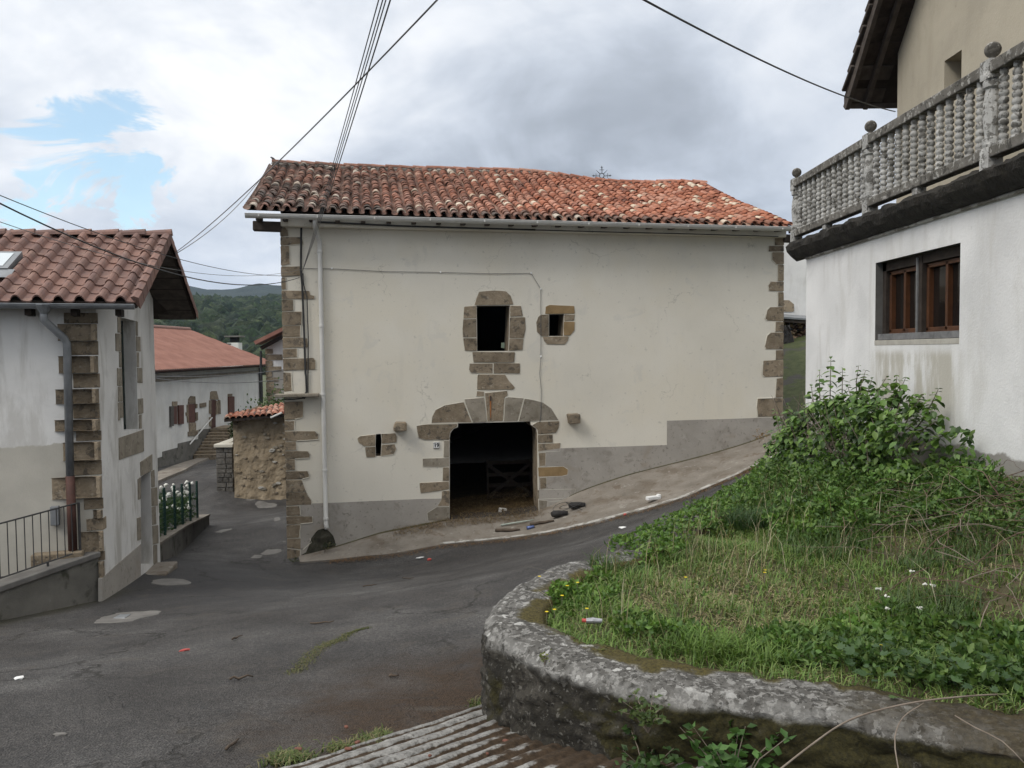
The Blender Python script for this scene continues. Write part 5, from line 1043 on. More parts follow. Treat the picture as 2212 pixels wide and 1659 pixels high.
# upper floor
UX = 6.2
def ru_(u, z, n=0.): return Vector((UX-n, u, z))
zv = lambda yv: 5.74 + 1.12*(13.32-yv)
UW = [(11.382, 5.059), (11.388, 5.663), (11.072, 5.745), (11.076, 5.075)]
UW = [(UW[0][0], UW[0][1]), (UW[0][0], UW[1][1]), (UW[2][0]-.12, UW[1][1]), (UW[2][0]-.12, UW[0][1])]
MB().wall([(2.0, 3.3), (12.75, 3.3), (12.75, zv(12.75)-.1), (8.5, zv(8.5)-.1), (2., zv(8.5)-3)], [UW], ru_, 0., .35).add([ru_(12.75, 3.3), ru_(12.75, 6.2), ru_(12.75, 6.2, -6), ru_(12.75, 3.3, -6)], [(0, 1, 2, 3)]).build('upper_wall', M['upper'], rh)
MB().prism([(UW[0][0]-1, UW[0][1]-.2), (UW[0][0]+.3, UW[0][1]-.2), (UW[0][0]+.3, UW[1][1]+.3), (UW[0][0]-1, UW[1][1]+.3)], ru_, -.45, -.36).build('upper_window', M['darkwood'], rh)
VX = 5.6
rr2 = MB(); v = []
for X in (VX, UX+7):
    for yv, dz in ((13.35, 0), (8.5, 0), (3.0, 0)):
        zz = zv(yv) if yv > 8 else zv(8.5) - 1.12*(8.5-yv); v += [(X, yv, zz+.08), (X, yv, zz-.06)]
rr2.add(v, [(0, 2, 8, 6), (1, 7, 9, 3), (0, 1, 3, 2), (2, 4, 10, 8), (3, 9, 11, 5), (2, 3, 5, 4), (0, 6, 7, 1)])
rr2 = rr2.build('roof', M['darkwood'], rh)
for k in range(13):
    yv = 13.30 - k*.21; z_ = zv(yv)+.13
    MB().box((VX+.12, yv-.17, z_+.13), (.36, .46, .05), 0, 0, -math.atan(1.12)+.16).build('roof_tile', M['timber'], rr2, bevel=.012)
for k in range(11):
    yv = 13.22 - k*.25; a = (VX+.06, yv, zv(yv)-.075); b_ = (UX-.0, yv, zv(yv)-.075)
    MB().beam(a, b_, .225, .03, (0, 1.12, 1)).build('soffit_board', random.choice([M['timber'], M['darkwood']]), rr2)
for X in (VX+.03, VX+.33): MB().beam((X, 13.33, zv(13.33)-.13), (X, 9., zv(9.)-.13), .07, .12).build('barge_board', M['timber'], rr2)
MB().beam((VX+.02, 13.34, zv(13.34)-.02), (UX+3, 13.34, zv(13.34)-.02), .04, .20).build('fascia', M['timber'], rr2)

# ---- balustrade
bal = thing('balustrade', (4.84, 9.3, 3.4), 'lichened concrete balustrade with beaded balusters and ball finials on the terrace', 'balustrade')
M['balu'] = pm('lichened_cast_stone', [(.3, (.26, .255, .24)), (.55, (.38, .375, .355)), (.8, (.48, .475, .455))], scale=7, rnd=.3, bscale=60, bstr=.5, bdist=.01, spots=[((.075, .07, .06), 11, .53, .59, .8), ((.55, .54, .51), 7, .60, .66, .7), ((.09, .082, .07), 26, .55, .60, .7)])
M['balu_dark'] = pm('mossy_cast_stone', [(.3, (.085, .078, .066)), (.6, (.15, .14, .122)), (.85, (.24, .228, .205))], scale=6, bscale=60, bstr=.5, bdist=.01, spots=[((.38, .37, .34), 15, .56, .61, .75), ((.035, .032, .027), 9, .54, .60, .75)])
BX = 4.84; posts = [13.42, 10.68, 8.0, 5.3, 2.6]
bead = [(.05, 0), (.05, .04)]
for q in range(9): bead += [(.030, .045+q*.072), (.046, .062+q*.072), (.046, .095+q*.072), (.030, .113+q*.072)]
bead += [(.036, .70), (.04, .71), (.04, .78)]
bead_me = MB().lathe([(r, z*.98) for r, z in bead], (0, 0, 0), 10).mesh('baluster', M['balu'], smooth=False)
for me_ in (bead_me,):
    for p in me_.polygons: p.use_smooth = True
for i in range(4):
    a, b_ = posts[i], posts[i+1]
    MB().beam((BX, a-.05, 4.37), (BX, b_+.05, 4.37), .15, .12).build('top_rail', M['balu_dark'], bal, bevel=.012)
    MB().beam((BX, a-.05, 3.535), (BX, b_+.05, 3.535), .14, .11).build('bottom_rail', M['balu_dark'], bal, bevel=.012)
    for q in range(13):
        yv = a + (b_-a)*(q+1)/14
        place('baluster', bead_me, Matrix.Translation((BX, yv, 3.575)) @ Matrix.Rotation(random.uniform(0, 6), 4, 'Z') @ Matrix.Rotation(random.gauss(0, .006), 4, 'X'), bal)
    MB().box((BX, (a+b_)/2+.06, 3.44), (.11, .12, .10)).build('rail_foot', M['balu'], bal)
def post():
    p = MB().box((0, 0, .10), (.15, .15, .22)); p.lathe([(.07, .2), (.085, .24), (.085, .30), (.06, .31), (.062, .34), (.074, .42), (.082, .55), (.075, .68), (.06, .77), (.058, .79), (.082, .81), (.085, .86), (.07, .9)], (0, 0, 0), 12)
    return p.box((0, 0, .98), (.16, .16, .19))
pme = post().mesh('post', M['balu']); ball = MB().lathe([(.03, 0), (.035, .02), (.03, .035)] + [(.078*math.sin(a), .112-.078*math.cos(a)) for a in [math.pi*q/9 for q in range(1, 10)]], (0, 0, 0), 14).mesh('finial', M['balu_dark'], smooth=True)
for yv in posts:
    o = place('post', pme, Matrix.Translation((BX, yv, 3.38)), bal); f_ = place('finial', ball, Matrix.Translation((0, 0, 1.07)), None); f_.parent = o

# ================================================================== behind the barn on the right
bw_ = thing('house', (11.5, 30, 1), 'plain white house wall glimpsed between the barn and the right-hand house', 'house')
MB().box((12.0, 32.5, 2.8), (5.5, 5., 5.6)).build('wall', M['white_r'], bw_)
sq = [(10.267, 3.433), (10.549, 3.424), (10.731, 3.273), (10.738, 3.023), (10.692, 2.986), (10.269, 2.99)]
MB().prism(sq, lambda u, z, n=0.: Vector((u, 30-n, z)), -.05, .03).build('stone', M['stone'], bw_)
shd = thing('lean_to', (10.6, 29, 1.2), 'low sheet-roofed lean-to sheltering firewood behind the barn', 'shed')
zs = [2.827, 2.7]; xs = [9.731, 10.805]
MB().add([(xs[0]-.5, 28.3, zs[0]-.05), (xs[1]+.6, 28.3, zs[1]-.1), (xs[1]+.6, 30, zs[1]+.12), (xs[0]-.5, 30, zs[0]+.17)] + [(xs[0]-.5, 28.3, zs[0]-.11), (xs[1]+.6, 28.3, zs[1]-.16), (xs[1]+.6, 30, zs[1]+.06), (xs[0]-.5, 30, zs[0]+.11)], [(0, 1, 2, 3), (4, 5, 6, 7), (0, 1, 5, 4)]).build('roof_sheet', M['zinc'], shd)
MB().beam((xs[0]-.5, 28.4, zs[0]-.17), (xs[1]+.6, 28.4, zs[1]-.22), .08, .12).build('beam', M['timber'], shd)
for X in (xs[0]-.4, xs[1]+.5): MB().beam((X, 28.45, 0.8), (X, 28.45, zs[0]-.15), .1, .1, (0, 1, 0)).build('post', M['timber'], shd)
wp = thing('woodpile', (10.6, 28.9, 1.2), 'stack of split firewood under the lean-to behind the barn', 'woodpile')
V, F, C_ = [], [], []; k = 0; cube = np.array([(i, j, l) for i in (-.5, .5) for j in (-.5, .5) for l in (-.5, .5)]); cf_ = np.array([(0, 1, 3, 2), (4, 6, 7, 5), (0, 4, 5, 1), (2, 3, 7, 6), (0, 2, 6, 4), (1, 5, 7, 3)])
for q in range(520):
    X = random.uniform(xs[0]-.4, xs[1]+.5); Z = random.uniform(1.1, zs[0]-.2); s_ = np.array([random.uniform(.06, .14), random.uniform(.3, .5), random.uniform(.05, .11)])
    R = np.array((Matrix.Rotation(random.gauss(0, .5), 3, 'Y') @ Matrix.Rotation(random.gauss(0, .25), 3, 'Z')))
    V.append((cube*s_) @ R.T + [X, 28.85+random.uniform(-.08, .08)-.12*(2.6-Z)*.5, Z]); F.append(cf_+k); k += 8
    C_.append(np.tile(np.array(random.choice([(.10, .06, .04), (.16, .10, .065), (.24, .17, .11), (.33, .25, .16), (.07, .045, .035)]))[None], (8, 1)))
o = fast('logs', np.concatenate(V), np.concatenate(F), mat_foliage('cut_wood', trans=0., rough=.9), wp, np.concatenate(C_)); o['kind'] = 'stuff'
tp = MB(); n = 9; c0 = Vector((9.76, 27.9, 1.676)); v = []
for i in range(n):
    for j in range(n):
        a, b_ = i/(n-1)-.5, j/(n-1); v.append(c0 + Vector((a*(.85-.5*b_) + .06*mnoise.noise(Vector((i*.9, j*.7, 0))), .25*b_ + .12*mnoise.noise(Vector((i*.8, j, 4.))), b_*1.2-.45 + .05*mnoise.noise(Vector((i, j, 9.))))))
tp.add(v, [(i*n+j, (i+1)*n+j, (i+1)*n+j+1, i*n+j+1) for i in range(n-1) for j in range(n-1)])
setp(tp.build('tarpaulin', M['rubber'], None), 'crumpled black plastic sheet slumped against the firewood', 'tarpaulin')
for q, (px, lab) in enumerate((((9.902, 27.6, 1.428), 'pale boulder lying in front of the firewood, left one'), ((10.204, 27.6, 1.454), 'tan boulder lying in front of the firewood, right one'))):
    bm = bmesh.new(); bmesh.ops.create_icosphere(bm, subdivisions=2, radius=.22)
    for v_ in bm.verts: v_.co = Vector((v_.co.x*1.1, v_.co.y, v_.co.z*.75))*(1+.35*mnoise.noise(v_.co*4+Vector((q*5, 0, 0))))
    setp(MB().add([Vector(px)+v_.co for v_ in bm.verts], [[a.index for a in f_.verts] for f_ in bm.faces]).build('boulder', M['mortar' if q == 0 else 'stone'], None, True), lab, 'boulder', 'boulders by the woodpile'); bm.free()

# ================================================================== garden bed and its curved retaining wall
TZ = -.30
path = [(5, 13.25), (4.3, 13.15), (3.4, 11.3), (2.2, 9.3), (0.943, 7.431), (0.452, 7.019), (0.198, 6.644), (-0.001, 6.331), (-0.137, 5.986), (-0.201, 5.738), (-0.206, 5.507), (-0.183, 5.284), (-0.031, 5.035), (0.186, 4.761), (0.447, 4.554), (0.663, 4.401), (0.97, 4.267), (1.151, 4.228), (1.339, 4.128), (1.596, 4.047), (1.802, 3.954), (1.957, 3.877), (2.408, 3.651), (3.7, 3.15), (5.2, 2.5)]
def catmull(P, step):
    P = [Vector(p) for p in P]; P = [P[0]*2-P[1]] + P + [P[-1]*2-P[-2]]; out = []
    for i in range(1, len(P)-2):
        n = max(2, int((P[i+1]-P[i]).length/step))
        for k in range(n):
            t = k/n; a, b, c, d = P[i-1], P[i], P[i+1], P[i+2]
            out.append(.5*((2*b) + (c-a)*t + (2*a-5*b+4*c-d)*t*t + (3*b-a-3*c+d)*t**3))
    return out + [P[-2]]
pp = catmull(path, .028)
WID = .44
def inward(i):
    t = (pp[min(i+2, len(pp)-1)] - pp[max(i-2, 0)]).normalized(); return Vector((-t.y, t.x))      # garden lies to the left of travel
NF, NTP = 30, 14; v = []; att = []
for i, p in enumerate(pp):
    nI = inward(i); gb = gz(p.x, p.y) - .12; tz = TZ + .03*mnoise.noise(Vector((p.x*1.2, p.y*1.2, 3.)))
    wid = WID*(1 + .18*mnoise.noise(Vector((p.x*.9, p.y*.9, 7.))))
    for j in range(NF):
        s = j/(NF-1); z = gb + (tz-.05-gb)*s
        q = Vector((p.x, p.y, z)); vd = mnoise.voronoi(Vector((q.x*5.5, q.y*5.5, q.z*8.5)) + mnoise.noise_vector(q*5)*.5)[0]; a = mnoise.fractal(q*9, 1., 2., 4)*.020 - .055*min(.5, vd[1]-vd[0]) + .02*vd[0] - .03*(1-s)
        v.append((p.x + nI.x*a, p.y + nI.y*a, z)); att.append((0, s, 0))
    for k in range(NTP):
        s = k/(NTP-1); e = .012 + (wid-.012)*s; q = Vector((p.x+nI.x*e, p.y+nI.y*e, tz))
        z = tz - .045*max(0, 1-s/.14)**2 + .018*mnoise.fractal(q*9, 1., 2., 4) + .012*math.sin(s*3.14) - (.10 if k == NTP-1 else 0)
        v.append((q.x, q.y, z)); att.append((s, 1, 0))
nc = NF+NTP; F = np.array([(i*nc+j, i*nc+j+1, (i+1)*nc+j+1, (i+1)*nc+j) for i in range(len(pp)-1) for j in range(nc-1)])
def wallmat():
    m, g, b = newmat('lichened_retaining_wall'); vv = g.obj(); at = g.sep(g.n('ShaderNodeAttribute', attribute_name='Col').outputs['Color']); top = at[0]; hgt = at[1]; x, y, z = g.sep(vv)
    c = g.ramp(g.noise(7, 7, .62, vv, .3), [(.30, (.050, .047, .042)), (.5, (.090, .086, .078)), (.7, (.155, .149, .138))])
    c = g.mix(g.step(g.noise(24, 5, .62, vv), .53, .565, 0., .75), c, (.25, .244, .228))
    c = g.mix(g.step(g.noise(33, 4, .6, g.vm('ADD', vv, (3, 7, 1))), .55, .58, 0., .85), c, (.035, .033, .029))
    wv = g.vm('ADD', vv, g.vm('SCALE', g.comb(g.noise(18, 3, .6, vv), g.noise(18, 3, .6, g.vm('ADD', vv, (4, 4, 4))), 0.)))
    g.nt.nodes[-2].inputs['Scale'].default_value = .09
    sel = g.step(g.noise(1.7, 4, .5, vv), .38, .62)
    for sc, rad in ((5.5, .17), (11., .16)):
        li = g.m('ADD', g.voro(sc, wv), g.m('MULTIPLY', g.m('SUBTRACT', g.noise(30, 4, .6, vv), .5), .35))
        c = g.mix(g.m('MULTIPLY', g.step(li, rad, rad+.035, 1., 0.), g.m('MULTIPLY_ADD', sel, .7, .15)), c, (.46, .455, .43))
    edge = g.m('MULTIPLY', g.step(top, .0, .22, 1., 0.), g.step(g.noise(9, 5, .6, vv), .42, .58))
    c = g.mix(g.m('MULTIPLY', edge, .5), c, (.25, .245, .23))
    # moss creeping over the garden side of the cap
    e = g.m('ADD', top, g.m('MULTIPLY', g.m('SUBTRACT', g.noise(2.4, 6, .6, vv, .5), .5), 1.5))
    mo = g.ramp(g.noise(60, 5, .6, vv), [(.3, (.028, .022, .008)), (.6, (.075, .062, .018)), (.8, (.12, .10, .03))])
    c = g.mix(g.step(e, .62, .80), c, mo)
    c = g.mix(g.step(g.m('ADD', x, g.m('MULTIPLY', g.noise(3, 5, .6, vv), 1.2)), 2.2, 2.9, 0., .85), c, g.ramp(g.noise(30, 5, .6, vv), [(.3, (.022, .017, .009)), (.7, (.06, .046, .022))]))
    # the face: dark damp mortar and moss
    fc = g.ramp(g.noise(5, 8, .65, vv, .6), [(.28, (.010, .009, .007)), (.48, (.030, .027, .021)), (.64, (.066, .060, .050)), (.85, (.12, .112, .096))])
    fc = g.mix(g.step(g.noise(20, 5, .62, vv), .53, .57, 0., .8), fc, (.018, .016, .013)); fc = g.mix(g.step(g.noise(26, 5, .62, g.vm('ADD', vv, (9, 1, 2))), .585, .62, 0., .6), fc, (.17, .163, .145))
    ms = g.step(g.m('ADD', g.m('MULTIPLY', g.step(x, .2, 1.1), .32), g.noise(2.6, 6, .6, vv, .6)), .60, .72, 0., .95)
    fc = g.mix(ms, fc, g.ramp(g.noise(45, 5, .6, vv), [(.3, (.013, .012, .004)), (.65, (.042, .036, .011)), (.85, (.075, .064, .02))]))
    c = g.mix(g.step(hgt, .90, .985), fc, c)
    g.set(b.inputs['Base Color'], c); b.inputs['Roughness'].default_value = .95
    bump(g, b, g.m('ADD', g.noise(48, 6, .65, vv), g.m('MULTIPLY', g.noise(13, 5, .6, vv), 1.2)), .9, .014)
    return m
M['gwall'] = wallmat()
gwt = thing('retaining_wall', (.6, 4.8, -.95), 'curved lichen-spotted retaining wall holding up the weedy garden bed', 'wall')
gwb = fast('wall_body', v, F, M['gwall'], gwt, np.array(att, float), smooth=True)
inner = [pp[i] + inward(i)*(WID-.08) for i in range(len(pp))]
poly = np.array([(p.x, p.y) for p in inner] + [(5.1, 2.5), (5.1, 13.25)])
def inside(X, Y, pol=poly):
    X = np.asarray(X); Y = np.asarray(Y); c = np.zeros(X.shape, bool); n = len(pol); j = n-1
    for i in range(n):
        xi, yi = pol[i]; xj, yj = pol[j]
        cond = ((yi > Y) != (yj > Y)); 
        with np.errstate(divide='ignore', invalid='ignore'): xx = (xj-xi)*(Y-yi)/(yj-yi+1e-12)+xi
        c ^= cond & (X < xx); j = i
    return c
def gg(X, Y):
    X = np.asarray(X, float); Y = np.asarray(Y, float)
    rise = smooth01(2.3, 4.9, X)*(1-.85*smooth01(9.0, 12.8, Y)); far = smooth01(6.5, 12.5, Y)
    return TZ - .05 + .60*rise - .10*far + .03*np.sin(X*3.1+1)*np.cos(Y*2.7) + .02*np.sin(X*7+Y*5)
gxs = np.arange(-.3, 5.15, .09); gys = np.arange(2.4, 13.4, .09); GX, GY = np.meshgrid(gxs, gys); GZ = gg(GX, GY) ; nx = len(gxs)
V = np.c_[GX.ravel(), GY.ravel(), GZ.ravel()]; ii, jj = np.meshgrid(np.arange(nx-1), np.arange(len(gys)-1)); a = (jj*nx+ii).ravel(); F = np.c_[a, a+1, a+nx+1, a+nx]
keep = inside(GX.ravel()[F].mean(1), GY.ravel()[F].mean(1)); setp(fast('garden_soil', V, F[keep], M['soil'], smooth=True), kind='structure')

def sample(n, x0=-.3, x1=4.9, y0=2.6, y1=13.2):
    out = np.zeros((0, 2))
    while len(out) < n:
        q = np.c_[rng.uniform(x0, x1, n*2), rng.uniform(y0, y1, n*2)]; out = np.r_[out, q[inside(q[:, 0], q[:, 1])]]
    return out[:n]
def nz(x, y, s, k=0.): return np.array([mnoise.noise(Vector((a*s, b*s, k))) for a, b in zip(x, y)])
# grass: short, mixed green and straw, dry in the middle, greener along the edges
parts = []
q = np.r_[sample(44000, y1=8.5), sample(18000, y0=7.5)]
x, y = q[:, 0], q[:, 1]; dry = smooth01(1.35, .25, np.hypot((x-1.75)/1.0, (y-6.0)/1.15)) + .30*nz(x, y, 1.6) + .12; green = 1-dry
tuft = nz(x, y, 2.3, 5.)
n = len(q); P = np.c_[x, y, gg(x, y)-.01]
isdry = rng.uniform(0, 1, n) < np.clip(dry*.55+.06+.55*np.clip(nz(x, y, 3.4, 2.), -.4, .4), .08, .9)
pg = pick([(.075, .14, .028), (.11, .19, .038), (.145, .22, .05), (.17, .215, .07)], n); pd = pick([(.30, .25, .14), (.38, .32, .19), (.24, .21, .105), (.18, .18, .07), (.15, .18, .06)], n)
cols = np.where(isdry[:, None], pd, pg); h = rng.uniform(.05, .13, n)*(1+.8*np.clip(tuft, 0, 1)) ; h = np.where(isdry, h*.62, h)
keepm = rng.uniform(0, 1, n) < np.where((x > 3.0) & (y < 10), .55, 1.)
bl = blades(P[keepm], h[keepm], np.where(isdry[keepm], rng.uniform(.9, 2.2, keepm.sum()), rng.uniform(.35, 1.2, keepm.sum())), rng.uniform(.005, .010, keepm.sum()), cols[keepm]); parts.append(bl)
# taller tufts at particular spots
for (cx, cy, rad, hh, cnt, pal) in [(2.55, 8.4, .26, .34, 700, [(.03, .065, .018), (.05, .09, .03)]), (1.28, 4.98, .22, .20, 520, [(.09, .16, .03), (.12, .19, .04)]), (1.55, 4.92, .24, .19, 520, [(.09, .16, .03), (.13, .2, .045)]), (1.05, 5.05, .16, .15, 260, [(.08, .14, .03)]),
        (2.9, 7.3, .45, .24, 900, [(.05, .10, .025), (.08, .13, .035)]), (1.6, 7.4, .35, .18, 500, [(.06, .10, .03), (.12, .12, .05)]), (2.9, 5.4, .3, .22, 500, [(.05, .09, .025), (.07, .11, .03)]), (.9, 6.9, .25, .20, 400, [(.05, .09, .022)]), (3.5, 6.2, .4, .2, 500, [(.06, .1, .03)])]:
    a = rng.uniform(0, 6.28, cnt); r = rad*np.sqrt(rng.uniform(0, 1, cnt)); X, Y = cx+r*np.cos(a), cy+r*np.sin(a)
    parts.append(blades(np.c_[X, Y, gg(X, Y)-.02], hh*rng.uniform(.5, 1.1, cnt), rng.uniform(.3, 1.0, cnt), rng.uniform(.006, .011, cnt), pick(pal, cnt)))
# pale dry seed stalks leaning out along the road side and through the bed
q = np.r_[sample(260, .2, 3.6, 6.5, 12.), sample(160, .2, 4.2, 5., 8.)]; P = np.c_[q, gg(q[:, 0], q[:, 1])]; n = len(P)
parts.append(blades(P, rng.uniform(.18, .48, n), rng.uniform(.2, .9, n), rng.uniform(.004, .006, n), pick([(.34, .29, .18), (.26, .21, .12), (.20, .17, .09), (.40, .36, .25)], n)))
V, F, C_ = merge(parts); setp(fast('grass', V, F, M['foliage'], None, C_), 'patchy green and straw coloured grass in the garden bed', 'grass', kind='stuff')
# broad-leaved weeds
parts = []
def weeds(cx, cy, rx, ry, cnt, hmax, sz, pal, up=.7):
    a = rng.uniform(0, 6.28, cnt); r = np.sqrt(rng.uniform(0, 1, cnt)); X, Y = cx+rx*r*np.cos(a), cy+ry*r*np.sin(a); ok = inside(X, Y); X, Y = X[ok], Y[ok]; n = len(X)
    if not n: return
    lump = np.clip(.55 + .9*nz(X, Y, 3.2, 9.), .15, 1.2)
    Z = gg(X, Y) + hmax*lump*rng.uniform(0, 1, n)**.7
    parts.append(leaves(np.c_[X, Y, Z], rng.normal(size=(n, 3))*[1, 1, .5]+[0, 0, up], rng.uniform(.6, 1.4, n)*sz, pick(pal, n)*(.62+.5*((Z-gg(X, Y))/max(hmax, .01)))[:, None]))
W1 = [(.075, .15, .028), (.10, .19, .036), (.135, .22, .045)]; W2_ = [(.05, .10, .024), (.085, .155, .036), (.125, .195, .05)]
weeds(.45, 6.35, .42, .55, 2200, .13, .045, W1); weeds(.25, 6.0, .3, .35, 900, .10, .04, W1); weeds(1.15, 7.45, .5, .45, 2200, .20, .05, W1); weeds(2.05, 8.7, .5, .6, 1800, .2, .05, W1+W2_); weeds(2.4, 9.5, .5, .6, 1200, .2, .05, W1)
weeds(3.3, 9.6, 1.1, 1.6, 7000, .30, .055, W2_+W1[:1]); weeds(3.9, 8.0, .9, 1.1, 6000, .30, .055, W2_+W1[:2]); weeds(3.2, 8.0, .6, .7, 2600, .22, .05, W1); weeds(4.2, 6.8, .6, .8, 2500, .25, .05, W2_)
weeds(3.4, 11.4, .8, 1.2, 2500, .3, .055, W2_)
weeds(1.0, 5.35, .35, .2, 700, .10, .05, W1+W2_); weeds(2.0, 5.0, .55, .35, 1700, .12, .05, W2_+W1[:1]); weeds(2.6, 4.7, .6, .45, 2200, .14, .055, W2_); weeds(3.2, 4.4, .7, .5, 2600, .16, .06, W2_); weeds(2.5, 5.3, .4, .3, 700, .12, .06, W1)
weeds(2.0, 6.5, 1.5, 1.5, 1100, .06, .035, W1+W2_)
# growth spilling over the far rim of the wall
ri = [i for i in range(len(pp)) if pp[i].x > .85 and pp[i].y > 7.0 and pp[i].y < 13.2]; n = 5200; sel = rng.choice(ri, n); off = rng.uniform(-.06, WID, n)
X = np.array([pp[i].x + inward(i).x*o_ for i, o_ in zip(sel, off)]); Y = np.array([pp[i].y + inward(i).y*o_ for i, o_ in zip(sel, off)])
Z = TZ + np.clip(.55+.9*nz(X, Y, 2.6, 4.), .05, 1.)*rng.uniform(0, .12, n)
parts.append(leaves(np.c_[X, Y, Z], rng.normal(size=(n, 3))*[1, 1, .5]+[0, 0, .5], rng.uniform(.035, .07, n), pick(W1+W2_, n)))
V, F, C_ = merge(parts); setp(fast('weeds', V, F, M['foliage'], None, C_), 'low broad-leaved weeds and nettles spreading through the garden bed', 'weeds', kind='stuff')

# ivy and big leaves at the lower right
ivy = thing('ivy', (2.7, 4.1, -.3), 'dark ivy trailing over the wall top at the lower right', 'ivy'); n = 420
X = rng.uniform(1.9, 3.3, n); Y = 4.55 - .28*(X-1.9) + rng.normal(0, .16, n); Z = np.maximum(gg(X, Y), TZ) + rng.uniform(.02, .14, n)
def lobed():
    pr = [(0, 0), (.28, .10), (.50, .42), (.24, .46), (.30, .78), (.08, .66), (0, 1.0), (-.08, .66), (-.30, .78), (-.24, .46), (-.50, .42), (-.28, .10)]
    v = [(x, y, .10*abs(x)-.12*y*y) for x, y in pr] + [(0, .4, -.02)]
    return MB().add(v, [(i, (i+1) % 12, 12) for i in range(12)])
M['ivyleaf'] = mat_foliage('ivy_leaf', attr=False, rough=.45, cols=[(0, (.025, .055, .018)), (.6, (.045, .09, .028)), (1, (.08, .14, .042))])
lob = lobed().mesh('leaf', M['ivyleaf'])
for a, b_, c in list(zip(X, Y, Z))[:230]:
    place('leaf', lob, Matrix.Translation((a, b_, c)) @ Matrix.Rotation(random.uniform(0, 6.28), 4, 'Z') @ Matrix.Rotation(random.uniform(-.1, .9), 4, 'X') @ Matrix.Rotation(random.gauss(0, .3), 4, 'Y') @ Matrix.Scale(random.uniform(.035, .085), 4), ivy)

# ================================================================== the bush against the right-hand house
bush = thing('bush', (4.2, 10.2, 0.), 'tall leafy bush with upright shoots growing against the white right-hand wall', 'bush')
def bleaf():
    v = [(0, 0, 0), (.30, .30, .05), (.26, .62, .03), (0, 1., -.10), (-.26, .62, .03), (-.30, .30, .05), (0, .32, -.02), (0, .64, -.04)]
    return MB().add(v, [(0, 1, 6), (1, 2, 7, 6), (2, 3, 7), (0, 6, 5), (6, 7, 4, 5), (7, 3, 4)])
bl_me = bleaf().mesh('leaf', M['bushleaf'], fix=False)
stems = MB(); spots_ = []
top = [(4.298, 10.6, 1.486), (4.452, 10.1, 1.369), (4.494, 9.8, 1.23), (4.536, 9.5, 1.256), (4.604, 9.4, 1.27), (4.609, 9.2, 1.249), (4.734, 8.7, 1.136), (4.775, 8.4, 0.703), (4.184, 11, 1.096), (4.094, 11.7, 0.791), (3.968, 11.9, 0.673), (4.15, 11.2, 0.823), (4.391, 10.3, 1.123), (4.489, 9.6, 1.038), (4.658, 9.1, 1.01), (4.688, 8.8, 0.872), (4.221, 10.8, 1.294), (4.371, 10.4, 1.333), (4.497, 10, 1.311), (4.645, 9.4, 1.103), (4.687, 8.95, 1.072), (4.732, 8.55, 0.84), (4.126, 11.5, 0.6), (4.026, 11.8, 0.366)]
for (X, Y, Z) in top:
    b0 = Vector((min(4.65, X*.5+4.15*.5), Y*.6+10.0*.4, gg(np.array([X]), np.array([Y]))[0])); t = Vector((min(X, 4.72), Y, Z)); m1 = b0.lerp(t, .55) + Vector((random.gauss(0, .06), random.gauss(0, .06), .06))
    pts = [b0, m1, m1.lerp(t, .6) + Vector((random.gauss(0, .02), random.gauss(0, .02), 0)), t]; stems.tube(pts, [.012, .008, .006, .003], 5)
    for k in range(11):       # opposite pairs up the shoot
        s = .30 + .70*k/10; p = pts[1].lerp(pts[3], (s-.3)/.7) if s > .3 else pts[0]
        a = k*1.57 + random.gauss(0, .3)
        for side in (0, math.pi): spots_.append((p, a+side, random.uniform(-.75, .25), random.uniform(.075, .125)*(1.2-.6*s*(k > 8))))
for k in range(60):
    b0 = Vector((4.25+random.gauss(0, .15), random.uniform(8.6, 11.8), 0.)); t = b0 + Vector((random.gauss(-.15, .25), random.gauss(0, .25), random.uniform(.5, 1.0)))
    t.x = min(t.x, 4.75); stems.tube([b0, b0.lerp(t, .5)+Vector((random.gauss(0, .05), random.gauss(0, .05), .05)), t], [.010, .007, .003], 4)
stems.build('stems', M['twig'], bush)
env = lambda Y: float(np.interp(Y, [7.9, 8.4, 9.0, 9.6, 10.4, 11.0, 11.6, 12.3], [.45, .66, .86, .98, 1.04, .92, .72, .36]))
for k in range(4000):
    Y = random.uniform(8.1, 11.9); r = abs(random.gauss(0, 1)); zt = env(Y); Z = zt*random.uniform(.02, 1.)**.8
    half = .40*math.sqrt(max(.05, 1-(Z/zt-.35)**2)); X = 4.36 - (Y-10)*.06 + random.choice((-1, -1, -1, 1))*half*random.uniform(.45, 1.05) + random.gauss(0, .05)
    X = min(X, 4.80); lump = mnoise.noise(Vector((X*2.2, Y*2.2, Z*2.2)))
    if lump < -.20 and Z > .25: continue
    spots_.append((Vector((X, Y, Z + max(-.35, gg(np.array([X]), np.array([Y]))[0]))), 2.1+random.gauss(0, 1.1), random.uniform(-1.15, .15), random.uniform(.065, .125)))
spots_.sort(key=lambda q: q[0].x*.8 + q[0].y*.35 - q[0].z*.4)
V, F, C_ = [], [], []; kk = 0; lv = np.array([v_.co[:] for v_ in bl_me.vertices]); lfz = np.array([(0, 1, 6), (1, 2, 7), (1, 7, 6), (2, 3, 7), (0, 6, 5), (6, 7, 4), (6, 4, 5), (7, 3, 4)])
for i, (p, a, tilt, sz) in enumerate(spots_):
    mt_ = Matrix.Translation(p) @ Matrix.Rotation(a, 4, 'Z') @ Matrix.Rotation(tilt, 4, 'X') @ Matrix.Rotation(random.gauss(0, .25), 4, 'Y') @ Matrix.Scale(sz, 4)
    if i % 9 == 0 and i < 2700: place('leaf', bl_me, mt_, bush)
    else:
        A4 = np.array(mt_); V.append(lv @ A4[:3, :3].T + A4[:3, 3]); F.append(lfz+kk); kk += len(lv); C_.append(np.tile(pick([(.035, .07, .016), (.068, .13, .028), (.105, .185, .04), (.15, .235, .058)], 1), (len(lv), 1)))
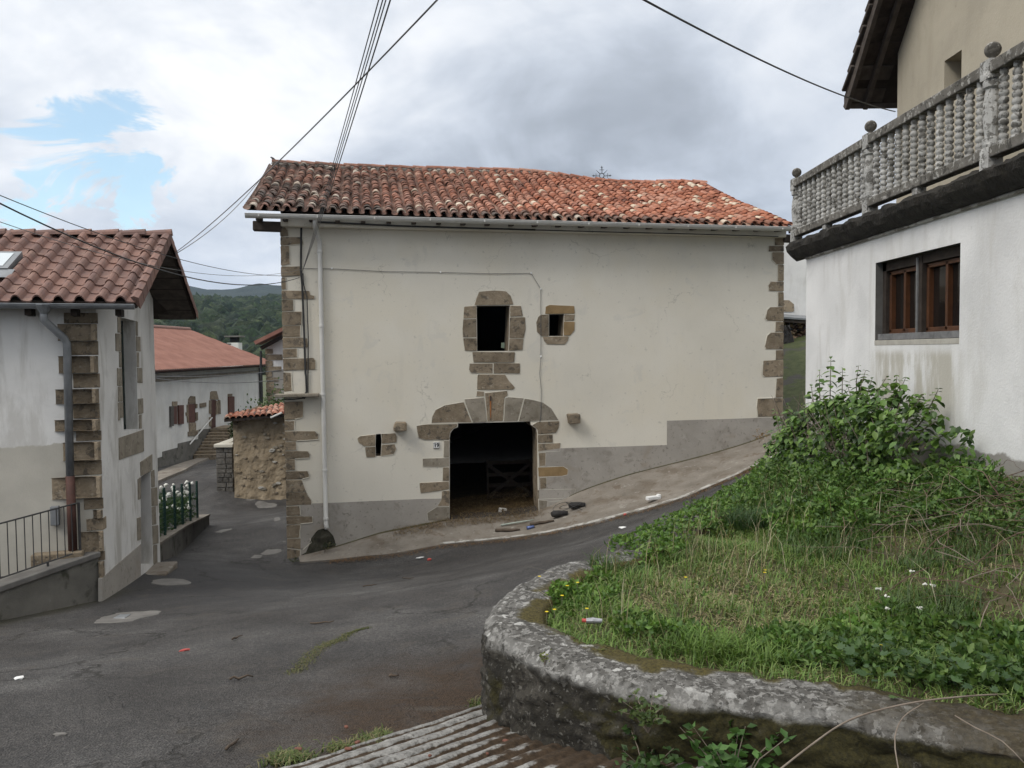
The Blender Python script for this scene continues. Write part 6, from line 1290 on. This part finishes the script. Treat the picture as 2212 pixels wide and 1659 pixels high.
o = fast('foliage', np.concatenate(V), np.concatenate(F), mat_foliage('bush_mass', rough=.42), bush, np.concatenate(C_)); o['kind'] = 'stuff'

# ================================================================== ribbed concrete ramp in the foreground
r0 = Vector((-1.266, 4.443)); r1 = Vector((-0.304, 5.458)); ra = (r1-r0).normalized(); rb = Vector((ra.y, -ra.x))
na = np.arange(-2.6, 2.3, .06); nb_ = np.arange(0, 2.4, .0125); v = []; att = []
for a in na:
    for b_ in nb_:
        p = r0 + ra*float(a) + rb*float(b_); wob = .025*mnoise.noise(Vector((p.x*1.3, p.y*1.3, 2.)))
        ph = ((b_+wob)/.115) % 1.; rib = min(1., max(0., (abs(ph-.5)*2-.18)*2.4)); wear = max(0., .55 + .9*mnoise.noise(Vector((p.x*2.1, p.y*2.1, 6.))))
        v.append((p.x, p.y, rib*.024*min(1, .4+wear) + .006*mnoise.fractal(Vector((p.x*14, p.y*14, 0)), 1., 2., 3))); att.append((rib, wear, 0))
v = np.array(v); v[:, 2] += ground(v[:, 0], v[:, 1]) + .02 - .05*(np.array([b_ for a in na for b_ in nb_]) < .012); kb_ = len(nb_)
F = np.array([(i*kb_+j, i*kb_+j+1, (i+1)*kb_+j+1, (i+1)*kb_+j) for i in range(len(na)-1) for j in range(kb_-1)])
def rampmat():
    m, g, b = newmat('ribbed_concrete'); vv = g.obj(); at = g.sep(g.n('ShaderNodeAttribute', attribute_name='Col').outputs['Color']); x, y, z = g.sep(vv)
    c = g.ramp(g.noise(12, 8, .7, vv), [(.3, (.10, .097, .09)), (.5, (.21, .205, .192)), (.72, (.36, .352, .33))])
    c = g.mix(g.step(g.noise(42, 4, .65, vv), .52, .64, 0., .7), c, (.07, .066, .058))
    soil = g.ramp(g.noise(24, 6, .65, vv), [(.3, (.022, .015, .009)), (.7, (.075, .05, .03))])
    dw = g.step(g.vm('DISTANCE', vv, (.55, 4.75, -.9), out='Value'), .35, 1.25, .85, 0.)
    e = g.m('ADD', g.m('SUBTRACT', at[0], dw), g.m('MULTIPLY', g.m('SUBTRACT', g.noise(6, 6, .65, vv), .5), 1.7))
    c = g.mix(g.step(e, .22, .52, 1., 0.), c, soil)
    g.set(b.inputs['Base Color'], c); b.inputs['Roughness'].default_value = .95; bump(g, b, g.noise(60, 6, .65, vv), .8, .01)
    return m
setp(fast('ramp', v, F, rampmat(), None, np.array(att, float), smooth=True), kind='structure')

# ================================================================== wires
hook = bfr(0.466, 3.482, .07)
for k, (x_, lab) in enumerate(zip((0, 1, 2, 3), ('leftmost of four black cables rising from the barn corner over the lane', 'second from left of four black cables rising from the barn corner', 'third from left of four black cables rising from the barn corner', 'rightmost of four black cables rising from the barn corner over the lane'))):
    far = Vector([(-0.661, 4.2, 3.501), (-0.639, 4.2, 3.501), (-0.622, 4.2, 3.501), (-0.598, 4.2, 3.501)][k])
    cable('overhead_cable', [hook, far], .004 + .001*(k == 3), M['wire'], lab, 'cable', sag=.03 + .015*k, group='cables over the lane')
cable('overhead_cable', [Vector((-6.147, 14.5, 3.457)), Vector((-0.383, 5, 3.851))], .006, M['wire'], 'grey cable climbing from the left gable across the sky past the barn ridge', sag=.10)
cable('overhead_wire', [Vector((-6.131, 14.5, 3.44)), roofp(0, 1, .05)], .008, M['wire'], 'thin wire from the left gable to the left end of the barn ridge', 'wire', sag=.25)
cable('overhead_cable', [Vector((6.2, 12.814, 5.384)), Vector((0.863, 5.5, 4.033))], .008, M['black'], 'twisted black cable from the beige upper wall corner across the sky', sag=.10)
anc = bfr(0.402, 3.364, .06)
cable('overhead_cable', [anc, Vector((-5.221, 8, 3.176))], .009, M['black'], 'thick black cable sagging over the left roof to the barn corner', sag=.45)
cable('overhead_cable', [anc + Vector((0, 0, .05)), Vector((-5.218, 8, 3.25))], .005, M['black'], 'thin black cable above the thick one over the left roof', sag=.26)
cable('overhead_wire', [bfr(0.53, 3.586, .03), Vector((-5.555, 8.5, 3.066))], .004, M['wire'], 'faint lowest wire crossing the left roof to the barn wall', 'wire', sag=.36)
cable('far_wire', [Vector((-16.341, 36, 0.597)), Vector((-13.341, 46, 0.651))], .018, M['wire'], 'upper wire strung along the pale house below its eave', 'wire', sag=.15)
cable('far_wire', [Vector((-16.344, 36, 0.511)), Vector((-11.612, 40, 0.281))], .018, M['wire'], 'lower wire strung along the pale house to the barn corner', 'wire', sag=.2)
MB().tube([hook - BN*.08, hook + BN*.02, hook + BN*.02 + Vector((0, 0, -.06))], .012, 6).build('wall_hook', M['iron'], barn)

# ================================================================== iron cross behind the ridge
cc = Vector((3.025, 26.2, 7.345))
cr = thing('iron_cross', (cc.x, cc.y, cc.z-.9), 'wrought iron cross with spear tips and rays above the barn ridge', 'cross')
def P2(a, b): return cc + Vector((a, 0, b))
MB().tube([P2(.075*math.cos(t), .075*math.sin(t)) for t in [2*math.pi*k/16 for k in range(17)]], .013, 5).build('ring', M['iron'], cr)
MB().tube([P2(0, -1.), P2(0, -.09)], .014, 5).build('rod', M['iron'], cr)
for dx, dz in ((0, 1), (1, 0), (-1, 0)):
    arm = MB(); 
    for s in (-1, 1): arm.tube([P2(dx*.08+dz*s*.018, dz*.08+dx*s*.018), P2(dx*.25+dz*s*.012, dz*.25+dx*s*.012)], .007, 5)
    arm.tube([P2(dx*.24, dz*.24), P2(dx*.27, dz*.27), P2(dx*.33, dz*.33)], [.008, .020, .002], 6)
    arm.tube([P2(dx*.19-dz*.075, dz*.19-dx*.075), P2(dx*.19+dz*.075, dz*.19+dx*.075)], .008, 5); arm.tube([P2(dx*.275-dz*.04, dz*.275-dx*.04), P2(dx*.275+dz*.04, dz*.275+dx*.04)], .007, 5)
    arm.build('arm', M['iron'], cr)
for sx in (-1, 1):
    for sz in (1, -1): MB().tube([P2(sx*.06, sz*.06), P2(sx*.19, sz*.19)], [.014, .004], 5).build('ray', M['iron'], cr)
# small bird on the ridge end
bp = roofp(0, 1, .13) + BU*.03
bd = MB(); bd.tube([bp + BU*t + Vector((0, 0, z)) for t, z in ((.075, -.010), (.045, .005), (.015, .018), (-.02, .034), (-.04, .052), (-.055, .058), (-.068, .056), (-.085, .052))], [.006, .012, .026, .030, .022, .020, .012, .002], 8)
setp(bd.build('bird', M['iron'], None, True), 'tiny dark bird perched on the left end of the barn ridge', 'bird')

# ================================================================== road patches, drain, rubbish
def decal(name, pts, mat, label=None, cat=None, dz=.006, kind=None, lift=.0, thick=.03, fix=None):
    pts = [Vector(p) for p in pts]; c = sum(pts, Vector((0, 0)))/len(pts); rad = sum((p-c).length for p in pts)/len(pts); v = []
    if name == 'road_patch': pts = [Vector(q) for q in jitter([tuple(p) for p in pts], rad*.09, 5)]
    k = len(pts)
    for s in (1., .92, .5): v += [(c.x+(p.x-c.x)*s, c.y+(p.y-c.y)*s, gz(c.x+(p.x-c.x)*s, c.y+(p.y-c.y)*s) + (dz+lift if s < 1 else -.01)) for p in pts]
    v.append((c.x, c.y, gz(c.x, c.y)+dz+lift))
    f = [(r*k+i, r*k+(i+1) % k, (r+1)*k+(i+1) % k, (r+1)*k+i) for r in range(2) for i in range(k)] + [(2*k+i, 2*k+(i+1) % k, 3*k) for i in range(k)]
    return setp(MB().add(v, f).build(name, mat, None), label, cat, kind=kind)
def blobpoly(c, a, b, n=18, j=.12, rot=0.):
    return [(c[0] + math.cos(t)*math.cos(rot)*a*(1+e) - math.sin(t)*math.sin(rot)*b*(1+e), c[1] + math.cos(t)*math.sin(rot)*a*(1+e) + math.sin(t)*math.cos(rot)*b*(1+e)) for t, e in [(2*math.pi*k/n, random.gauss(0, j)) for k in range(n)]]
decal('road_patch', blobpoly((-6.206, 14.114), .36, .34, j=.03), M['patch'], kind='structure')
decal('road_patch', [(-5.766, 10.57), (-5.884, 10.994), (-5.807, 11.332), (-5.576, 11.425), (-5.356, 11.466), (-5.168, 11.403), (-5.039, 11.073), (-5.08, 10.91), (-5.184, 10.77), (-5.177, 10.526), (-5.353, 10.438), (-5.567, 10.466)], M['patch'], kind='structure')
decal('drain_cover', [(-5.595, 10.823), (-5.657, 11.151), (-5.485, 11.137), (-5.401, 10.774)], M['zinc'], 'small square metal drain cover in the concrete road patch', 'drain cover', dz=.014)
for px in [[(-6.159, 18.918), (-6.098, 19.304), (-5.759, 19.289), (-5.668, 19.09), (-5.803, 18.878), (-6.01, 18.808)], [(-6.238, 18.466), (-6.26, 18.776), (-6.057, 18.804), (-6.018, 18.527)], [(-9.901, 29.996), (-9.837, 30.282), (-9.409, 30.078), (-8.974, 29.839), (-8.894, 29.396), (-9.473, 29.298), (-9.689, 29.497)], [(-10.35, 30.178), (-10.286, 30.377), (-9.992, 30.361), (-10.114, 30.173)], [(-8.225, 21.483), (-8.183, 21.87), (-7.934, 22.021), (-7.846, 21.776), (-7.977, 21.314)], [(-7.056, 22.964), (-7.284, 23.914), (-7.096, 23.7), (-6.794, 22.712), (-6.861, 22.582)], [(-5.895, 19.874), (-5.875, 19.923), (-5.773, 19.867), (-5.851, 19.838)]]: decal('road_patch', px, M['patch'], kind='structure', dz=.008)
def lump(name, p, size, mat, label, cat, group=None, sub=1, seed=0., rz=0.):
    bm = bmesh.new(); bmesh.ops.create_icosphere(bm, subdivisions=sub, radius=1.); m_ = Matrix.Rotation(rz, 3, 'Z'); v = []
    for v_ in bm.verts:
        c = v_.co*(1+.5*mnoise.noise(v_.co*2.2+Vector((seed, seed*2, 0)))); v.append(Vector(p) + m_ @ Vector((c.x*size[0], c.y*size[1], c.z*size[2])) + Vector((0, 0, size[2]*.7)))
    o = setp(MB().add(v, [[a.index for a in f_.verts] for f_ in bm.faces]).build(name, mat, None), label, cat, group); bm.free(); return o
lump('litter', (-1.864, 17.175, -3), (.06, .045, .035), M['red'], 'crumpled red plastic wrapper on the road below the barn door', 'litter', seed=1.)
lump('litter', (-2.095, 17.402, -3.006), (.12, .03, .02), M['paper'], 'white plastic scrap beside the red wrapper on the road edge', 'litter', seed=2., rz=.5)
lump('litter', (2.482, 17.35, -2.07), (.045, .04, .03), M['red'], 'small red scrap on the pavement edge right of the barn door', 'litter', seed=3.)
lump('litter', (2.195, 15.678, -1.978), (.09, .06, .02), M['paper'], 'white paper scrap on the upper road beside the garden', 'litter', seed=4.)
lump('litter', (-4.412, 6.888, -1.274), (.05, .035, .015), M['paper'], 'white crumpled tissue on the road at the far left', 'litter', seed=5.)
lump('litter', (-3.4, 7.98, -1.452), (.06, .018, .014), M['red'], 'orange red plastic strip on the left of the road', 'litter', seed=6., rz=.5)
lump('litter', (-3.015, 5.117, -0.916), (.05, .02, .012), M['patch'], 'grey stone chip on the road at the lower left', 'stone', seed=7.)
# broken block of white foam on the pavement
fo = Vector((3.227, 18, -1.838)); fo.z = gz(fo.x, fo.y)+.06
fm = MB().box(fo + Vector((0, 0, .05)), (.36, .11, .09), .45); fm.box(fo + Vector((.14, .07, .07)), (.08, .10, .11), .45)
setp(fm.build('foam_block', M['paper'], None, bevel=.02), 'broken white foam block lying on the concrete pavement', 'litter')
def sheetz(p, h=.04): return Vector((p[0], p[1], gz(p[0], p[1])+h))
# two black boots-like rubber bundles tied with wire
for k, (px, lab) in enumerate((((1.09, 18.7, -2.307), 'black rubber bundle lying by the barn door, nearer one'), ((1.528, 18.9, -2.161), 'black rubber bundle lying by the barn door, farther one'))):
    p = sheetz(px, .05); bb = MB(); bb.tube([p + Vector((-.17, -.02, .07)), p + Vector((-.12, 0, .08)), p + Vector((.02, .02, .09)), p + Vector((.10, .03, .10)), p + Vector((.20, .05, .07))], [.06, .085, .075, .055, .07], 9)
    setp(bb.build('rubber_bundle', M['rubber'], None, True), lab, 'litter', 'rubber bundles by the door')
wl_ = []
p = sheetz((1.375, 18.8, -2.196), .07)
for k in range(40): t = k*.47; wl_.append(p + Vector((.30*math.cos(t)+.012*k-.2, .20*math.sin(t)+.004*k, .10+.09*math.sin(t*1.3))))
cable('wire_coil', wl_, .006, M['iron'], 'tangled loop of rusty wire around the rubber bundles', 'wire')
def stick(a, b, r, mat, label, cat='stick', bend=.02, group=None, name='stick', h=.03):
    a = sheetz(a, h); b = sheetz(b, h); pts = [a.lerp(b, t) + Vector((random.gauss(0, bend*.4), random.gauss(0, bend*.4), abs(random.gauss(0, bend*.6)))) for t in (0, .2, .4, .6, .8, 1)]
    return setp(MB().tube(pts, [r, r*1.05, r, r*.95, r*.8, r*.5], 6).build(name, mat, None, True), label, cat, group)
M['pale_green'] = pm('pale_green_lath', [(.3, (.26, .30, .26)), (.7, (.36, .40, .35))], scale=8, bstr=.1)
stick((-0.303, 18.75), (0.489, 18.9), .02, M['pale_green'], 'pale green wooden lath across the barn threshold', 'lath', .004, name='lath', h=.07)
stick((0.403, 18.6), (0.964, 18.5), .035, M['stick'], 'thick brown stick beside the barn door sill', h=.06)
stick((-0.383, 18.4), (0.142, 18.3), .035, M['stick'], 'short rotten branch on the pavement before the barn door', bend=.05, h=.06)
cn = sheetz((0.404, 18.35, -2.425), .07); ax_ = Vector((.95, .25, .12)).normalized()
setp(MB().tube([cn - ax_*.09, cn + ax_*.03, cn + ax_*.09], [.045, .04, .034], 10).build('drinks_can', M['blue'], None, True), 'crushed blue drinks can on the pavement before the barn door', 'can')
cd = thing('carton', bfr(5.0, zl, -.5), 'white printed carton lying on the straw inside the doorway', 'carton')
cq = bfr(5.276, zl+.05, -.45)
MB().box(cq + Vector((0, 0, .04)), (.20, .10, .12), .3, .15).build('box', M['paper'], cd, bevel=.01); MB().box(cq + Vector((0, -.056, .04)), (.05, .01, .10), .3, .15).build('print', M['ink'], cd)
# sticks scattered on the road
labs = ['dark thin stick on the road in front of the barn, upper one', 'dark twig on the road left of the garden wall', 'brown twig in the middle of the road', 'thin stick on the road left of the grassy crack', 'short stick near the orange strip on the road', 'long twig lying at the bottom of the road', 'stub of bark on the road beside the brown earth']
for (a, b_), lab in zip([[(-2.584, 13.276), (-2.348, 13.309)], [(-2.122, 14.9), (-1.83, 14.139)], [(-2.382, 9.076), (-2.084, 9.015)], [(-2.397, 6.534), (-2.238, 6.604)], [(-3.045, 8.37), (-3.016, 8.601)], [(-1.777, 4.736), (-1.771, 4.943)], [(-1.043, 6.468), (-0.979, 6.466)]], labs): stick(a, b_, .010, M['stick'], lab, h=.012)
# brick chips on the ramp
bl_ = ['brick chip on the ribbed ramp near the wall foot', 'brick chip on the ramp edge, left of the ribs', 'brick chip at the upper ramp edge', 'small brick chip on the lower ribs', 'brick chip in the earth above the ramp', 'crumb of brick on the middle ribs', 'brick chip among weeds at the ramp foot']
for px, lab in zip([(-0.061, 4.774), (-1.013, 4.669), (-0.98, 4.79), (-0.171, 4.556), (-1.117, 5.103), (-0.507, 4.532), (-1.316, 4.672)], bl_):
    p = sheetz(px, .035); setp(MB().box(p, (random.uniform(.03, .055), random.uniform(.02, .03), .016), random.uniform(0, 3), .1).build('brick_chip', M['brick'], None, bevel=.008), lab, 'brick', 'brick chips on the ramp')
# can with a red end on the garden wall
gc = Vector((0.499, 5.26, -0.25)); sp = thing('spray_can', gc, 'dented silver can with a red cap at the grass edge on the wall', 'can')
MB().tube([gc + Vector((-.01, 0, .02)), gc + Vector((.03, -.005, .022)), gc + Vector((.095, -.01, .02))], [.017, .022, .015], 10).build('body', pm('silver_can', [(.3, (.20, .20, .21)), (.7, (.38, .38, .39))], scale=20, rough=.3, metal=.6, bstr=.2), sp)
MB().tube([gc + Vector((-.04, .002, .022)), gc + Vector((-.012, 0, .02))], .013, 10).build('cap', M['red'], sp)

# ================================================================== loose plants and straw
def strew(n, pts2, spread, hgt, wd, pal, lean, lift=.03):
    pts2 = np.array(pts2); i = rng.integers(0, len(pts2), n); P = pts2[i] + rng.normal(size=(n, 2))*spread
    return blades(np.c_[P, ground(P[:, 0], P[:, 1])+lift], hgt*rng.uniform(.5, 1.3, n), lean*rng.uniform(.7, 1.2, n), np.full(n, wd)*rng.uniform(.7, 1.3, n), pick(pal, n))
def along(a, b, n): return [tuple(Vector(a).lerp(Vector(b), k/n)) for k in range(n+1)]
# straw at the barn door and along the kerb
dpt = [tuple(bfr(u, 0, n)[:2]) for u in np.arange(2.6, 6.1, .15) for n in (-.6, -.2, .1, .3)] + [tuple(bfr(u, 0, n)[:2]) for u in np.arange(3.9, 6.1, .12) for n in (-1.4, -1., -.5)]
ed = [tuple(Vector(p).lerp(Vector(q), t) + Vector((0, -.08))) for p, q in zip(out_line[1:8], out_line[2:9]) for t in np.arange(0, 1, .1)]
V, F, C_ = merge([strew(5200, dpt, .12, .08, .006, [(.13, .085, .04), (.19, .125, .06), (.10, .065, .03), (.26, .19, .10)], 2.6, .042), strew(2400, ed, .08, .06, .006, [(.20, .11, .05), (.26, .16, .08), (.14, .08, .04)], 2.6, .012)])
setp(fast('straw', V, F, M['foliage'], None, C_), 'loose brown straw strewn before the barn door and along the kerb', 'straw', kind='stuff')
# green line growing in the road crack
ck = [(-1.936, 6.758), (-1.928, 6.947), (-1.934, 7.2), (-1.948, 7.498), (-1.931, 7.751), (-1.889, 7.918), (-1.815, 8.018), (-1.782, 8.327), (-1.708, 8.466), (-1.608, 8.562)]
pts_ = [p for a, b_ in zip(ck[:7], ck[1:8]) for p in along(a, b_, 10)]; pt2 = [p for a, b_ in zip(ck[6:9], ck[7:10]) for p in along(a, b_, 10)]
V, F, C_ = merge([strew(1500, pts_, .045, .016, .007, [(.075, .085, .025), (.10, .105, .035), (.06, .065, .022), (.12, .10, .05)], 1.6, .0), strew(500, pt2, .025, .016, .007, [(.08, .09, .025), (.06, .07, .02)], 1., .0)])
setp(fast('crack_grass', V, F, M['foliage'], None, C_), 'strip of yellow green moss and grass growing in a road crack', 'grass', kind='stuff')
# weeds at the ramp edge and the wall foot
we = [(-1.397, 4.533), (-1.353, 4.602), (-1.298, 4.577), (-1.083, 4.763), (-0.939, 4.886), (-0.892, 4.962), (-0.221, 5.637), (-0.199, 5.556)]
V, F, C_ = merge([strew(1500, we, .05, .05, .008, [(.06, .09, .02), (.09, .12, .03), (.17, .15, .07)], 1., .0)])
setp(fast('edge_weeds', V, F, M['foliage'], None, C_), 'tufts of weeds along the upper edge of the ribbed ramp', 'weeds', kind='stuff')
def leafplant(name, base, n, spread, h, sz, pal, label, cat='plant', stem=True):
    t = thing(name, base, label, cat); base = Vector(base); S = MB(); P = []; N_ = []
    for k in range(max(3, n//14)):
        a = random.uniform(0, 6.28); tip = base + Vector((math.cos(a)*spread*random.uniform(.3, 1), math.sin(a)*spread*random.uniform(.3, 1), h*random.uniform(.5, 1)))
        S.tube([base + Vector((0, 0, -.02)), base.lerp(tip, .5) + Vector((0, 0, h*.15)), tip], [.0035, .003, .0015], 4)
        for q in range(14):
            s = .25+.75*q/13; P.append(base.lerp(tip, s) + Vector((random.gauss(0, .015), random.gauss(0, .015), h*.1*math.sin(s*3.1)))); b_ = random.uniform(0, 6.28); N_.append((math.cos(b_), math.sin(b_), random.uniform(-.2, .6)))
    S.build('stem', M['twig'], t)
    V, F, C_ = leaves(np.array(P), np.array(N_), rng.uniform(.7, 1.3, len(P))*sz, pick(pal, len(P)), .6, .12); o = fast('foliage', V, F, M['foliage'], t, C_); o['kind'] = 'stuff'; return t
leafplant('pipe_weed', (-4.488, 18.454, -3.108), 80, .30, .35, .06, [(.025, .035, .015), (.04, .05, .02), (.09, .09, .05)], 'dark scraggy weed at the foot of the barn downpipe')
leafplant('wall_fern', (0.716, 4.16, -0.443), 150, .15, .17, .038, [(.07, .10, .03), (.09, .125, .04), (.05, .08, .025)], 'pale feathery weed growing out of the retaining wall face')
leafplant('wall_weed', (0.187, 4.793, -0.33), 30, .05, .06, .02, [(.13, .15, .03), (.10, .12, .03)], 'tiny yellow green weed in the retaining wall edge')
leafplant('nettle', (1.139, 4.065, -0.8), 260, .34, .40, .065, [(.05, .115, .025), (.07, .14, .035), (.04, .09, .02)], 'bright green nettle at the foot of the retaining wall')
leafplant('nettle', (0.726, 4.227, -0.8), 160, .24, .26, .05, [(.035, .07, .02), (.05, .095, .025)], 'darker nettle left of the bright one by the retaining wall')
leafplant('dry_tuft', (6.231, 19.8, -0.759), 70, .3, .35, .05, [(.20, .12, .05), (.26, .17, .08)], 'rusty dry tuft where the barn wall meets the pavement')
leafplant('corner_weed', (-5.095, 17.946, -3.23), 40, .22, .12, .04, [(.05, .065, .025), (.07, .08, .035)], 'small weed at the base of the barn left corner')
# wet black moss below the downpipe
MB().prism(jitter([(0.31, -3.191), (0.427, -3.133), (0.492, -2.974), (0.545, -2.814), (0.623, -2.695), (0.718, -2.622), (0.807, -2.594), (0.901, -2.606), (0.988, -2.669), (1.055, -2.77), (1.091, -2.91), (1.12, -3.049), (1.138, -3.436), (0.298, -3.776)], .03, 4), bfr, .008, .016).build('damp_moss', pm('black_damp_moss', [(.3, (.022, .021, .014)), (.55, (.055, .052, .036)), (.75, (.12, .112, .09))], scale=7, bscale=60, bstr=1., bdist=.03), barn)

# yellow flowers in the bed
M['yellow'] = pm('yellow_petal', [(.3, (.55, .42, .02)), (.7, (.70, .55, .04))], scale=5, bstr=0)
for x_, y_ in [(0.286, 5.609), (0.513, 5.533), (0.357, 5.851), (0.408, 6.031), (0.496, 6.124), (0.201, 6.264), (0.227, 5.547), (1.344, 6.115), (2.05, 6.367), (2.025, 6.297), (2.193, 4.643), (3.892, 6.667)]:
    z_ = float(gg(np.array([x_]), np.array([y_]))[0]); t = thing('yellow_flower', (x_, y_, z_), 'small yellow wildflower in the garden bed grass', 'flower', 'yellow wildflowers in the bed')
    MB().tube([(x_, y_, z_), (x_+.005, y_, z_+.12)], .002, 4).build('stem', M['twig'], t)
    hd = MB(); c0 = Vector((x_+.005, y_, z_+.125))
    for k in range(7): a = k*.9; hd.add([c0, c0 + Vector((.011*math.cos(a-.4), .011*math.sin(a-.4), .004)), c0 + Vector((.016*math.cos(a), .016*math.sin(a), .003)), c0 + Vector((.011*math.cos(a+.4), .011*math.sin(a+.4), .004))], [(0, 1, 2, 3)])
    hd.build('head', M['yellow'], t)
# white flower heads lower right
for x_, y_ in [(2.761, 5.892), (2.728, 5.704), (2.606, 5.438), (3.035, 5.938), (3.015, 5.704), (3.047, 5.652), (2.781, 5.319)]:
    z_ = float(gg(np.array([x_]), np.array([y_]))[0]); t = thing('white_flower', (x_, y_, z_), 'small white flat flower head near the dead brambles', 'flower', 'white flower heads in the bed'); hd = MB()
    for k in range(9): a = random.uniform(0, 6.28); r = random.uniform(0, .022); hd.box((x_+r*math.cos(a), y_+r*math.sin(a), z_+.09+random.uniform(-.006, .006)), (.011, .011, .006), a)
    hd.build('head', M['petal'], t); MB().tube([(x_, y_, z_), (x_, y_, z_+.09)], .003, 4).build('stem', M['twig'], t)

# dead brambles on the right and the long bent stem over the wall
br = thing('dead_bramble', (3.9, 5.9, .1), 'tangle of dead reddish brown bramble stems on the right', 'bramble'); S1, S2 = MB(), MB()
for k in range(170):
    c = Vector((random.uniform(3.1, 4.7), random.uniform(4.7, 7.6), 0)); c.z = float(gg(np.array([c.x]), np.array([c.y]))[0]) + random.uniform(0, .28)
    d_ = Vector((random.gauss(0, 1), random.gauss(0, .7), random.gauss(.15, .3))).normalized(); ln = random.uniform(.35, 1.1); pts = []; p = c.copy()
    for q in range(8):
        pts.append(p.copy()); d_ = (d_ + Vector((random.gauss(0, .22), random.gauss(0, .22), random.gauss(-.06, .15)))).normalized(); p = p + d_*ln/7
        p.x = min(p.x, 4.85); p.z = min(p.z, float(gg(np.array([p.x]), np.array([p.y]))[0])+.38); p.z = max(p.z, float(gg(np.array([p.x]), np.array([p.y]))[0])+.01)
    r = random.uniform(.002, .0055); (S1 if random.random() < .68 else S2).tube(pts, [r*(1-.07*q) for q in range(8)], 4)
for o in (S1.build('dead_stems', M['bramble'], br), S2.build('grey_stems', M['twig'], br)): o['kind'] = 'stuff'
bs = [(1.089, 3.3, -0.238), (1.333, 3.5, -0.207), (1.57, 3.7, -0.199), (1.801, 3.85, -0.209), (2.075, 3.95, -0.209), (2.396, 4.05, -0.228), (2.72, 4.2, -0.287)]
cable('bramble_stem', catmull(bs, .05), .0045, M['twig'], 'long pale bent bramble stem arching over the wall at the lower right', 'stem')
bs = [(2.079, 3.93, -0.209), (1.911, 3.8, -0.217), (1.771, 3.6, -0.217), (1.732, 3.5, -0.273), (1.72, 3.45, -0.308)]
cable('bramble_stem', catmull(bs, .05), .003, M['twig'], 'thin side shoot hanging from the long bramble stem down the wall', 'stem')
bs = [(2.164, 3.8, -0.213), (2.205, 3.7, -0.225), (2.285, 3.62, -0.252), (2.343, 3.55, -0.319)]
cable('bramble_stem', catmull(bs, .05), .003, M['twig'], 'thin trailing stem at the bottom right corner of the wall', 'stem')
